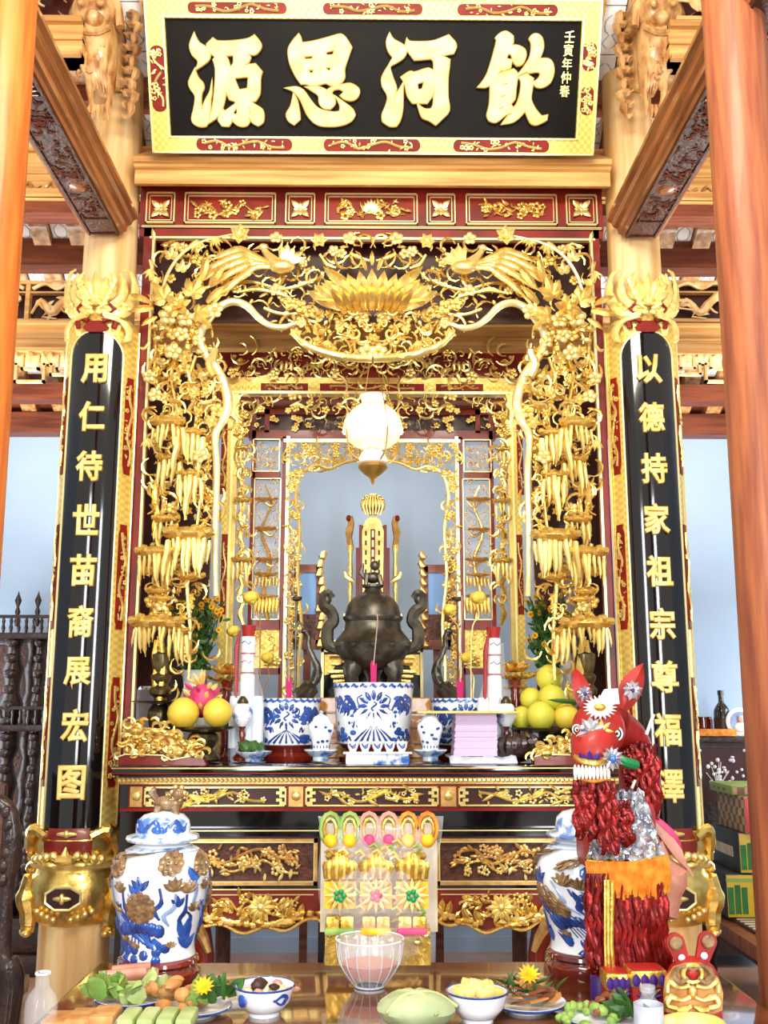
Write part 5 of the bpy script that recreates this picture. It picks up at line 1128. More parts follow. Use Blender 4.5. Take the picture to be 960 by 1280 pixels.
# flower vases with chrysanthemums
def bouquet(px, Y, ytop, yv, x0, x1, label, seed):
    rr = random.Random(seed); k = kk(Y); x = at(px, 900, Y).x
    t = thing('flower_vase', label, 'flower vase', (x, Y, ZT))
    latheY(px, Y, [(13, 952), (15, 945), (11, 935), (14, 915), (19, 895), (18, 875), (13, 858), (15, 845), (21, yv), (20, yv), (13, 848), (10, 860)], 'vase', 'porcelain', t, 28, cap=False)
    lf = MB(); stems = MB(); heads = []
    for i in range(44):
        hx = rr.uniform(x0, x1); hy = rr.uniform(ytop, ytop+34) if i < 30 else rr.uniform(ytop+30, yv-20); dy = rr.uniform(-.10, .10)
        a = V((x+rr.uniform(-.03, .03), Y+rr.uniform(-.02, .02), at(px, yv+15, Y).z)); b = at(hx, hy, Y+dy); mid = (a+b)/2+V((rr.uniform(-.02, .02), 0, .02))
        stems.tube([a, mid, b], .0022, 4); heads.append((b, i))
        for j in range(7):
            f = rr.uniform(.15, .95); q = a.lerp(b, f)+V((rr.uniform(-.035, .035), rr.uniform(-.03, .03), rr.uniform(-.02, .02)))
            lf.leaf(rr.uniform(.03, .055), rr.uniform(.014, .022), .15, .2, M.Translation(q) @ Euler((rr.uniform(-1, 1), rr.uniform(-1.5, 1.5), rr.uniform(0, 6))).to_matrix().to_4x4(), 3)
    stems.build('stems', 'leaf_green', t); tag(lf.build('foliage', 'leaf_green', t), kind='stuff')
    h = MB()
    for j in range(10): a = j*PI/5; h.leaf(.017, .008, .2, .1, M.Rotation(a, 4, 'Y') @ M.Rotation(.3, 4, 'X'), 3)
    me = h.mesh('chrysanthemum', 'flower_yellow'); cm = MB().blob((0, -.006, 0), (.006, .004, .006), 6, 4).mesh('flower_core', 'flower_core')
    for b, i in heads:
        o = put('chrysanthemum', me, t, b, rr.uniform(.8, 1.25), rr.uniform(0, 3), rr.uniform(-.9, .3), rr.uniform(-.6, .6))
        c = bpy.data.objects.new('flower_core', cm); C.objects.link(c); c.parent = o
bouquet(241, 4.92, 738, 838, 206, 278, 'white vase of small yellow chrysanthemums in front of the left carved pines', 1)
bouquet(690, 4.92, 735, 836, 658, 712, 'white vase of small yellow chrysanthemums behind the pomelo pile', 2)
# gilt lotus stands
def lotus_stand(px, Y, y0, label):
    t = thing('lotus_stand', label, 'lamp stand', (at(px, 900, Y).x, Y, ZT)); k = kk(Y)
    latheY(px, Y, [(14, 951), (15, 946), (8, 940), (5, 930), (7, 915), (5, 900), (8, 893), (6, 885), (8, 875), (5, 865), (9, y0+36), (4, y0+32)], 'stem', 'rosewood', t, 20)
    for r_, n_, yy, l in ((7, 9, y0+22, 20), (4, 7, y0+14, 17), (2, 5, y0+10, 13)):
        for j in range(n_):
            a = j*2*PI/n_+yy; p = V((at(px, 900, Y).x+r_*k*math.cos(a), Y+r_*k*math.sin(a), at(px, yy+10, Y).z))
            MB().leaf(l*k, 12*k, .25, .35, M.Translation(p) @ M.Rotation(a+PI/2, 4, 'Z') @ M.Rotation(.35+r_*.08, 4, 'X'), 4).build('petal', 'gold', t)
    for j in range(4):
        a = j*PI/2; p = V((at(px, 900, Y).x, Y, at(px, y0+38, Y).z)); MB().leaf(20*k, 12*k, .2, .4, M.Translation(p) @ M.Rotation(a+.6, 4, 'Z') @ M.Rotation(1.5, 4, 'X'), 4).build('leaf', 'gold_dark', t)
lotus_stand(282, 4.80, 818, 'gilt lotus flower on a red turned stem behind the left pomelos'); lotus_stand(645, 4.82, 815, 'gilt lotus flower on a turned stem beside the right pomelos')
# wrapped towers of paper rolls with red tops
def tower(px, Y, y0, label):
    t = thing('votive_tower', label, 'votive offering', (at(px, 900, Y).x, Y, ZT)); k = kk(Y)
    latheY(px, Y, [(19, 951), (19, 932), (12, 930), (12, 905)], 'base_roll', 'cloth_white', t, 20)
    latheY(px, Y, [(9, 905), (9, y0+62), (8, y0+60), (8, y0+38), (9, y0+36), (9, y0+14)], 'white_roll', 'paper_white', t, 20)
    for yy in (y0+58, y0+34): latheY(px, Y, [(9.6, yy+2), (9.6, yy)], 'red_band', 'paper_red', t, 20)
    for yy in (y0+22, y0+46): MB().tube([at(px-6, yy, Y-.04), at(px-2, yy-3, Y-.042), at(px+3, yy+1, Y-.042), at(px+6, yy-2, Y-.04)], .0022, 4).build('blue_print', 'blue_mid', t)
    latheY(px, Y, [(7, y0+14), (8, y0+8), (9.5, y0), (8, y0), (6, y0+8)], 'red_cup', 'paper_red', t, 20)
    MB().tube([at(px-13, y0+90, Y-.05), at(px-12, y0+30, Y-.05), at(px-8, y0+6, Y-.04)], [.008, .012, .004], 6).build('red_ribbon', 'paper_red', t)
    for i, dx in enumerate((-14, 0, 13)): latheY(px+dx, Y-.06+.03*abs(dx)/14, [(8, 935), (8.5, y0+100), (7, y0+88)], 'small_roll', 'pale_glass', t, 14)
    m = MB()
    n = 18; prof = [(21, 950), (22, 915), (19, y0+84), (13, y0+66), (12, y0+20)]
    for (r, y) in prof: pass
    m.lathe([(r*k, at(px, y, Y).z) for r, y in prof], (at(px, 900, Y).x, Y, 0), n, lobes=7, amp=.07, cap=False); m.build('plastic_wrap', 'plastic', t)
tower(308, 4.72, 782, 'plastic-wrapped tower of white paper rolls with a red cup, left side'); tower(619, 4.74, 784, 'plastic-wrapped tower of white paper rolls with a red cup, right side')
# yellow roses in thin gilt branches
def rose(px, py, Y, label, down, r=11):
    k = kk(Y); p = at(px, py, Y); t = thing('yellow_flower', label, 'flower', (p.x, Y, ZT), None)
    for j in range(9):
        a = j*2.4; s_ = .5+.06*j
        MB().blob(p+V((r*k*.45*math.cos(a)*s_, r*k*.45*math.sin(a)*s_, (j % 3-1)*.006)), (r*k*.6, r*k*.5, r*k*.62), 8, 6).build('petal', 'pomelo', t)
    MB().tube(spl([p-V((0, 0, r*k*.8)), (p+at(px+down, py+50, Y))/2+V((.02, 0, 0)), at(px+down, py+50, Y), V((at(px+down, 900, Y).x, Y, ZT))], 4), .003, 5).build('stem', 'gold_dark', t)
    MB().lathe([(.03, ZT), (.03, ZT+.006), (.006, ZT+.012)], (at(px+down, 900, Y).x, Y, 0), 14).build('foot', 'gold_dark', t)
rose(313, 747, 5.0, 'yellow silk flower above the left wrapped tower', 12); rose(291, 789, 4.98, 'small yellow silk flower left of the left tower', 10, 9)
rose(597, 747, 5.0, 'yellow silk flower above and left of the right tower', -8); rose(562, 762, 5.05, 'pale yellow silk flower left of the right tower', 14, 9); rose(583, 822, 5.02, 'low yellow silk flower beside the right incense bowl', 8, 9); rose(334, 822, 5.02, 'low yellow silk flower beside the left incense bowl', -6, 9)
# small round blue vases on stems
def goblet(px, Y, y0, label):
    t = thing('stem_vase', label, 'vase', (at(px, 900, Y).x, Y, ZT))
    latheY(px, Y, [(11, 951), (12, 947), (5, 940), (3, 925), (5, 918), (3, 912), (5, 908)], 'stem', 'rosewood', t, 18)
    latheY(px, Y, [(4, 909), (9, 903), (13, 895), (13, 889), (10, 883), (8, 880), (5, 879)], 'bowl', 'pot_paint', t, 22)
    latheY(px, Y, [(7, 880), (7, 877), (4, 872), (2, 870)], 'lid', 'brass_dark', t, 18)
goblet(303, 4.6, 870, 'tiny blue and white stem vase beside the left pomelos'); goblet(633, 4.62, 870, 'tiny blue and white stem vase beside the yellow tray')
p = on(318, 951); t = thing('small_dish', 'small blue dish with green betel leaves left of the left jar', 'dish', (p.x, 4.55, ZT))
latheY(318, 4.55, [(10, 952), (11, 948), (22, 941), (23, 939), (11, 944), (.1, 945)], 'dish', 'lid_glaze', t, 24)
for i in range(9): MB().leaf(.06, .035, .2, .3, M.Translation(at(318+rnd.uniform(-10, 10), 938, 4.55+rnd.uniform(-.03, .03))) @ Euler((rnd.uniform(-1.4, -.6), rnd.uniform(-1.2, 1.2), 0)).to_matrix().to_4x4(), 3).build('betel_leaf', 'leaf_green', t)
# pink votive paper stack, cloth, tray
Yp = 4.52; a = at(569, 940, Yp); b = at(622, 892, Yp)
p0 = thing('votive_paper', 'neat stack of pink-mauve votive paper standing on the white cloth', 'paper', ((a.x+b.x)/2, Yp, ZT))
n = 22
for i in range(n):
    z0 = ZT+.03+(b.z-ZT-.03)*i/n; z1 = ZT+.03+(b.z-ZT-.03)*(i+.93)/n; j = rnd.uniform(-.002, .002)
    MB().span((a.x+j+.010*(i/n-.5), Yp+j, z0), (b.x+j-.004, Yp+.17+j, z1)).build('sheet_bundle', 'paper_pink', p0, smooth=False)
ty = thing('yellow_tray', 'thin yellow paper tray lying across the pink paper stack', 'tray', tuple(at(586, 890, Yp)))
a2 = at(522, 890, Yp-.03); b2_ = at(650, 888, Yp-.03); MB().rbox(((a2.x+b2_.x)/2, Yp+.07, b.z+.006), (b2_.x-a2.x, .24, .010), .004).build('tray', 'food_yellow', ty)
cl = MB(); N = 14; a = at(562, 950, Yp-.06); b3 = at(646, 950, Yp-.06); g = []
for i in range(N+1):
    for j in range(7):
        x = a.x+(b3.x-a.x)*i/N; y = Yp-.09+j*.05; z = ZT+.028+.010*math.sin(i*1.3)*math.sin(j*1.1+i*.3)
        if j < 1: z = ZT+.006
        g.append((x, y, z))
cl.add(g, [(i*7+j, (i+1)*7+j, (i+1)*7+j+1, i*7+j+1) for i in range(N) for j in range(6)])
o = cl.build('folded_cloth', 'cloth_white', None, org=(0, Yp, ZT)); md = o.modifiers.new('s', 'SOLIDIFY'); md.thickness = .006; tag(o, 'white folded cloth under the pink paper stack', 'cloth')
t = thing('dark_root_carving', 'dark brown knotted wood ornament between the paper stack and right fruit stand', 'carving', (at(648, 950, 4.58).x, 4.58, ZT))
MB().blob(at(648, 935, 4.58), (.08, .06, .05), 14, 9, jit=.12).build('base', 'wood_dark', t)
for i in range(9): MB().tube(spl([at(630+i*4.5, 945, 4.55), at(628+i*5+rnd.uniform(-4, 4), 930, 4.53), at(634+i*3.4, 918+rnd.uniform(-4, 6), 4.56)], 3), [.016, .02, .008], 6).build('root', 'wood_dark', t)
# foil cone and white bottle glimpsed on the far sides
for px, lab in ((186, 'silvery paper roll behind the left candlestick'), (708, 'white paper roll in front of the right carved pines')):
    t = thing('paper_roll', lab, 'paper roll', (at(px, 900, 5.0).x, 5.0, ZT)); y0 = 862 if px < 400 else 800
    latheY(px, 5.0, [(19 if px < 400 else 8, 946), (19 if px < 400 else 8, y0)], 'roll', 'cloth_white' if px < 400 else 'paper_white', t, 20); latheY(px, 5.0, [(15 if px < 400 else 6, y0), (14 if px < 400 else 6, y0-4)], 'cap', 'foil_silver', t, 20)
# stand and bronze censer
Ys = 5.12; a = at(394, 940, Ys-.15); b = at(541, 872, Ys-.15)
t = thing('censer_stand', 'plain honey-coloured wooden plinth under the bronze censer', 'stand', (0, Ys, ZT))
MB().rbox((0, Ys, (ZT+b.z)/2), (b.x-a.x, .34, b.z-ZT), .006).build('block', 'wood_honey', t)
for q in range(3): MB().rbox((0, Ys-.175, ZT+(b.z-ZT)*(q+1)/4), (b.x-a.x-.01, .008, .01), .003).build('groove_bead', 'wood_beam', t)
zs = b.z
t = thing('bronze_censer', 'dark bronze tripod censer with upswept cloud handles and lion finial', 'censer', (at(466, 870, Ys).x, Ys, zs))
cx = at(466, 800, Ys).x; k = kk(Ys); zc = lambda y: at(466, y, Ys).z
LZ = lambda pr, nm, n=36: MB().lathe([(r*k, zc(y)) for r, y in pr], (cx, Ys, 0), n).build(nm, 'bronze', t)
LZ([(8, 838), (26, 834), (40, 824), (47, 812), (50, 804), (45, 798), (40, 792), (36, 786), (35, 778), (38, 774), (38, 771)], 'bowl')
LZ([(36, 771), (35, 766), (33, 758), (28, 750), (20, 744), (12, 740), (10, 736), (14, 734), (14, 731)], 'lid')
for q in range(12): a = q*PI/6; MB().blob((cx+47*k*math.cos(a), Ys+47*k*math.sin(a), zc(808)), (.02, .02, .012), 6, 4).build('boss', 'bronze', t)
MB().blob((cx, Ys, zc(722)), (.045, .04, .03), 10, 8).blob((cx+.01, Ys-.03, zc(708)), (.026, .028, .026), 10, 8).tube([(cx-.03, Ys, zc(726)), (cx-.06, Ys, zc(716)), (cx-.05, Ys, zc(704))], [.012, .014, .006], 6).tube([(cx+.03, Ys-.02, zc(720)), (cx+.045, Ys-.04, zc(733))], [.014, .01], 6).tube([(cx-.03, Ys-.02, zc(720)), (cx-.035, Ys-.04, zc(733))], [.014, .01], 6).build('lion_finial', 'bronze', t)
for q in (-1, 1):
    P = lambda u, y: V((cx+q*u*k, Ys, zc(y)))
    MB().tube(spl([P(40, 812), P(56, 806), P(57, 786), P(50, 776), P(54, 764), P(62, 758), P(64, 748), P(58, 742), P(52, 748)], 4), [.03, .032, .03, .03, .03, .028, .026, .024, .02], 8).build('handle', 'bronze', t)
    MB().blob(P(60, 749), (.03, .02, .03), 10, 7).build('cloud_knob', 'bronze', t); MB().blob(P(52, 780), (.032, .02, .022), 10, 7).build('cloud_knob', 'bronze', t)
for aa in (-.5, PI+.5, PI/2):
    MB().tube(spl([(cx+26*k*math.cos(aa), Ys+26*k*math.sin(aa), zc(826)), (cx+31*k*math.cos(aa), Ys+31*k*math.sin(aa), zc(846)), (cx+25*k*math.cos(aa), Ys+25*k*math.sin(aa), zs)], 3), [.05, .036, .03], 9).build('leg', 'bronze', t)
# bronze cranes carrying candle spikes
def crane(s, label):
    Y = 5.12; k = kk(Y); X0 = at(383 if s < 0 else 559, 850, Y).x; t = thing('bronze_crane', label, 'crane statue', (X0, Y, ZT))
    P = lambda u, y, d=0: V((X0+s*u*k, Y+d, at(466, y, Y).z))
    MB().blob(P(0, 946), (.07, .06, .03), 12, 7).build('tortoise_base', 'bronze', t)
    for u in (-3, 4): MB().tube([P(u, 942), P(u+1, 905), P(u, 878)], [.008, .007, .010], 6).build('leg', 'bronze', t)
    b = MB().tube(spl([P(-13, 848), P(-6, 858), P(2, 868), P(8, 880), P(12, 892)], 3), [.02, .045, .055, .04, .012], 12); b.build('body', 'bronze', t)
    MB().tube(spl([P(-11, 852), P(-14, 836), P(-8, 822), P(-2, 808), P(-2, 796), P(2, 790)], 4), [.026, .02, .016, .014, .013, .014], 9).build('neck', 'bronze', t)
    MB().blob(P(3, 789), (.02, .018, .016), 8, 6).tube([P(6, 789), P(16, 792)], [.007, .002], 6).build('head', 'bronze', t)
    MB().tube(spl([P(4, 786), P(10, 778), P(16, 784), P(22, 776)], 3), [.006, .009, .006, .002], 6).build('crest_branch', 'bronze', t)
    for j in range(6): MB().leaf(.12, .03, .3, .3, M.Translation(P(-8+j*2, 856+j*2, -.045)) @ M.Rotation(s*(2.3+.12*j), 4, 'Y'), 4).build('wing_feather', 'bronze', t)
    u = 14
    MB().tube([P(u, 948), P(u, 905), P(u, 860), P(u, 752)], .006, 6).build('candle_pole', 'wood_brown' if s > 0 else 'bronze', t); MB().lathe([(.008, 0), (.026, .008), (.03, .022), (.02, .024)], tuple(P(u, 752)), 14).build('candle_cup', 'bronze', t)
crane(-1, 'bronze crane on a tortoise left of the censer'); crane(1, 'bronze crane on a tortoise right of the censer')
# upper inner altar with spirit tablet
Yu = 5.85; a = at(393, 800, Yu); b = at(538, 806, Yu)
TU = thing('inner_altar', 'small dark inner altar with gilt border behind the censer', 'altar', (0, Yu, 0))
ux = (b.x-a.x)/2; MB().rbox((0, Yu+.3, (a.z+b.z)/2), (2*ux, .62, a.z-b.z), .004).build('table_top', 'gold_edge', TU); MB().rbox((0, Yu+.3, b.z-.012), (2*ux-.06, .6, .024), .004).build('moulding', 'black_lacquer', TU)
zz = lambda y: at(466, y, Yu).z
MB().span((-ux+.04, Yu+.03, 0), (ux-.04, Yu+.5, b.z-.02)).build('cabinet_body', 'black_lacquer', TU, smooth=False)
for x0, x1, y0, y1 in ((-ux+.04, -ux+.056, zz(940), zz(812)), (ux-.056, ux-.04, zz(940), zz(812)), (-ux+.04, ux-.04, zz(815), zz(812))): MB().span((x0, Yu+.01, y0), (x1, Yu+.03, y1)).build('gilt_line', 'gold_edge', TU, smooth=False)
for q in (-1, 1):
    MB().prism([(q*(ux-.06), zz(818)), (q*(ux-.2), zz(818)), (q*(ux-.19), zz(826)), (q*(ux-.12), zz(832)), (q*(ux-.10), zz(842)), (q*(ux-.06), zz(844))][::q], Yu+.03, Yu+.01).build('corner_bracket', 'gold_flat', TU, smooth=False)
    MB().tube(spl([(q*(ux-.09), Yu, zz(822)), (q*(ux-.15), Yu, zz(822)), (q*(ux-.15), Yu, zz(830)), (q*(ux-.10), Yu, zz(830))], 3), .008, 5).build('scroll', 'gold_dark', TU)
    for r_ in range(3): MB().rbox((q*.18, Yu-.02, zz(840+r_*6)), (.14-.03*r_, .04, .02), .005).build('tier', 'gold', TU)
Yt = 6.0; zt2 = lambda y: at(466, y, Yt).z; ktt = kk(Yt)
TT = thing('spirit_tablet', 'tall gilded ancestral tablet throne with red panel and crowned top', 'tablet', (at(466, 800, Yt).x, Yt, a.z))
tx = at(466, 720, Yt).x
def tb_(u0, y0, u1, y1, nm, m, dy=0, th=.1, lo=None): z0 = lo if lo is not None else zt2(y1); return MB().span((tx+u0*ktt, Yt+dy, z0), (tx+u1*ktt, Yt+dy+th, zt2(y0))).build(nm, m, TT, smooth=False)
tb_(-37, 789, 37, 800, 'plinth', 'gold', -.04, .22, a.z); tb_(-33, 778, 33, 787, 'plinth', 'gold_dark', -.03, .2); tb_(-37, 768, 37, 772, 'plinth', 'gold_edge', -.045, .23); tb_(-34, 772, 34, 778, 'plinth', 'gold', -.03, .2); tb_(-37, 787, 37, 790, 'plinth', 'gold_edge', -.045, .23)
for i in range(9): tb_(-30+i*7, 773, -26+i*7, 777, 'inset', 'dark_red', -.034, .01)
tb_(-24, 750, 24, 768, 'tablet_foot', 'gold_pale', -.02, .16); tb_(-18, 656, 18, 750, 'tablet_back', 'red_lacquer', .03, .05)
MB().prism([(tx+u*ktt, zt2(y)) for u, y in ((-13, 750), (13, 750), (14, 664), (10, 652), (4, 646), (-4, 646), (-10, 652), (-14, 664))], Yt+.03, Yt-.01).build('tablet', 'gold_dark', TT, smooth=False)
tb_(-3, 662, 3, 742, 'inscription_strip', 'red_lacquer', -.016, .01)
for i in range(6):
    for u in (-9, 8): tb_(u-1.2, 664+i*12, u+1.2, 670+i*12, 'inscription', 'dark_red', -.016, .01)
    tb_(-1.2, 664+i*12, 1.2, 672+i*12, 'inscription', 'gold_edge', -.02, .01)
MB().blob((tx, Yt, zt2(632)), (15*ktt, .04, 11*ktt), 12, 8).build('crown', 'gold_dark', TT)
for j in range(14): a_ = j*PI/7; MB().blob((tx+13*ktt*math.cos(a_), Yt-.03, zt2(632)+11*ktt*math.sin(a_)), (.018, .02, .018), 7, 5).build('crown_curl', 'gold', TT)
for j in range(-3, 4): MB().tube(spl([(tx+j*3*ktt, Yt-.05, zt2(645)), (tx+j*4.2*ktt, Yt-.06, zt2(634)), (tx+j*2.6*ktt, Yt-.06, zt2(624-1.5*(3-abs(j))))], 3), [.006, .009, .004], 6).build('crown_scroll', 'gold_pale', TT)
for q in (-1, 1):
    MB().lathe([(2.5*ktt, zt2(768)), (3.6*ktt, zt2(760)), (2.4*ktt, zt2(752)), (3.4*ktt, zt2(735)), (2.4*ktt, zt2(728)), (3.6*ktt, zt2(715)), (2.6*ktt, zt2(700)), (3.6*ktt, zt2(690)), (4.6*ktt, zt2(684)), (3*ktt, zt2(680))], (tx+q*29*ktt, Yt-.02, 0), 14).build('post', 'gold', TT)
    MB().tube(spl([(tx+q*29*ktt, Yt-.02, zt2(682)), (tx+q*31*ktt, Yt-.03, zt2(668)), (tx+q*28*ktt, Yt-.04, zt2(656)), (tx+q*31*ktt, Yt-.05, zt2(648))], 3), [.018, .024, .02, .022], 8).build('dragon_head', 'gold_dark', TT)
    MB().blob((tx+q*31*ktt, Yt-.06, zt2(650)), (.016, .014, .02), 8, 6).build('red_mouth', 'red_bright', TT)
    tb_(min(q*14, q*18), 656, max(q*14, q*18), 750, 'gilt_edge', 'red_lacquer', .0, .04)
    tb_(min(q*22, q*17), 684, max(q*22, q*17), 768, 'side_board', 'red_lacquer', .02, .06)
    MB().tube([(tx+q*24*ktt, Yt-.03, zt2(728)), (tx+q*34*ktt, Yt-.05, zt2(722)), (tx+q*36*ktt, Yt-.05, zt2(716))], [.014, .016, .006], 6).build('armrest', 'gold_pale', TT)
# mirrored panels in carved frames beside the tablet
for s, lab in ((-1, 'carved gilt frame with a blue mirror panel on the left behind the lace border'), (1, 'carved gilt frame with a blue mirror panel on the right behind the lace border')):
    Yv = 5.68; X = s*abs(at(384, 750, Yv).x); zq = lambda y: at(466, y, Yv).z; t = thing('framed_mirror', lab, 'mirror', (X, Yv, 0))
    MB().span((X-.05, Yv, zq(800)), (X+.05, Yv+.02, zq(716))).build('mirror', 'mirror_blue', t, smooth=False)
    MB().span((X-.05, Yv-.006, zq(800)), (X+.05, Yv, zq(768))).build('lower_panel', 'wood_carved', t, smooth=False)
    for x0, x1, z0, z1 in ((-.075, -.05, zq(808), zq(708)), (.05, .075, zq(808), zq(708)), (-.075, .075, zq(716), zq(706)), (-.075, .075, zq(812), zq(800))): MB().span((X+x0, Yv-.012, z0), (X+x1, Yv+.03, z1)).build('frame_rail', 'wood_brown', t, smooth=False)
    MB().span((X-.02, Yv+.03, 0), (X+.02, Yv+.08, zq(800))).span((X-.1, Yv-.06, 0), (X+.1, Yv+.12, .04)).build('post', 'wood_brown', t, smooth=False)
    for i in range(22):
        v = i/21; u = (.085 if i % 2 else -.085)
        p = V((X+u*s*-1+rnd.uniform(-.01, .01), Yv-.02, zq(815-115*v))); MB().tube([p, p+V((.012*s, -.01, .015)), p+V((0, -.015, .03)), p+V((-.014, 0, .02))], [.014, .022, .02, .008], 6).build('scroll', 'gold_dark', t)
# ---------------- the front offering table
ZB = .78
def tp(px, py): return atz(px, py, ZB)
c1 = tp(122, 1203); xr = tp(884, 1203).x; Yb = c1.y; TX0 = c1.x
t = thing('offering_table', 'glossy brown wooden offering table in the foreground', 'table', ((TX0+xr)/2, (2.1+Yb)/2, 0))
MB().rbox(((TX0+xr)/2, (2.1+Yb)/2, ZB-.02), (xr-TX0, Yb-2.1, .04), .012).build('table_top', 'table_wood', t)
MB().span((TX0+.05, 2.15, ZB-.14), (xr-.05, Yb-.05, ZB-.04)).build('apron', 'table_wood', t, smooth=False)
for x in (TX0+.09, xr-.09):
    for y in (2.2, Yb-.1): MB().rbox((x, y, (ZB-.14)/2), (.08, .08, ZB-.14), .01).build('leg', 'table_wood', t)
# ---------------- big lidded vases
def kY(Y, z=1.0): return FW.dot(V((0, Y, z))-V((0, 0, CZ)))/F
Yv = 3.10; Pv = at(197, 1222, Yv); kv = kY(Yv, 1.0)
def z_(py): return at(197, py, Yv).z
t = thing('temple_jar', 'large blue and white lidded temple jar with relief lotuses at the left, gilt lion finial', 'vase', (Pv.x, Yv, ZB))
def LV(pr, nm, m, par=None, n=44): return MB().lathe([(r*kv, z_(y) if y < 1219 else ZB) for r, y in pr], (Pv.x, Yv, 0), n).build(nm, m, par or t)
LV([(49, 1222), (52, 1216), (52, 1211), (47, 1207), (46, 1204), (50, 1200), (49, 1196), (44, 1193)], 'stand', 'rosewood')
body = [(43, 1195), (45, 1192), (43.5, 1182), (44.5, 1172), (48, 1155), (52, 1138), (57, 1118), (59.5, 1100), (59, 1086), (55, 1074), (46, 1063), (36, 1057), (32, 1053), (32, 1048)]
LV(body, 'body', 'porcelain')
LV([(33, 1056), (34, 1052), (33, 1048)], 'neck_band', 'pearl_grey'); LV([(46, 1061), (40, 1058.3), (35, 1055.8)], 'shoulder_glaze', 'lid_glaze')
LV([(44, 1050), (46, 1047), (45, 1044), (34, 1041), (34, 1034), (32, 1025), (25, 1018), (10, 1014), (3, 1013)], 'lid', 'lid_glaze')
def rfv(z):
    py = 1195-(z-z_(1195))/(z_(1048)-z_(1195))*(1195-1048)
    for (r0, y0), (r1, y1) in zip(body, body[1:]):
        if y1 <= py <= y0: return (r0+(r1-r0)*(y0-py)/max(1e-6, y0-y1))*kv
    return 45*kv
def wv(mb, nm, m, lift=.002): return wrap(Pv.x, Yv, rfv, 0, mb, lift).build(nm, m, t)
U = lambda px, py: ((px-197)*kv*1.06, z_(py))   # flat coordinate on the front of the jar
def motif_set(off, seed):
    rr = random.Random(seed); 
    def L_(x, y): a, b = U(x, y); return (a+off, b)
    m = MB(); x, y = L_(184, 1125)
    for rg, n_, rad in ((1, 12, .034), (.7, 10, .024), (.4, 7, .014)):
        for j in range(n_): a = j*2*PI/n_+rg; m.blob((x+rad*math.cos(a), -.006*(1.6-rg), y+rad*math.sin(a)), (.012, .007, .012), 6, 4)
    m.blob((x, -.008, y), (.012, .008, .012)); wv(m, 'relief_lotus', 'relief_brown')
    for (x, y, s) in ((223, 1098, .7), (240, 1102, .65), (156, 1102, .55), (248, 1128, .5), (162, 1165, .4), (218, 1172, .35)):
        m = MB(); a, b = L_(x, y)
        for j in range(-2, 3): m.leaf(.055*s, .026*s, .35, .1, M.Translation((a, 0, b-.02*s)) @ M.Rotation(j*.5, 4, 'Y'), 3)
        wv(m, 'relief_bud', 'relief_brown')
    for (x, y) in ((217, 1072), (148, 1076)):
        m = MB(); a, b = L_(x, y); m.blob((a, 0, b), (.034, .010, .030), 12, 7)
        for j in range(9): q = j*2*PI/9; m.blob((a+.027*math.cos(q), -.006, b+.024*math.sin(q)), (.010, .008, .010), 6, 4)
        for q in (-.011, .011): m.blob((a+q, -.010, b+.004), (.006, .005, .006), 6, 4)
        wv(m, 'relief_mask', 'relief_brown')
    m = MB(); a, b = L_(183, 1148)
    for j in range(7): m.blob((a+(j-3)*.018, -.002, b-.003*abs(j-3)**1.3), (.016, .007, .020), 8, 5)
    wv(m, 'relief_lotus_leaf', 'blue_dark')
    m = MB()
    for j in range(6): stroke(m, [(L_(174+j*4, 1158)), (L_(172+j*5, 1170))], .0022)
    for (x, y) in ((176, 1178), (188, 1184), (202, 1180), (176, 1190), (202, 1190), (212, 1176)): a, b = L_(x, y); m.blob((a, 0, b), (.014, .003, .014), 9, 4)
    wv(m, 'painted_root', 'blue_dark')
    for pts in ([(160, 1105), (163, 1125), (174, 1140), (170, 1150)], [(180, 1090), (184, 1105), (176, 1115), (168, 1108)], [(224, 1108), (222, 1125), (210, 1135), (216, 1148)], [(238, 1110), (236, 1130), (228, 1142), (234, 1155)], [(206, 1100), (208, 1118), (200, 1128), (206, 1140)], [(234, 1130), (244, 1140), (238, 1160), (232, 1175)], [(148, 1120), (152, 1136), (160, 1146)], [(250, 1092), (252, 1108), (246, 1124)]):
        m = MB(); stroke(m, [L_(*p) for p in pts], [.004, .0075, .007, .004]); wv(m, 'painted_stem', 'blue_dark' if rr.random() < .6 else 'blue_pale')
    for (x, y, w_) in ((184, 1098, .02), (180, 1106, .022), (250, 1088, .026), (236, 1160, .030), (240, 1172, .024), (158, 1176, .02), (228, 1120, .016), (150, 1130, .016), (166, 1138, .018)):
        m = MB(); a, b = L_(x, y)
        for j in range(3): m.leaf(w_*2, w_*.9, .12, 0, M.Translation((a, 0, b-w_*.6)) @ M.Rotation((j-1)*.6+rr.uniform(-.2, .2), 4, 'Y'), 3)
        tag(wv(m, 'painted_leaf', 'blue_mid' if w_ > .02 else 'blue_dark'), kind='stuff')
CIRC = 2*PI*57*kv
motif_set(0, 1); motif_set(CIRC*.33, 2); motif_set(CIRC*.66, 3)
m = MB()
for j in range(3):
    stroke(m, [((j-1)*.06-.03, z_(1032)), ((j-1)*.06-.01, z_(1024)), ((j-1)*.06+.015, z_(1036)), ((j-1)*.06+.03, z_(1027))], [.004, .008, .008, .003]); m.blob(((j-1)*.06, 0, z_(1034)), (.02, .004, .012), 8, 4)
wrap(Pv.x, Yv, lambda z: 33.5*kv, 0, m).build('lid_dragon', 'blue_mid', t)
q = V((Pv.x+.012, Yv, z_(1004)))
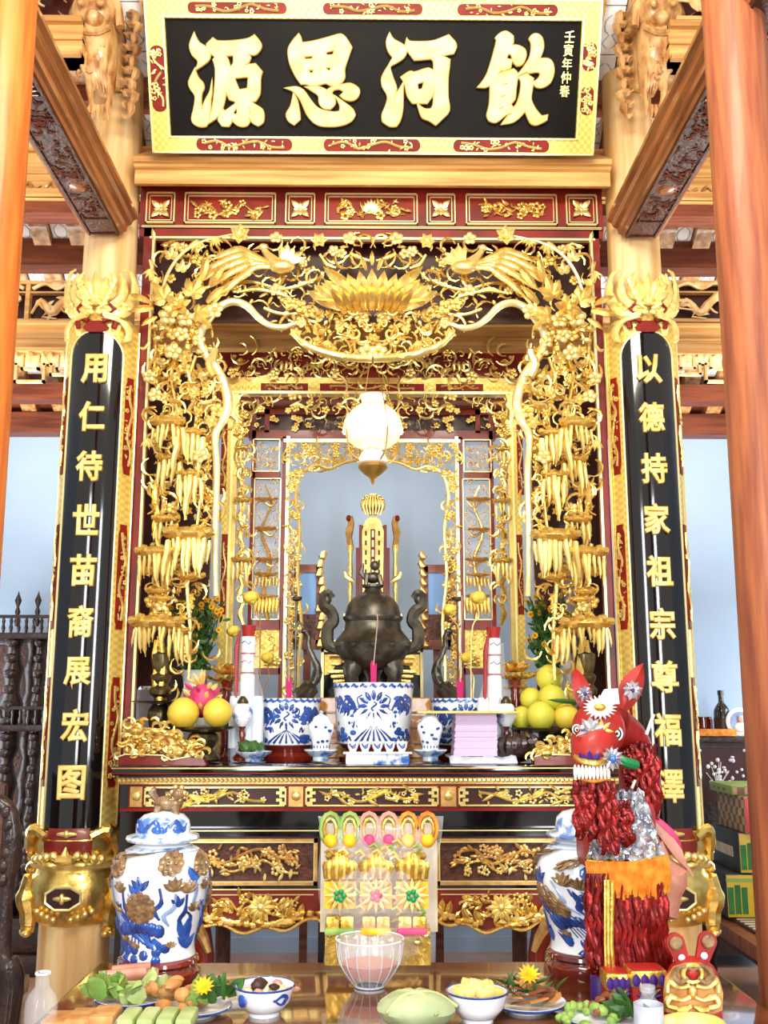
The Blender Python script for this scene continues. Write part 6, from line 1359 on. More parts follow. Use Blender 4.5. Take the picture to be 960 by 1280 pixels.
MB().blob(q, (.045, .022, .022), 12, 8).blob(q+V((.03, -.01, .028)), (.02, .02, .02), 10, 7).tube([q+V((-.035, 0, .01)), q+V((-.05, 0, .03)), q+V((-.04, 0, .045))], [.009, .012, .005], 6).tube([q+V((.02, -.01, -.01)), q+V((.03, -.02, -.035))], [.012, .009], 6).tube([q+V((-.025, -.01, -.01)), q+V((-.03, -.02, -.035))], [.013, .01], 6).build('lion_finial', 'relief_brown', t)
for j in range(6): MB().blob(q+V((.03+.018*math.cos(j), -.012, .03+.018*math.sin(j))), (.008, .008, .008), 6, 4).build('mane_curl', 'gold_dark', t)
v2 = copy_tree(t); v2.location = (at(733, 1200, 3.16).x, 3.16, ZB); v2.rotation_euler = (0, 0, 1.2)
v2['label'] = 'large blue and white lidded temple jar half hidden behind the red paper horse'; t['label'] = 'large blue and white lidded temple jar with relief lotuses standing at the left'
for o in (t, v2): o['group'] = 'pair of temple jars'
# ---------------- transparent bag of paper votive goods
Yg = 3.16; kg = kY(Yg, 1.0)
g = lambda x, y, d=0: at(x, y, Yg+d)
t = thing('votive_bag', 'clear plastic bag packed with gold paper votive clothing and pompoms, standing behind the glass bowl', 'bag', (g(472, 1205).x, Yg, ZB))
def gb(x0, y0, x1, y1, d, th, nm, m, par=None):
    a = g(x0, y1, d); b = g(x1, y0, d); return MB().span((a.x, Yg+d, max(a.z, ZB)), (b.x, Yg+d+th, b.z)).build(nm, m, par or t, smooth=False)
gb(406, 1160, 538, 1207, -.02, .12, 'gold_box', 'foil_gold'); gb(400, 1030, 546, 1165, .05, .02, 'backing_card', 'food_pale')
cols_ = ['leaf_light', 'leaf_light', 'food_pink', 'food_pink', 'fringe', 'fringe']; pom = ['flower_yellow', 'flower_yellow', 'pink', 'pink', 'food_yellow', 'flower_yellow']
for i in range(6):
    x = 413+i*24.3
    c = g(x, 1036, 0); MB().tube([c+V((.028*math.cos(a)*1, 0, .045*math.sin(a))) for a in [R(-60+30*j) for j in range(11)]], .007, 6).build('paper_loop', cols_[i], t)
    for rr_ in (.017,): MB().tube([c+V((rr_*math.cos(a), -.008, .03*math.sin(a))) for a in [R(-60+30*j) for j in range(11)]], .005, 5).build('inner_loop', 'foil_gold', t)
    MB().blob(g(x, 1051, -.02), (.020, .018, .020), 10, 8).build('pompom', pom[i], t)
for i in range(3):
    x = 425+i*45
    for k, (w_, y0, y1) in enumerate(((19, 1062, 1078), (16, 1075, 1090), (20, 1088, 1100))):
        a = g(x, y1, -.01+.004*k); b = g(x, y0, 0); MB().blob(((a.x), Yg-.01, (a.z+b.z)/2), (w_*kg, .03, (b.z-a.z)*.62), 12, 6).build('paper_crown', 'foil_gold', t)
    for j in range(9):
        MB().tube(spl([g(x-18+j*4.5, 1098, -.04), g(x-19+j*4.8, 1082, -.05), g(x-16+j*4, 1066+3*abs(j-4), -.045)], 2), [.006, .008, .003], 5).build('crown_scroll', 'gold_flat' if j % 2 else 'foil_gold', t)
    p_ = gb(x-20, 1102, x+20, 1136, -.035, .03, 'flower_square', 'flower_yellow'); c = g(x, 1119, -.045)
    for j in range(12): a = j*PI/6; m = MB().leaf(.05, .012, .2, .1, M.Translation(c) @ M.Rotation(a, 4, 'Y'), 3); m.build('ray', 'food_yellow', p_)
    m = MB()
    for j in range(5): a = j*1.257; m.blob(c+V((.012*math.cos(a), -.012, .012*math.sin(a))), (.008, .005, .008), 6, 4)
    m.build('centre_flower', 'green_ribbon' if i != 1 else 'pink', p_)
    for q in (-1, 1):
        MB().rbox(((g(x+q*9, 1150, -.02)).x, Yg-.02, (g(x, 1141).z+g(x, 1163).z)/2), (.042, .05, g(x, 1141).z-g(x, 1163).z), .012).build('paper_boot', 'foil_gold', t)
        MB().rbox(((g(x+q*9, 1160, -.03)).x, Yg-.03, g(x, 1160).z), (.046, .056, .018), .006).build('boot_trim', ('leaf_light', 'flower_yellow', 'pink')[i], t)
for i in range(46):
    x_, y_ = 410+rnd.random()*126, 1058+rnd.random()*110; q0 = g(x_, y_, -.03); MB().tube([q0, q0+V((.012, -.01, .012)), q0+V((.0, -.014, .024)), q0+V((-.014, -.006, .016))], [.004, .006, .004], 5).build('paper_curl', rnd.choice(('foil_gold', 'gold_leaf', 'food_yellow', 'foil_gold', 'food_pink', 'leaf_light')), t)
for i in range(12): MB().blob(g(412+i*11, 1172+rnd.uniform(-6, 14), -.03), (.012, .008, .010), 7, 5).build('stud', 'gold_pale', t)
N, Mv = 22, 22; m = MB(); vs = []
for sgn, dd in ((-1, -.085), (1, .12)):
    for i in range(N+1):
        for j in range(Mv+1):
            u = i/N; v = j/Mv; y = 1205-v*184; x0 = 404-8*v+3*math.sin(v*9); x1 = 541+11*v+3*math.sin(v*7+1); x = x0+(x1-x0)*u
            bulge = (math.sin(PI*u)**.5)*(math.sin(PI*min(1, v*.9+.1)))**.6
            p = g(x, y, 0); vs.append(V((p.x, Yg+.02+dd*bulge+.007*math.sin(u*31+v*9+sgn)*math.sin(v*23+u*5), max(p.z, ZB+.002))))
o_ = (N+1)*(Mv+1); fs = [(s*o_+i*(Mv+1)+j, s*o_+(i+1)*(Mv+1)+j, s*o_+(i+1)*(Mv+1)+j+1, s*o_+i*(Mv+1)+j+1) for s in (0, 1) for i in range(N) for j in range(Mv)]
m.add(vs, fs).build('plastic_film', 'plastic', t)
# ---------------- glass bowl
c = tp(462, 1233); Y_ = c.y; kb = kY(Y_, .85)
t = thing('glass_bowl', 'ribbed clear glass bowl holding red liquid at the front centre', 'bowl', (c.x, Y_, ZB)); zb_ = lambda y: at(462, y, Y_).z
k0 = [(18, ZB), (20, ZB+.006), (30, ZB+.025), (37, ZB+.06), (41, ZB+.105), (43, ZB+.125), (42, ZB+.127), (39.5, ZB+.105), (35, ZB+.06), (28, ZB+.028), (.1, ZB+.014)]
MB().lathe([(r*kb, z) for r, z in k0], (c.x, Y_, 0), 48, lobes=16, amp=.012).build('bowl', 'glass_thin', t)
MB().tube([V((c.x+42.5*kb*math.cos(a), Y_+42.5*kb*math.sin(a), ZB+.126)) for a in [i*2*PI/40 for i in range(41)]], .0022, 6).build('rim', 'pale_glass', t); MB().tube([V((c.x+18*kb*math.cos(a), Y_+18*kb*math.sin(a), ZB+.003)) for a in [i*2*PI/32 for i in range(33)]], .003, 6).build('foot_ring', 'pale_glass', t)
MB().lathe([(.1*kb, ZB+.016), (27*kb, ZB+.03), (34*kb, ZB+.062), (.1*kb, ZB+.062)], (c.x, Y_, 0), 40).build('red_liquid', 'water_red', t)
for i in range(16): a = i*PI/8; MB().tube(spl([V((c.x+21*kb*math.cos(a), Y_+21*kb*math.sin(a), ZB+.008)), V((c.x+37.5*kb*math.cos(a), Y_+37.5*kb*math.sin(a), ZB+.06)), V((c.x+42*kb*math.cos(a), Y_+42*kb*math.sin(a), ZB+.115))], 3), .0012, 4).build('rib', 'pale_glass', t)
# ---------------- dishes of food
def dish(px, py, rpx, label, deep=False, glaze='porcelain', oval=1):
    c = tp(px, py); k = kY(c.y, ZB); r = rpx*k; t = thing('bowl' if deep else 'plate', label, 'bowl' if deep else 'plate', (c.x, c.y, ZB)); h = .07 if deep else .02
    if deep: pr = [(r*.5, 0), (r*.52, .01), (r*.62, .012), (r*.86, .035), (r, h), (r*.96, h), (r*.8, .036), (.001, .02)]
    else: pr = [(r*.55, 0), (r*.58, .006), (r*.8, .01), (r, h), (r*.98, h+.003), (r*.75, .014), (.001, .012)]
    MB().lathe(pr, (c.x, c.y, ZB), 40, sx=oval).build('dish', glaze, t)
    MB().tube([V((c.x+oval*r*.99*math.cos(a), c.y+r*.99*math.sin(a), ZB+h)) for a in [i*2*PI/36 for i in range(37)]], .0025, 5).build('blue_rim', 'blue_dark', t)
    return t, c, r, ZB+(h*.75 if deep else .014)
def lumps(t, c, r, z, n, name, m, sx, sy, sz, seed, ox=0, oy=0, hump=.03, each=True, spread=.7):
    rr = random.Random(seed)
    for i in range(n):
        a = rr.uniform(0, 6.3); q = r*spread*math.sqrt(rr.random()); f = 1-(q/(r*spread))
        MB().blob((0, 0, 0), (sx*rr.uniform(.7, 1.2), sy*rr.uniform(.7, 1.2), sz*rr.uniform(.7, 1.2)), 9, 6, M.Translation((c.x+ox+q*math.cos(a), c.y+oy+q*math.sin(a), z+hump*f+sz*.5)) @ Euler((rr.uniform(-.4, .4), rr.uniform(-.4, .4), rr.uniform(0, 3))).to_matrix().to_4x4(), jit=.1).build(name, m, t)
def greens(t, c, r, z, n, m, seed, ox=0, oy=0, L=.06, W=.04, spread=.5):
    rr = random.Random(seed)
    for i in range(n):
        a = rr.uniform(0, 6.3); q = r*spread*rr.random()
        MB().leaf(L*rr.uniform(.7, 1.1), W*rr.uniform(.7, 1.2), .2, .4, M.Translation((c.x+ox+q*math.cos(a), c.y+oy+q*math.sin(a), z)) @ Euler((rr.uniform(-1.4, .6), rr.uniform(-1.2, 1.2), rr.uniform(0, 6))).to_matrix().to_4x4(), 4).build('leaf', m, t)
def daisy(par, p, r, m='flower_yellow'):
    f = MB()
    for rg, n_ in ((1, 12), (.65, 9)):
        for j in range(n_): f.leaf(r*rg, r*.32, .2, .5, M.Translation(p) @ M.Rotation(.75, 4, 'X') @ M.Rotation(j*2*PI/n_+rg, 4, 'Z') @ M.Rotation(-1.35+.5*(1-rg), 4, 'X'), 3)
    f.blob(p+V((0, 0, .004)), (r*.2, r*.2, r*.15)); f.build('garnish_flower', m, par)
t, c, r, z = dish(165, 1256, 46, 'white plate of spring rolls and lettuce in front of the left temple jar')
for i, (x, y, a) in enumerate(((146, 1243, .25), (162, 1240, .2), (172, 1245, .1), (156, 1247, .3))):
    p = tp(x, y); MB().tube([p+V((-.05, -.01*a, .045+.008*(i % 2))), p+V((.05, .02, .05+.008*(i % 2)))], .015, 10).build('spring_roll', 'food_pink', t)
greens(t, c, r, z+.02, 22, 'leaf_light', 3, -.05, -.03, .06, .05); greens(t, c, r, z+.01, 8, 'food_green', 4, .03, -.02, .07, .05); lumps(t, c, r, z, 8, 'fried_piece', 'food_tan', .022, .016, .014, 5, .06, 0)
t, c, r, z = dish(243, 1268, 46, 'plate heaped with fried snacks and a yellow chrysanthemum, between the rolls and the mushroom bowl')
lumps(t, c, r, z, 20, 'fried_snack', 'food_tan', .022, .018, .016, 6, -.04, .01, .07); greens(t, c, r, z+.03, 14, 'leaf_green', 7, .05, -.01, .055, .035); daisy(t, V((c.x+.03, c.y-.05, z+.055)), .032); greens(t, c, r, z+.02, 6, 'leaf_light', 8, .0, -.05)
t, c, r, z = dish(140, 1296, 50, 'plate with tan omelette slices and pale green melon at the bottom left edge', oval=1.5)
for i in range(3): MB().rbox((c.x-.13+i*.055, c.y+.01, z+.02+.006*i), (.06, .10, .02), .006).build('omelette_slice', 'food_tan', t)
for i in range(4): MB().rbox((c.x+.04+i*.045, c.y+.0, z+.025), (.04, .11, .03), .01).build('melon_slice', 'food_green', t)
t, c, r, z = dish(330, 1268, 38, 'white bowl with blue fish motif holding mushroom soup', True)
lumps(t, c, r, z-.01, 9, 'dumpling', 'food_pale', .022, .02, .014, 9, 0, 0, .012); lumps(t, c, r, z+.006, 4, 'mushroom', 'mushroom', .02, .018, .012, 10, 0, .0, .015, spread=.35); lumps(t, c, r, z, 4, 'meat_slice', 'food_pink', .018, .014, .01, 11, .02, .01, .015)
m = MB(); stroke(m, [(.03, ZB+.05), (.05, ZB+.035), (.07, ZB+.05), (.055, ZB+.058), (.03, ZB+.045)], [.003, .006, .005, .003]); wrap(c.x, c.y, lambda z_2: r*.95 if z_2 > ZB+.045 else r*.86, 0, m, .002).build('painted_fish', 'blue_dark', t)
m = MB().blob((-.055, 0, ZB+.045), (.016, .003, .016), 12, 4); wrap(c.x, c.y, lambda z_2: r*.93, 0, m).build('painted_medallion', 'blue_mid', t)
c = tp(520, 1286); t = thing('leaf_wrapped_parcel', 'pale green wrapped parcel at the bottom edge beside the bowl of yellow fruit', 'parcel', (c.x, c.y, ZB))
MB().blob((c.x, c.y, ZB+.045), (.092, .08, .042), 22, 10, jit=.07).build('wrapping', 'pastel_green', t)
for i in range(5): MB().tube(spl([V((c.x, c.y-.02, ZB+.088)), V((c.x+.05*math.cos(i*1.3), c.y+.04*math.sin(i*1.3), ZB+.08)), V((c.x+.10*math.cos(i*1.3), c.y+.08*math.sin(i*1.3), ZB+.05))], 3), .004, 5).build('fold', 'food_green', t)
t, c, r, z = dish(597, 1276, 39, 'white bowl with blue rim full of pale yellow fruit pieces', True)
for i in range(15):
    a = i*2.4; q = r*.62*math.sqrt(i/15); MB().rbox((0, 0, 0), (.045, .022, .02), .006).map(lambda p, a=a, q=q, i=i: V((c.x+q*math.cos(a), c.y+q*math.sin(a), z+.01+.02*(1-q/r)))+Euler((.3*math.sin(i), .4*math.cos(i*2), i)).to_matrix()@p).build('fruit_piece', 'food_yellow', t)
t, c, r, z = dish(659, 1262, 49, 'white plate of brown meat slices with dill and a yellow chrysanthemum')
for i in range(22):
    a = i*2.4; q = r*.75*math.sqrt(i/22)
    MB().leaf(.055, .034, .12, .1, M.Translation((c.x+q*math.cos(a), c.y+q*math.sin(a), z+.006+.03*(1-q/r))) @ M.Rotation(a, 4, 'Z') @ M.Rotation(-1.45, 4, 'X'), 4).build('meat_slice', 'food_brown' if i % 3 else 'food_tan', t)
greens(t, c, r, z+.02, 30, 'leaf_green', 12, .0, .045, .06, .010, .8); daisy(t, V((c.x+.005, c.y+.0, z+.06)), .034)
t, c, r, z = dish(752, 1282, 48, 'plate of green vegetables and brown meat at the bottom edge before the horse')
lumps(t, c, r, z, 26, 'vegetable_piece', 'leaf_light', .014, .012, .012, 13, -.04, 0, .03, spread=.85); lumps(t, c, r, z+.01, 12, 'meat_piece', 'food_brown', .018, .014, .012, 14, .03, .03, .04, spread=.5); greens(t, c, r, z+.02, 8, 'leaf_green', 15, .08, -.02)
def bottle(px, py, rp, h, label, m, cap, clear=False):
    c = tp(px, py); k = kY(c.y, ZB); r = rp*k; t = thing('bottle', label, 'bottle', (c.x, c.y, ZB))
    MB().lathe([(r*.9, 0), (r, .01), (r, h*.55), (r*.8, h*.68), (r*.45, h*.78), (r*.42, h*.95), (r*.5, h*.96), (r*.5, h), (r*.36, h)], (c.x, c.y, ZB), 28).build('body', m, t)
    if cap: MB().lathe([(r*.5, h*.9), (r*.55, h*.9), (r*.55, h*1.02), (.001, h*1.02)], (c.x, c.y, ZB), 18).build('cap', cap, t)
    return t, c, r
t, c, r = bottle(49, 1300, 20, .150, 'clear glass bottle at the bottom left corner', 'glass_thin', None)
MB().tube([V((c.x+.42*r*math.cos(a), c.y+.42*r*math.sin(a), ZB+.146)) for a in [i*PI/10 for i in range(21)]], .003, 6).build('lip', 'pale_glass', t)
t, c, r = bottle(812, 1294, 18, .108, 'small clear plastic bottle at the bottom edge before the red paper boots', 'glass_thin', 'glass_thin')
MB().lathe([(r*1.02, .012), (r*1.02, .07)], (c.x, c.y, ZB), 28, cap=False).build('label_wrap', 'cloth_white', t)
# ---------------- red paper votive horse
Yh = 2.90; kh = kY(Yh, 1.1); h_ = lambda x, y, d=0: at(x, y, Yh+d)
t = thing('paper_horse', 'tall red paper votive horse with pointed ears, foil saddle and tinsel', 'votive horse', (h_(775, 1255).x, Yh, ZB))
hp = lambda mb, nm, m, par=None, **k: mb.build(nm, m, par or t, **k)
hp(MB().blob(h_(748, 912, -.02), (34*kh, .075, 36*kh), 18, 12), 'head', 'paper_red')
hp(MB().tube(spl([h_(746, 918, -.03), h_(741, 940, -.08), h_(740, 962, -.10)], 3), [30*kh, 27*kh, 22*kh], 16), 'muzzle', 'paper_red')
hp(MB().tube(spl([h_(765, 905, .03), h_(790, 930, .10), h_(800, 975, .14), h_(795, 1020, .12)], 3), [26*kh, 25*kh, 28*kh, 30*kh], 14), 'neck', 'paper_red')
for (tip, base, w_, nm) in (((719, 834), (735, 888), 12, 'l'), ((804, 829), (778, 884), 15, 'r')):
    a = h_(*base, -.02); b = h_(*tip, -.02); L_ = (b-a).length; an = math.atan2((b-a).x, (b-a).z)
    e = MB().leaf(L_*1.05, w_*2.0*kh, .18, -.05, M.Translation(a-(b-a)*.05) @ M.Rotation(an, 4, 'Y'), 8).build('ear', 'paper_red', t)
    cc = a.lerp(b, .38)+V((0, -.02, 0)); f = MB()
    for j in range(9): q = j*.7; f.leaf(w_*.9*kh, w_*.5*kh, .2, .1, M.Translation(cc) @ M.Rotation(q, 4, 'Y'), 3)
    f.build('silver_flower', 'foil_silver', e); MB().blob(cc+V((0, -.008, 0)), (.006, .004, .006)).build('flower_core', 'purple', e)
f = MB(); cc = h_(749, 884, -.09)
for j in range(20): q = j*PI/10; f.leaf(22*kh, 5*kh, .2, .2, M.Translation(cc) @ M.Diagonal((1, 1, .7, 1)) @ M.Rotation(q, 4, 'Y'), 3)
hp(f, 'forehead_daisy', 'petal_white'); hp(MB().blob(cc+V((0, -.01, 0)), (8*kh, .008, 5*kh)), 'daisy_core', 'foil_gold')
hp(MB().prism([(h_(740, 880).x, h_(740, 880).z), (h_(768, 880).x, h_(768, 880).z), (h_(766, 861).x, h_(766, 861).z), (h_(750, 862).x, h_(750, 862).z)], Yh-.05, Yh-.06), 'white_crest', 'petal_white', smooth=False)
for (x, y, w_, d) in ((721, 912, 6, -.075), (771, 917, 8, -.075)):
    for (s_, m_, dd) in ((1, 'petal_white', 0), (.75, 'black', -.004), (.5, 'petal_white', -.007), (.25, 'black', -.010)): hp(MB().blob(h_(x, y, d+dd), (w_*kh*s_, .006, w_*1.15*kh*s_), 12, 6, ), 'eye', m_)
f = MB(); cc = h_(738, 914, -.105)
for j in range(10): f.leaf(19*kh, 9*kh, .2, .1, M.Translation(cc) @ M.Rotation(j*.63, 4, 'Y'), 3)
hp(f, 'silver_rosette', 'foil_silver'); f = MB(); cc = h_(752, 914, -.105)
for j in range(8): f.leaf(15*kh, 6*kh, .2, .1, M.Translation(cc) @ M.Rotation(j*.8, 4, 'Y'), 3)
hp(f, 'gold_rosette', 'gold_pale')
for u in (-1, 0, 1): hp(MB().leaf(14*kh, 8*kh, .3, .1, M.Translation(h_(737+u*5, 953, -.16)) @ M.Rotation(u*.6, 4, 'Y'), 3), 'purple_petal', 'purple')
f = MB(); cc = h_(765, 948, -.15)
for j in range(12): f.leaf(15*kh, 6*kh, .2, .1, M.Translation(cc) @ M.Rotation(j*PI/6, 4, 'Y'), 3)
hp(f, 'cheek_rosette', 'foil_silver'); hp(MB().blob(cc+V((0, -.01, 0)), (.010, .006, .012)), 'rosette_core', 'blue_mid')
hp(MB().tube(spl([h_(719, 946, -.13), h_(730, 952, -.17), h_(748, 954, -.17), h_(762, 948, -.13)], 3), .008, 6), 'lip_band', 'foil_gold')
for j in range(10):
    x = 719+j*4.6; hp(MB().blob(h_(x, 965, -.165+.03*abs(j-4.5)/4.5), (.0052, .006, .020), 8, 6), 'tooth', 'petal_white')
hp(MB().tube(spl([h_(722, 972, -.12), h_(742, 976, -.15), h_(762, 972, -.12)], 3), .006, 6), 'jaw_band', 'fringe')
hp(MB().tube(spl([h_(770, 946, -.04), h_(780, 952, -.06), h_(794, 956, -.02)], 3), .014, 8), 'green_band', 'green_ribbon')
hp(MB().tube([h_(817, 893, 0), h_(808, 918, .0)], .005, 5), 'white_spike', 'petal_white'); hp(MB().tube([h_(794, 975, -.03), h_(784, 1000, -.03)], .004, 5), 'white_spike', 'petal_white')
# body, foil saddle, fringe
a = h_(733, 1085); b = h_(817, 1000); bw = b.x-a.x; bcx = (a.x+b.x)/2
hp(MB().rbox((bcx, Yh+.06, (h_(770, 1000).z+h_(770, 1090).z)/2), (bw, .20, h_(770, 1000).z-h_(770, 1090).z), .03), 'body', 'paper_red')
sd = MB(); g_ = []; nI, nJ = 16, 12
for i in range(nI+1):
    for j in range(nJ+1):
        u = i/nI*2-1; v = j/nJ; wx = (.55+.50*v)*bw/2*1.06
        p = V((bcx+u*wx, Yh-.055-.035*(1-u*u)*(.4+.6*v)+.008*math.sin(i*2.3+j*1.7), h_(770, 985+v*85).z+.006*math.sin(i*1.9))); g_.append(p)
sd.add(g_, [(i*(nJ+1)+j, (i+1)*(nJ+1)+j, (i+1)*(nJ+1)+j+1, i*(nJ+1)+j+1) for i in range(nI) for j in range(nJ)])
o = hp(sd, 'foil_saddle', 'foil_silver', smooth=False); md = o.modifiers.new('s', 'SOLIDIFY'); md.thickness = .004
z0 = h_(770, 1072).z
hp(MB().tube([V((a.x-.01, Yh-.06, z0)), V((bcx, Yh-.10, z0-.002)), V((b.x+.012, Yh-.06, z0+.012))], .006, 6), 'fringe_band', 'foil_gold')
for j in range(40):
    u = j/39; x = a.x-.012+(bw+.024)*u; y = Yh-.06-.04*math.sin(PI*u)-.004; hp(MB().tube([V((x, y, z0+.012*u)), V((x+.003, y-.006, z0-.045)), V((x+rnd.uniform(-.004, .004), y, z0-.085+rnd.uniform(-.008, .008)))], .0038, 4), 'fringe_strand', 'fringe')
# legs
for (x, d, yb) in ((752, -.02, 1258), (806, -.02, 1236), (756, .12, 1240), (812, .12, 1230)):
    hp(MB().tube([h_(x, 1085, d), h_(x-1, 1150, d), V((h_(x-2, 1200, d).x, Yh+d, ZB+.004))], [14*kh, 10*kh, 12*kh], 10), 'leg', 'paper_red')
    hp(MB().lathe([(13.5*kh, ZB), (13*kh, ZB+.06), (11*kh, ZB+.065)], (h_(x-2, 1200, d).x, Yh+d, 0), 12), 'hoof', 'purple')
# tinsel
rr = random.Random(4); me_t = []
for k in range(5):
    m = MB(); pts = [(0, 0, 0)]
    for j in range(1, 9): pts.append((.006*math.sin(j*1.7+k), .006*math.cos(j*2.1+k), -j/8))
    m.tube(pts, [.005, .0085, .006, .009, .005], 4, flat=.3); me_t.append(m.mesh('tinsel_strand', 'tinsel'))
def tins(x, y0, y1, d, n=1):
    for _ in range(n):
        p = h_(x+rr.uniform(-3, 3), y0, d+rr.uniform(-.012, .012)); L_ = (h_(x, y0, d).z-h_(x, y1+rr.uniform(-8, 8), d).z)
        put('tinsel_strand', rr.choice(me_t), t, p, (1, 1, L_))
for x in range(721, 745, 3): tins(x, 975, 1046, -.12, 3)
for x in range(784, 820, 3): tins(x, 925+abs(x-800)*.8, 975+abs(x-790)*1.5, -.0, 3)
for x in range(806, 822, 4): tins(x, 930, 1010, .03, 2)
for x in (752, 755, 758, 761, 764): tins(x, 976, 1062, -.13, 3)
for x in range(776, 786, 3): tins(x, 1000, 1060, -.09, 2)
for x in range(736, 828, 3): tins(x, 1092, 1232 if x > 760 else 1212, -.07-.02*math.sin((x-737)/90*PI), 3)
for x in (757, 761, 766): hp(MB().tube([h_(x, 1100, -.10), h_(x+rr.uniform(-2, 2), 1180, -.11), h_(x+1, 1212, -.10)], .004, 4, flat=.4), 'gold_strip', 'foil_gold')
# tail plume
m = MB()
for j in range(26):
    q = rr.uniform(-.03, .03); e = rr.uniform(-8, 8)
    put_ = MB().tube(spl([h_(812, 1022+e*.3, .1), h_(838, 1050+e, .12+q), h_(862+e*.6, 1088+e, .14+q)], 3), [.012, .014, .004], 5, flat=.4)
    put_.build('tail_strand', 'pink' if j % 3 == 0 else 'food_pink', t)
hp(MB().tube(spl([h_(820, 1052, .1), h_(834, 1090, .12), h_(832, 1130, .12), h_(824, 1158, .12)], 3), [.02, .055, .04, .006], 12), 'tail_cone', 'food_pink')
# paper boots and hat
def boot(x0, x1, y0, Y, label):
    a = at(x0, 1262, Y); b = at(x1, y0, Y); t = thing('paper_boot', label, 'paper boot', ((a.x+b.x)/2, Y, ZB)); w_ = b.x-a.x; cx = (a.x+b.x)/2
    MB().rbox((cx, Y+.04, (ZB+b.z)/2), (w_, .08, b.z-ZB), .008).build('shaft', 'paper_red', t); MB().rbox((cx, Y+.038, b.z-.022), (w_+.006, .086, .04), .006).build('gold_band', 'foil_gold', t)
    for i in range(4):
        u = cx+(-.375+i*.25)*w_; MB().leaf(.03, .022, .2, 0, M.Translation((u, Y-.006, b.z-.038)), 4).build('lattice_motif', 'purple', t)
    c = V((cx, Y-.002, ZB+.045))
    for j in range(-3, 4): MB().leaf(.042-.003*abs(j), .015, .2, 0, M.Translation(c) @ M.Rotation(j*.42, 4, 'Y'), 3).build('lotus_petal', 'purple' if j % 2 else 'relief_brown', t)
    MB().rbox((cx, Y-.002, ZB+.035), (w_*.6, .004, .008), .001).build('lotus_base', 'relief_brown', t)
boot(760, 790, 1216, 2.74, 'red paper boot with gold lattice band and lotus, left one'); boot(791, 832, 1212, 2.72, 'red paper boot with gold lattice band behind the small bottle')
Yx = 2.66; t = thing('mandarin_hat', 'red paper mandarin hat with a pale gold filigree front and two round-ended wings', 'paper hat', (at(866, 1278, Yx).x, Yx, ZB)); H_ = lambda x, y, d=0: at(x, y, Yx+d); kx = kY(Yx, .9)
MB().rbox((H_(868, 1280).x, Yx+.06, (ZB+H_(868, 1262).z)/2), (72*kx, .14, H_(868, 1262).z-ZB), .012).build('brim_box', 'paper_red', t)
MB().blob(H_(866, 1226, .05), (34*kx, .05, 30*kx), 16, 10).build('crown', 'paper_red', t)
out = [(830, 1264), (829, 1240), (831, 1222), (842, 1208), (858, 1203), (875, 1203), (888, 1210), (899, 1224), (903, 1240), (902, 1262), (890, 1267), (866, 1264), (845, 1268)]
MB().prism([(H_(*p).x, H_(*p).z) for p in out], Yx+.0, Yx-.012, inset=.03).build('filigree_plate', 'food_tan', t, smooth=False)
for q in (-1, 1):
    for pts in ([(0, 1212), (14, 1208), (24, 1218), (16, 1228), (6, 1222)], [(4, 1232), (18, 1234), (30, 1226), (32, 1240)], [(3, 1246), (14, 1250), (28, 1246), (32, 1256), (20, 1260)], [(2, 1258), (10, 1262), (20, 1262)]):
        MB().tube(spl([H_(866+q*u, v, -.02) for u, v in pts], 4), [.005, .008, .006], 6).build('filigree', 'relief_brown' if pts[0][1] == 1212 else 'gold_pale', t)
MB().tube([H_(866+12*math.cos(a), 1217+11*math.sin(a), -.02) for a in [i*PI/8 for i in range(17)]], .005, 5).build('filigree_ring', 'gold_flat', t); MB().blob(H_(866, 1217, -.018), (.014, .008, .014)).build('jewel', 'paper_red', t); MB().blob(H_(866, 1240, -.018), (.012, .008, .018)).build('jewel', 'gold_dark', t)
for (bx_, by_, tx_, ty_) in ((858, 1215, 844, 1178), (874, 1212, 884, 1176)):
    a = H_(bx_, by_, .05); b = H_(tx_, ty_, .05); w_ = 12*kx; d = (b-a).normalized(); nrm = V((d.z, 0, -d.x))
    pts = [a-nrm*w_*.6, a+nrm*w_*.6, b+nrm*w_]+[b+(nrm*math.cos(x)+d*math.sin(x))*w_ for x in [PI*i/8 for i in range(1, 8)]]+[b-nrm*w_]
    wi = MB().prism([(p.x, p.z) for p in pts], Yx+.055, Yx+.045).build('wing', 'paper_red', t, smooth=False)
    MB().lathe([(w_*.7, 0), (w_*.7, .006), (w_*.5, .01), (.001, .01)], mx=M.Translation((b.x, Yx+.044, b.z)) @ M.Rotation(PI/2, 4, 'X'), n=18).build('disc', 'relief_brown', wi); MB().blob((a.lerp(b, .5).x, Yx+.042, a.lerp(b, .5).z), (w_*.4, .004, w_*.4)).build('disc', 'cloth_white', wi)
MB().blob(H_(862, 1281, -.05), (.09, .03, .028), 14, 8).build('front_ornament', 'food_yellow', t)
# ---------------- left side furniture
Yl = 6.35; kl = kY(Yl, 1.5); q_ = lambda x, y, d=0: at(x, y, Yl+d)
t = thing('carved_display_stand', 'dark carved wooden tiered stand with balustrades against the left back wall', 'cabinet', (q_(10, 1100).x, Yl+.2, 0))
X0, X1 = q_(-60, 1000).x, q_(58, 1000).x
for py, nm in ((795, 'shelf'), (910, 'shelf'), (1120, 'shelf')):
    z = q_(30, py).z; MB().rbox(((X0+X1)/2, Yl+.22, z), (X1-X0+.06, .5, .04), .01).build(nm, 'wood_dark', t)
    if py < 1000:
        n = 13
        for i in range(n):
            x = X0+(X1-X0)*i/(n-1); MB().lathe([(.008, 0), (.014, .03), (.008, .05), (.012, .075), (.006, .09)], (x, Yl, z+.02), 8).build('baluster', 'wood_dark', t)
        MB().span((X0-.02, Yl-.012, z+.11), (X1+.02, Yl+.012, z+.13)).build('rail', 'wood_dark', t, smooth=False)
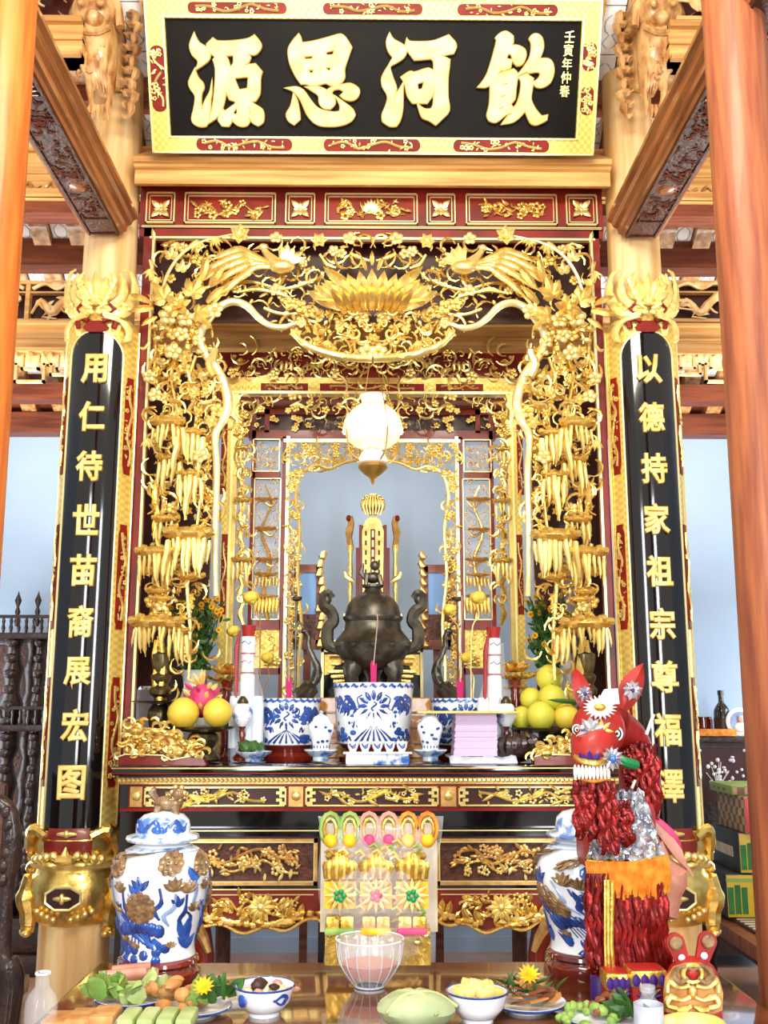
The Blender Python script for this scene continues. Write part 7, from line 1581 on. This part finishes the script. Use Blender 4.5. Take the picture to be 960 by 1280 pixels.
for x, w_ in ((8, 14), (42, 10)):
    xa = q_(x, 900).x
    zt = q_(x, 795).z; pr = []
    for i in range(28): pr.append((w_*kl*(.8+.22*math.sin(i*1.9)+.1*math.sin(i*.7)), .12+(zt-.12)*i/27))
    MB().lathe(pr, (xa, Yl+.06, 0), 14).build('turned_post', 'wood_dark', t); MB().lathe(pr, (xa, Yl+.42, 0), 12).build('turned_post', 'wood_dark', t)
    for i in range(16):
        MB().blob((xa, Yl+.06-w_*kl*.9, .5+i*.095), (w_*kl*.6, .015, .03), 7, 5).build('carved_knot', 'wood_dark', t)
for x in (21, 46): MB().lathe([(.012, 0), (.02, .03), (.008, .06), (.018, .09), (.008, .12), (.022, .16), (.006, .2), (.001, .22)], (q_(x, 780).x, Yl, q_(x, 783).z), 10).build('finial', 'wood_dark', t)
MB().span((X0, Yl+.44, .1), (q_(30, 900).x, Yl+.47, q_(30, 800).z)).build('back_board', 'wood_carved', t, smooth=False)
MB().rbox(((X0+X1)/2, Yl+.22, .22), (X1-X0+.04, .5, .2), .02).build('plinth', 'wood_dark', t); MB().rbox(((X0+X1)/2, Yl+.22, .06), (X1-X0+.10, .56, .12), .02).build('plinth_foot', 'wood_dark', t)
Yk = 3.9; kc = kY(Yk, 1); K = lambda x, y, d=0: at(x, y, Yk+d)
t = thing('carved_armchair', 'dark carved armchair partly cut off by the lower left edge', 'chair', (K(-70, 1200).x, Yk+.25, 0))
xs = K(2, 1100).x
MB().tube(spl([V((xs, Yk, 0)), V((K(14, 1240).x, Yk, K(14, 1240).z)), V((K(4, 1190).x, Yk, K(4, 1190).z)), V((K(8, 1120).x, Yk, K(8, 1120).z)), V((K(16, 1060).x, Yk, K(16, 1060).z)), V((K(12, 1015).x, Yk, K(12, 1015).z)), V((K(-8, 1000).x, Yk, K(-8, 1000).z))], 5), [.04, .045, .03, .025, .035, .03, .03], 10).build('arm_post', 'wood_dark', t)
MB().rbox((xs-.28, Yk+.25, .45), (.5, .5, .07), .015).build('seat', 'wood_dark', t); MB().rbox((xs-.42, Yk+.49, .85), (.5, .05, .75), .02).build('backrest', 'wood_carved', t)
for dx in (-.24, .2):
    for dy in (.03, .46): MB().rbox((xs-.28+dx, Yk+dy, .21), (.06, .06, .42), .015).build('leg', 'wood_dark', t)
for i in range(6): MB().blob(K(8+4*math.sin(i), 1015+i*17, -.02), (.02, .02, .026), 7, 5).build('carved_knot', 'wood_dark', t)
# ---------------- right side: cabinet, bench, boxes
Yc2 = 6.45; Q = lambda x, y, d=0: at(x, y, Yc2+d)
xa, xb = Q(862, 960).x, Q(965, 960).x; zt = Q(900, 920).z
t = thing('inlaid_cabinet', 'dark wooden cabinet with mother-of-pearl flower inlay at the right back', 'cabinet', ((xa+xb)/2, Yc2+.2, 0))
MB().span((xa, Yc2, .08), (xb, Yc2+.36, zt-.04)).build('body', 'wood_dark', t, smooth=False); MB().rbox(((xa+xb)/2, Yc2+.19, zt-.02), (xb-xa+.06, .44, .04), .008).build('top', 'wood_dark', t)
for x0, x1 in ((870, 935),):
    a = Q(x0, 1005); b = Q(x1, 932); MB().span((a.x, Yc2-.008, a.z), (b.x, Yc2, b.z)).build('door_panel', 'dark_red', t, smooth=False)
    for u0, v0, u1, v1 in ((a.x, a.z, b.x, a.z+.012), (a.x, b.z-.012, b.x, b.z), (a.x, a.z, a.x+.012, b.z), (b.x-.012, a.z, b.x, b.z)): MB().span((u0, Yc2-.018, v0), (u1, Yc2, v1)).build('panel_moulding', 'wood_dark', t, smooth=False)
rr = random.Random(3)
for i in range(26): MB().blob(Q(900+rr.gauss(0, 8), 968+rr.gauss(0, 9), -.012), (rr.uniform(.008, .016), .004, rr.uniform(.006, .014)), 6, 4).build('inlay_petal', 'inlay', t)
for i in range(8): MB().tube([Q(898, 985, -.012), Q(896+rr.uniform(-14, 16), 965+rr.uniform(-14, 10), -.012)], .003, 4).build('inlay_stem', 'inlay', t)
for x, y in ((927, 962), (929, 970), (921, 965), (875, 938), (930, 938)): MB().blob(Q(x, y, -.012), (.010, .004, .010), 6, 4).build('inlay_chip', 'inlay', t)
for x in (xa+.04, xb-.04): MB().rbox((x, Yc2+.05, .04), (.07, .07, .08), .01).build('foot', 'wood_dark', t)
c = Q(903, 905, .08); c.z = zt; t = thing('dark_bottle', 'dark square-shouldered liquor bottle on the inlaid cabinet', 'bottle', tuple(c)); k = kY(c.y, zt)
MB().lathe([(10*k, 0), (10*k, 30*k), (8*k, 35*k), (3.4*k, 41*k), (3.2*k, 50*k), (4*k, 50*k), (4*k, 56*k), (.1*k, 56*k)], c, 20).build('glass', 'bottle_dark', t); MB().lathe([(10.2*k, 8*k), (10.2*k, 22*k)], c, 20, cap=False).build('bottle_label', 'mushroom', t)
c = Q(925, 905, .02); c.z = zt; t = thing('portrait_plate', 'round white plate with a blue portrait of a person, standing on the inlaid cabinet', 'plate', tuple(c)); k = kY(c.y, zt); cc = c+V((0, 0, 17.5*k)); mx = M.Translation(cc) @ M.Rotation(PI/2, 4, 'X')
MB().lathe([(17.5*k, -.01), (17.5*k, 0), (14*k, .006), (.001, .006)], mx=mx, n=32).build('plate', 'porcelain', t); MB().lathe([(12.5*k, .006), (12.5*k, .010), (.001, .010)], mx=mx, n=28).build('blue_field', 'blue_pale', t)
MB().blob(cc+V((0, -.014, .2*14*k)), (3.6*k, .006, 4.6*k), 12, 6).build('painted_head', 'food_pink', t); MB().blob(cc+V((0, -.012, -6.5*k)), (8*k, .006, 6*k), 12, 6).build('painted_shirt', 'petal_white', t); MB().blob(cc+V((0, -.016, 6*k)), (3.4*k, .005, 1.8*k), 10, 5).build('painted_hair', 'pearl_grey', t)
a = Q(866, 915, .02); b = Q(914, 905, .02); t = thing('orange_box', 'flat orange box lying on the inlaid cabinet under the bottle', 'box', ((a.x+b.x)/2, Yc2+.0, zt)); MB().rbox(((a.x+b.x)/2-.0, Yc2-.02, zt+.022), (b.x-a.x, .10, .042), .004).build('box', 'fringe', t)
c = Q(878, 905, .2); t = thing('red_tin', 'reddish-brown round tin on the left end of the inlaid cabinet', 'tin', (c.x, c.y, zt)); MB().lathe([(.07, zt), (.07, zt+.10), (.062, zt+.10), (.062, zt+.115), (.001, zt+.115)], (c.x, c.y, 0), 22).build('tin', 'rosewood', t)
# bench running towards the viewer
ZBn = .45; p1 = atz(868, 1130, ZBn); XL = p1.x
t = thing('wooden_bench', 'long dark wooden bench with a woven mat along the right side', 'bench', (XL+.35, 5.1, 0))
MB().rbox((XL+.35, 5.1, ZBn-.045), (.72, 2.1, .07), .01).build('seat_frame', 'wood_rose', t)
MB().rbox((XL+.38, 5.1, ZBn-.002), (.62, 2.0, .014), .004).build('woven_mat', 'mat_weave', t)
for i in range(34):
    y = 4.15+i*.058; MB().span((XL+.08, y, ZBn+.004), (XL+.68, y+.012, ZBn+.010)).build('mat_strip', 'food_pale', t, smooth=False)
for y in (4.2, 5.95):
    for x in (XL+.06, XL+.62): MB().tube(spl([V((x, y, ZBn-.08)), V((x+.0, y, .30)), V((x, y, .12)), V((x, y, 0))], 3), [.05, .06, .035, .05], 10).build('leg', 'wood_carved', t)
MB().rbox((XL+.05, 5.1, .36), (.03, 1.9, .08), .01).build('stretcher', 'wood_carved', t)
def cbox(xl, yl, y0, y1, w_, dep, label, mside, mfront, Yf, strips=(), grp='cartons on the bench'):
    zb = z_stack[0]; a = at(xl, y1, Yf); h = (y1-y0)*kY(Yf, .6); t = thing('carton', label, 'box', (a.x+w_/2, Yf+dep/2, zb), grp)
    MB().rbox((a.x+w_/2, Yf+dep/2, zb+h/2), (w_, dep, h-.002), .004).build('carton', mside, t)
    MB().rbox((a.x+w_/2, Yf-.003, zb+h/2), (w_-.006, .006, h-.012), .002).build('front_label', mfront, t)
    for (u0, u1, v0, v1, mm) in strips: MB().span((a.x+u0*w_, Yf-.009, zb+v0*h), (a.x+u1*w_, Yf-.003, zb+v1*h)).build('printed_block', mm, t, smooth=False)
    MB().span((a.x-.003, Yf+dep*.2, zb+h*.35), (a.x, Yf+dep*.8, zb+h*.6)).build('side_print', 'food_pale' if mside == 'box_dark' else 'box_tan', t, smooth=False)
    z_stack[0] = zb+h; return t
z_stack = [ZBn+.010]
bars = ((.02, .12, .1, .7, 'box_green'), (.14, .24, .1, .75, 'box_green'), (.26, .36, .1, .7, 'box_green'), (.5, .98, .08, .4, 'box_green'), (.0, .98, .82, .9, 'box_lime'))
cbox(909, 0, 1082, 1135, .30, .45, 'lowest dark and yellow-green carton in the stack on the bench', 'box_dark', 'box_yellow', 5.55, bars)
cbox(925, 0, 1036, 1086, .30, .45, 'second dark and yellow-green carton from the bottom of the bench stack', 'box_dark', 'box_yellow', 5.55, bars[:3])
cbox(932, 0, 995, 1040, .28, .42, 'tan patterned carton with a red end near the top of the bench stack', 'box_tan', 'box_red', 5.50, ((.1, .9, .5, .56, 'pink'),))
cbox(915, 0, 984, 996, .22, .36, 'flat olive box on top of the carton stack', 'box_lime', 'box_tan', 5.6)
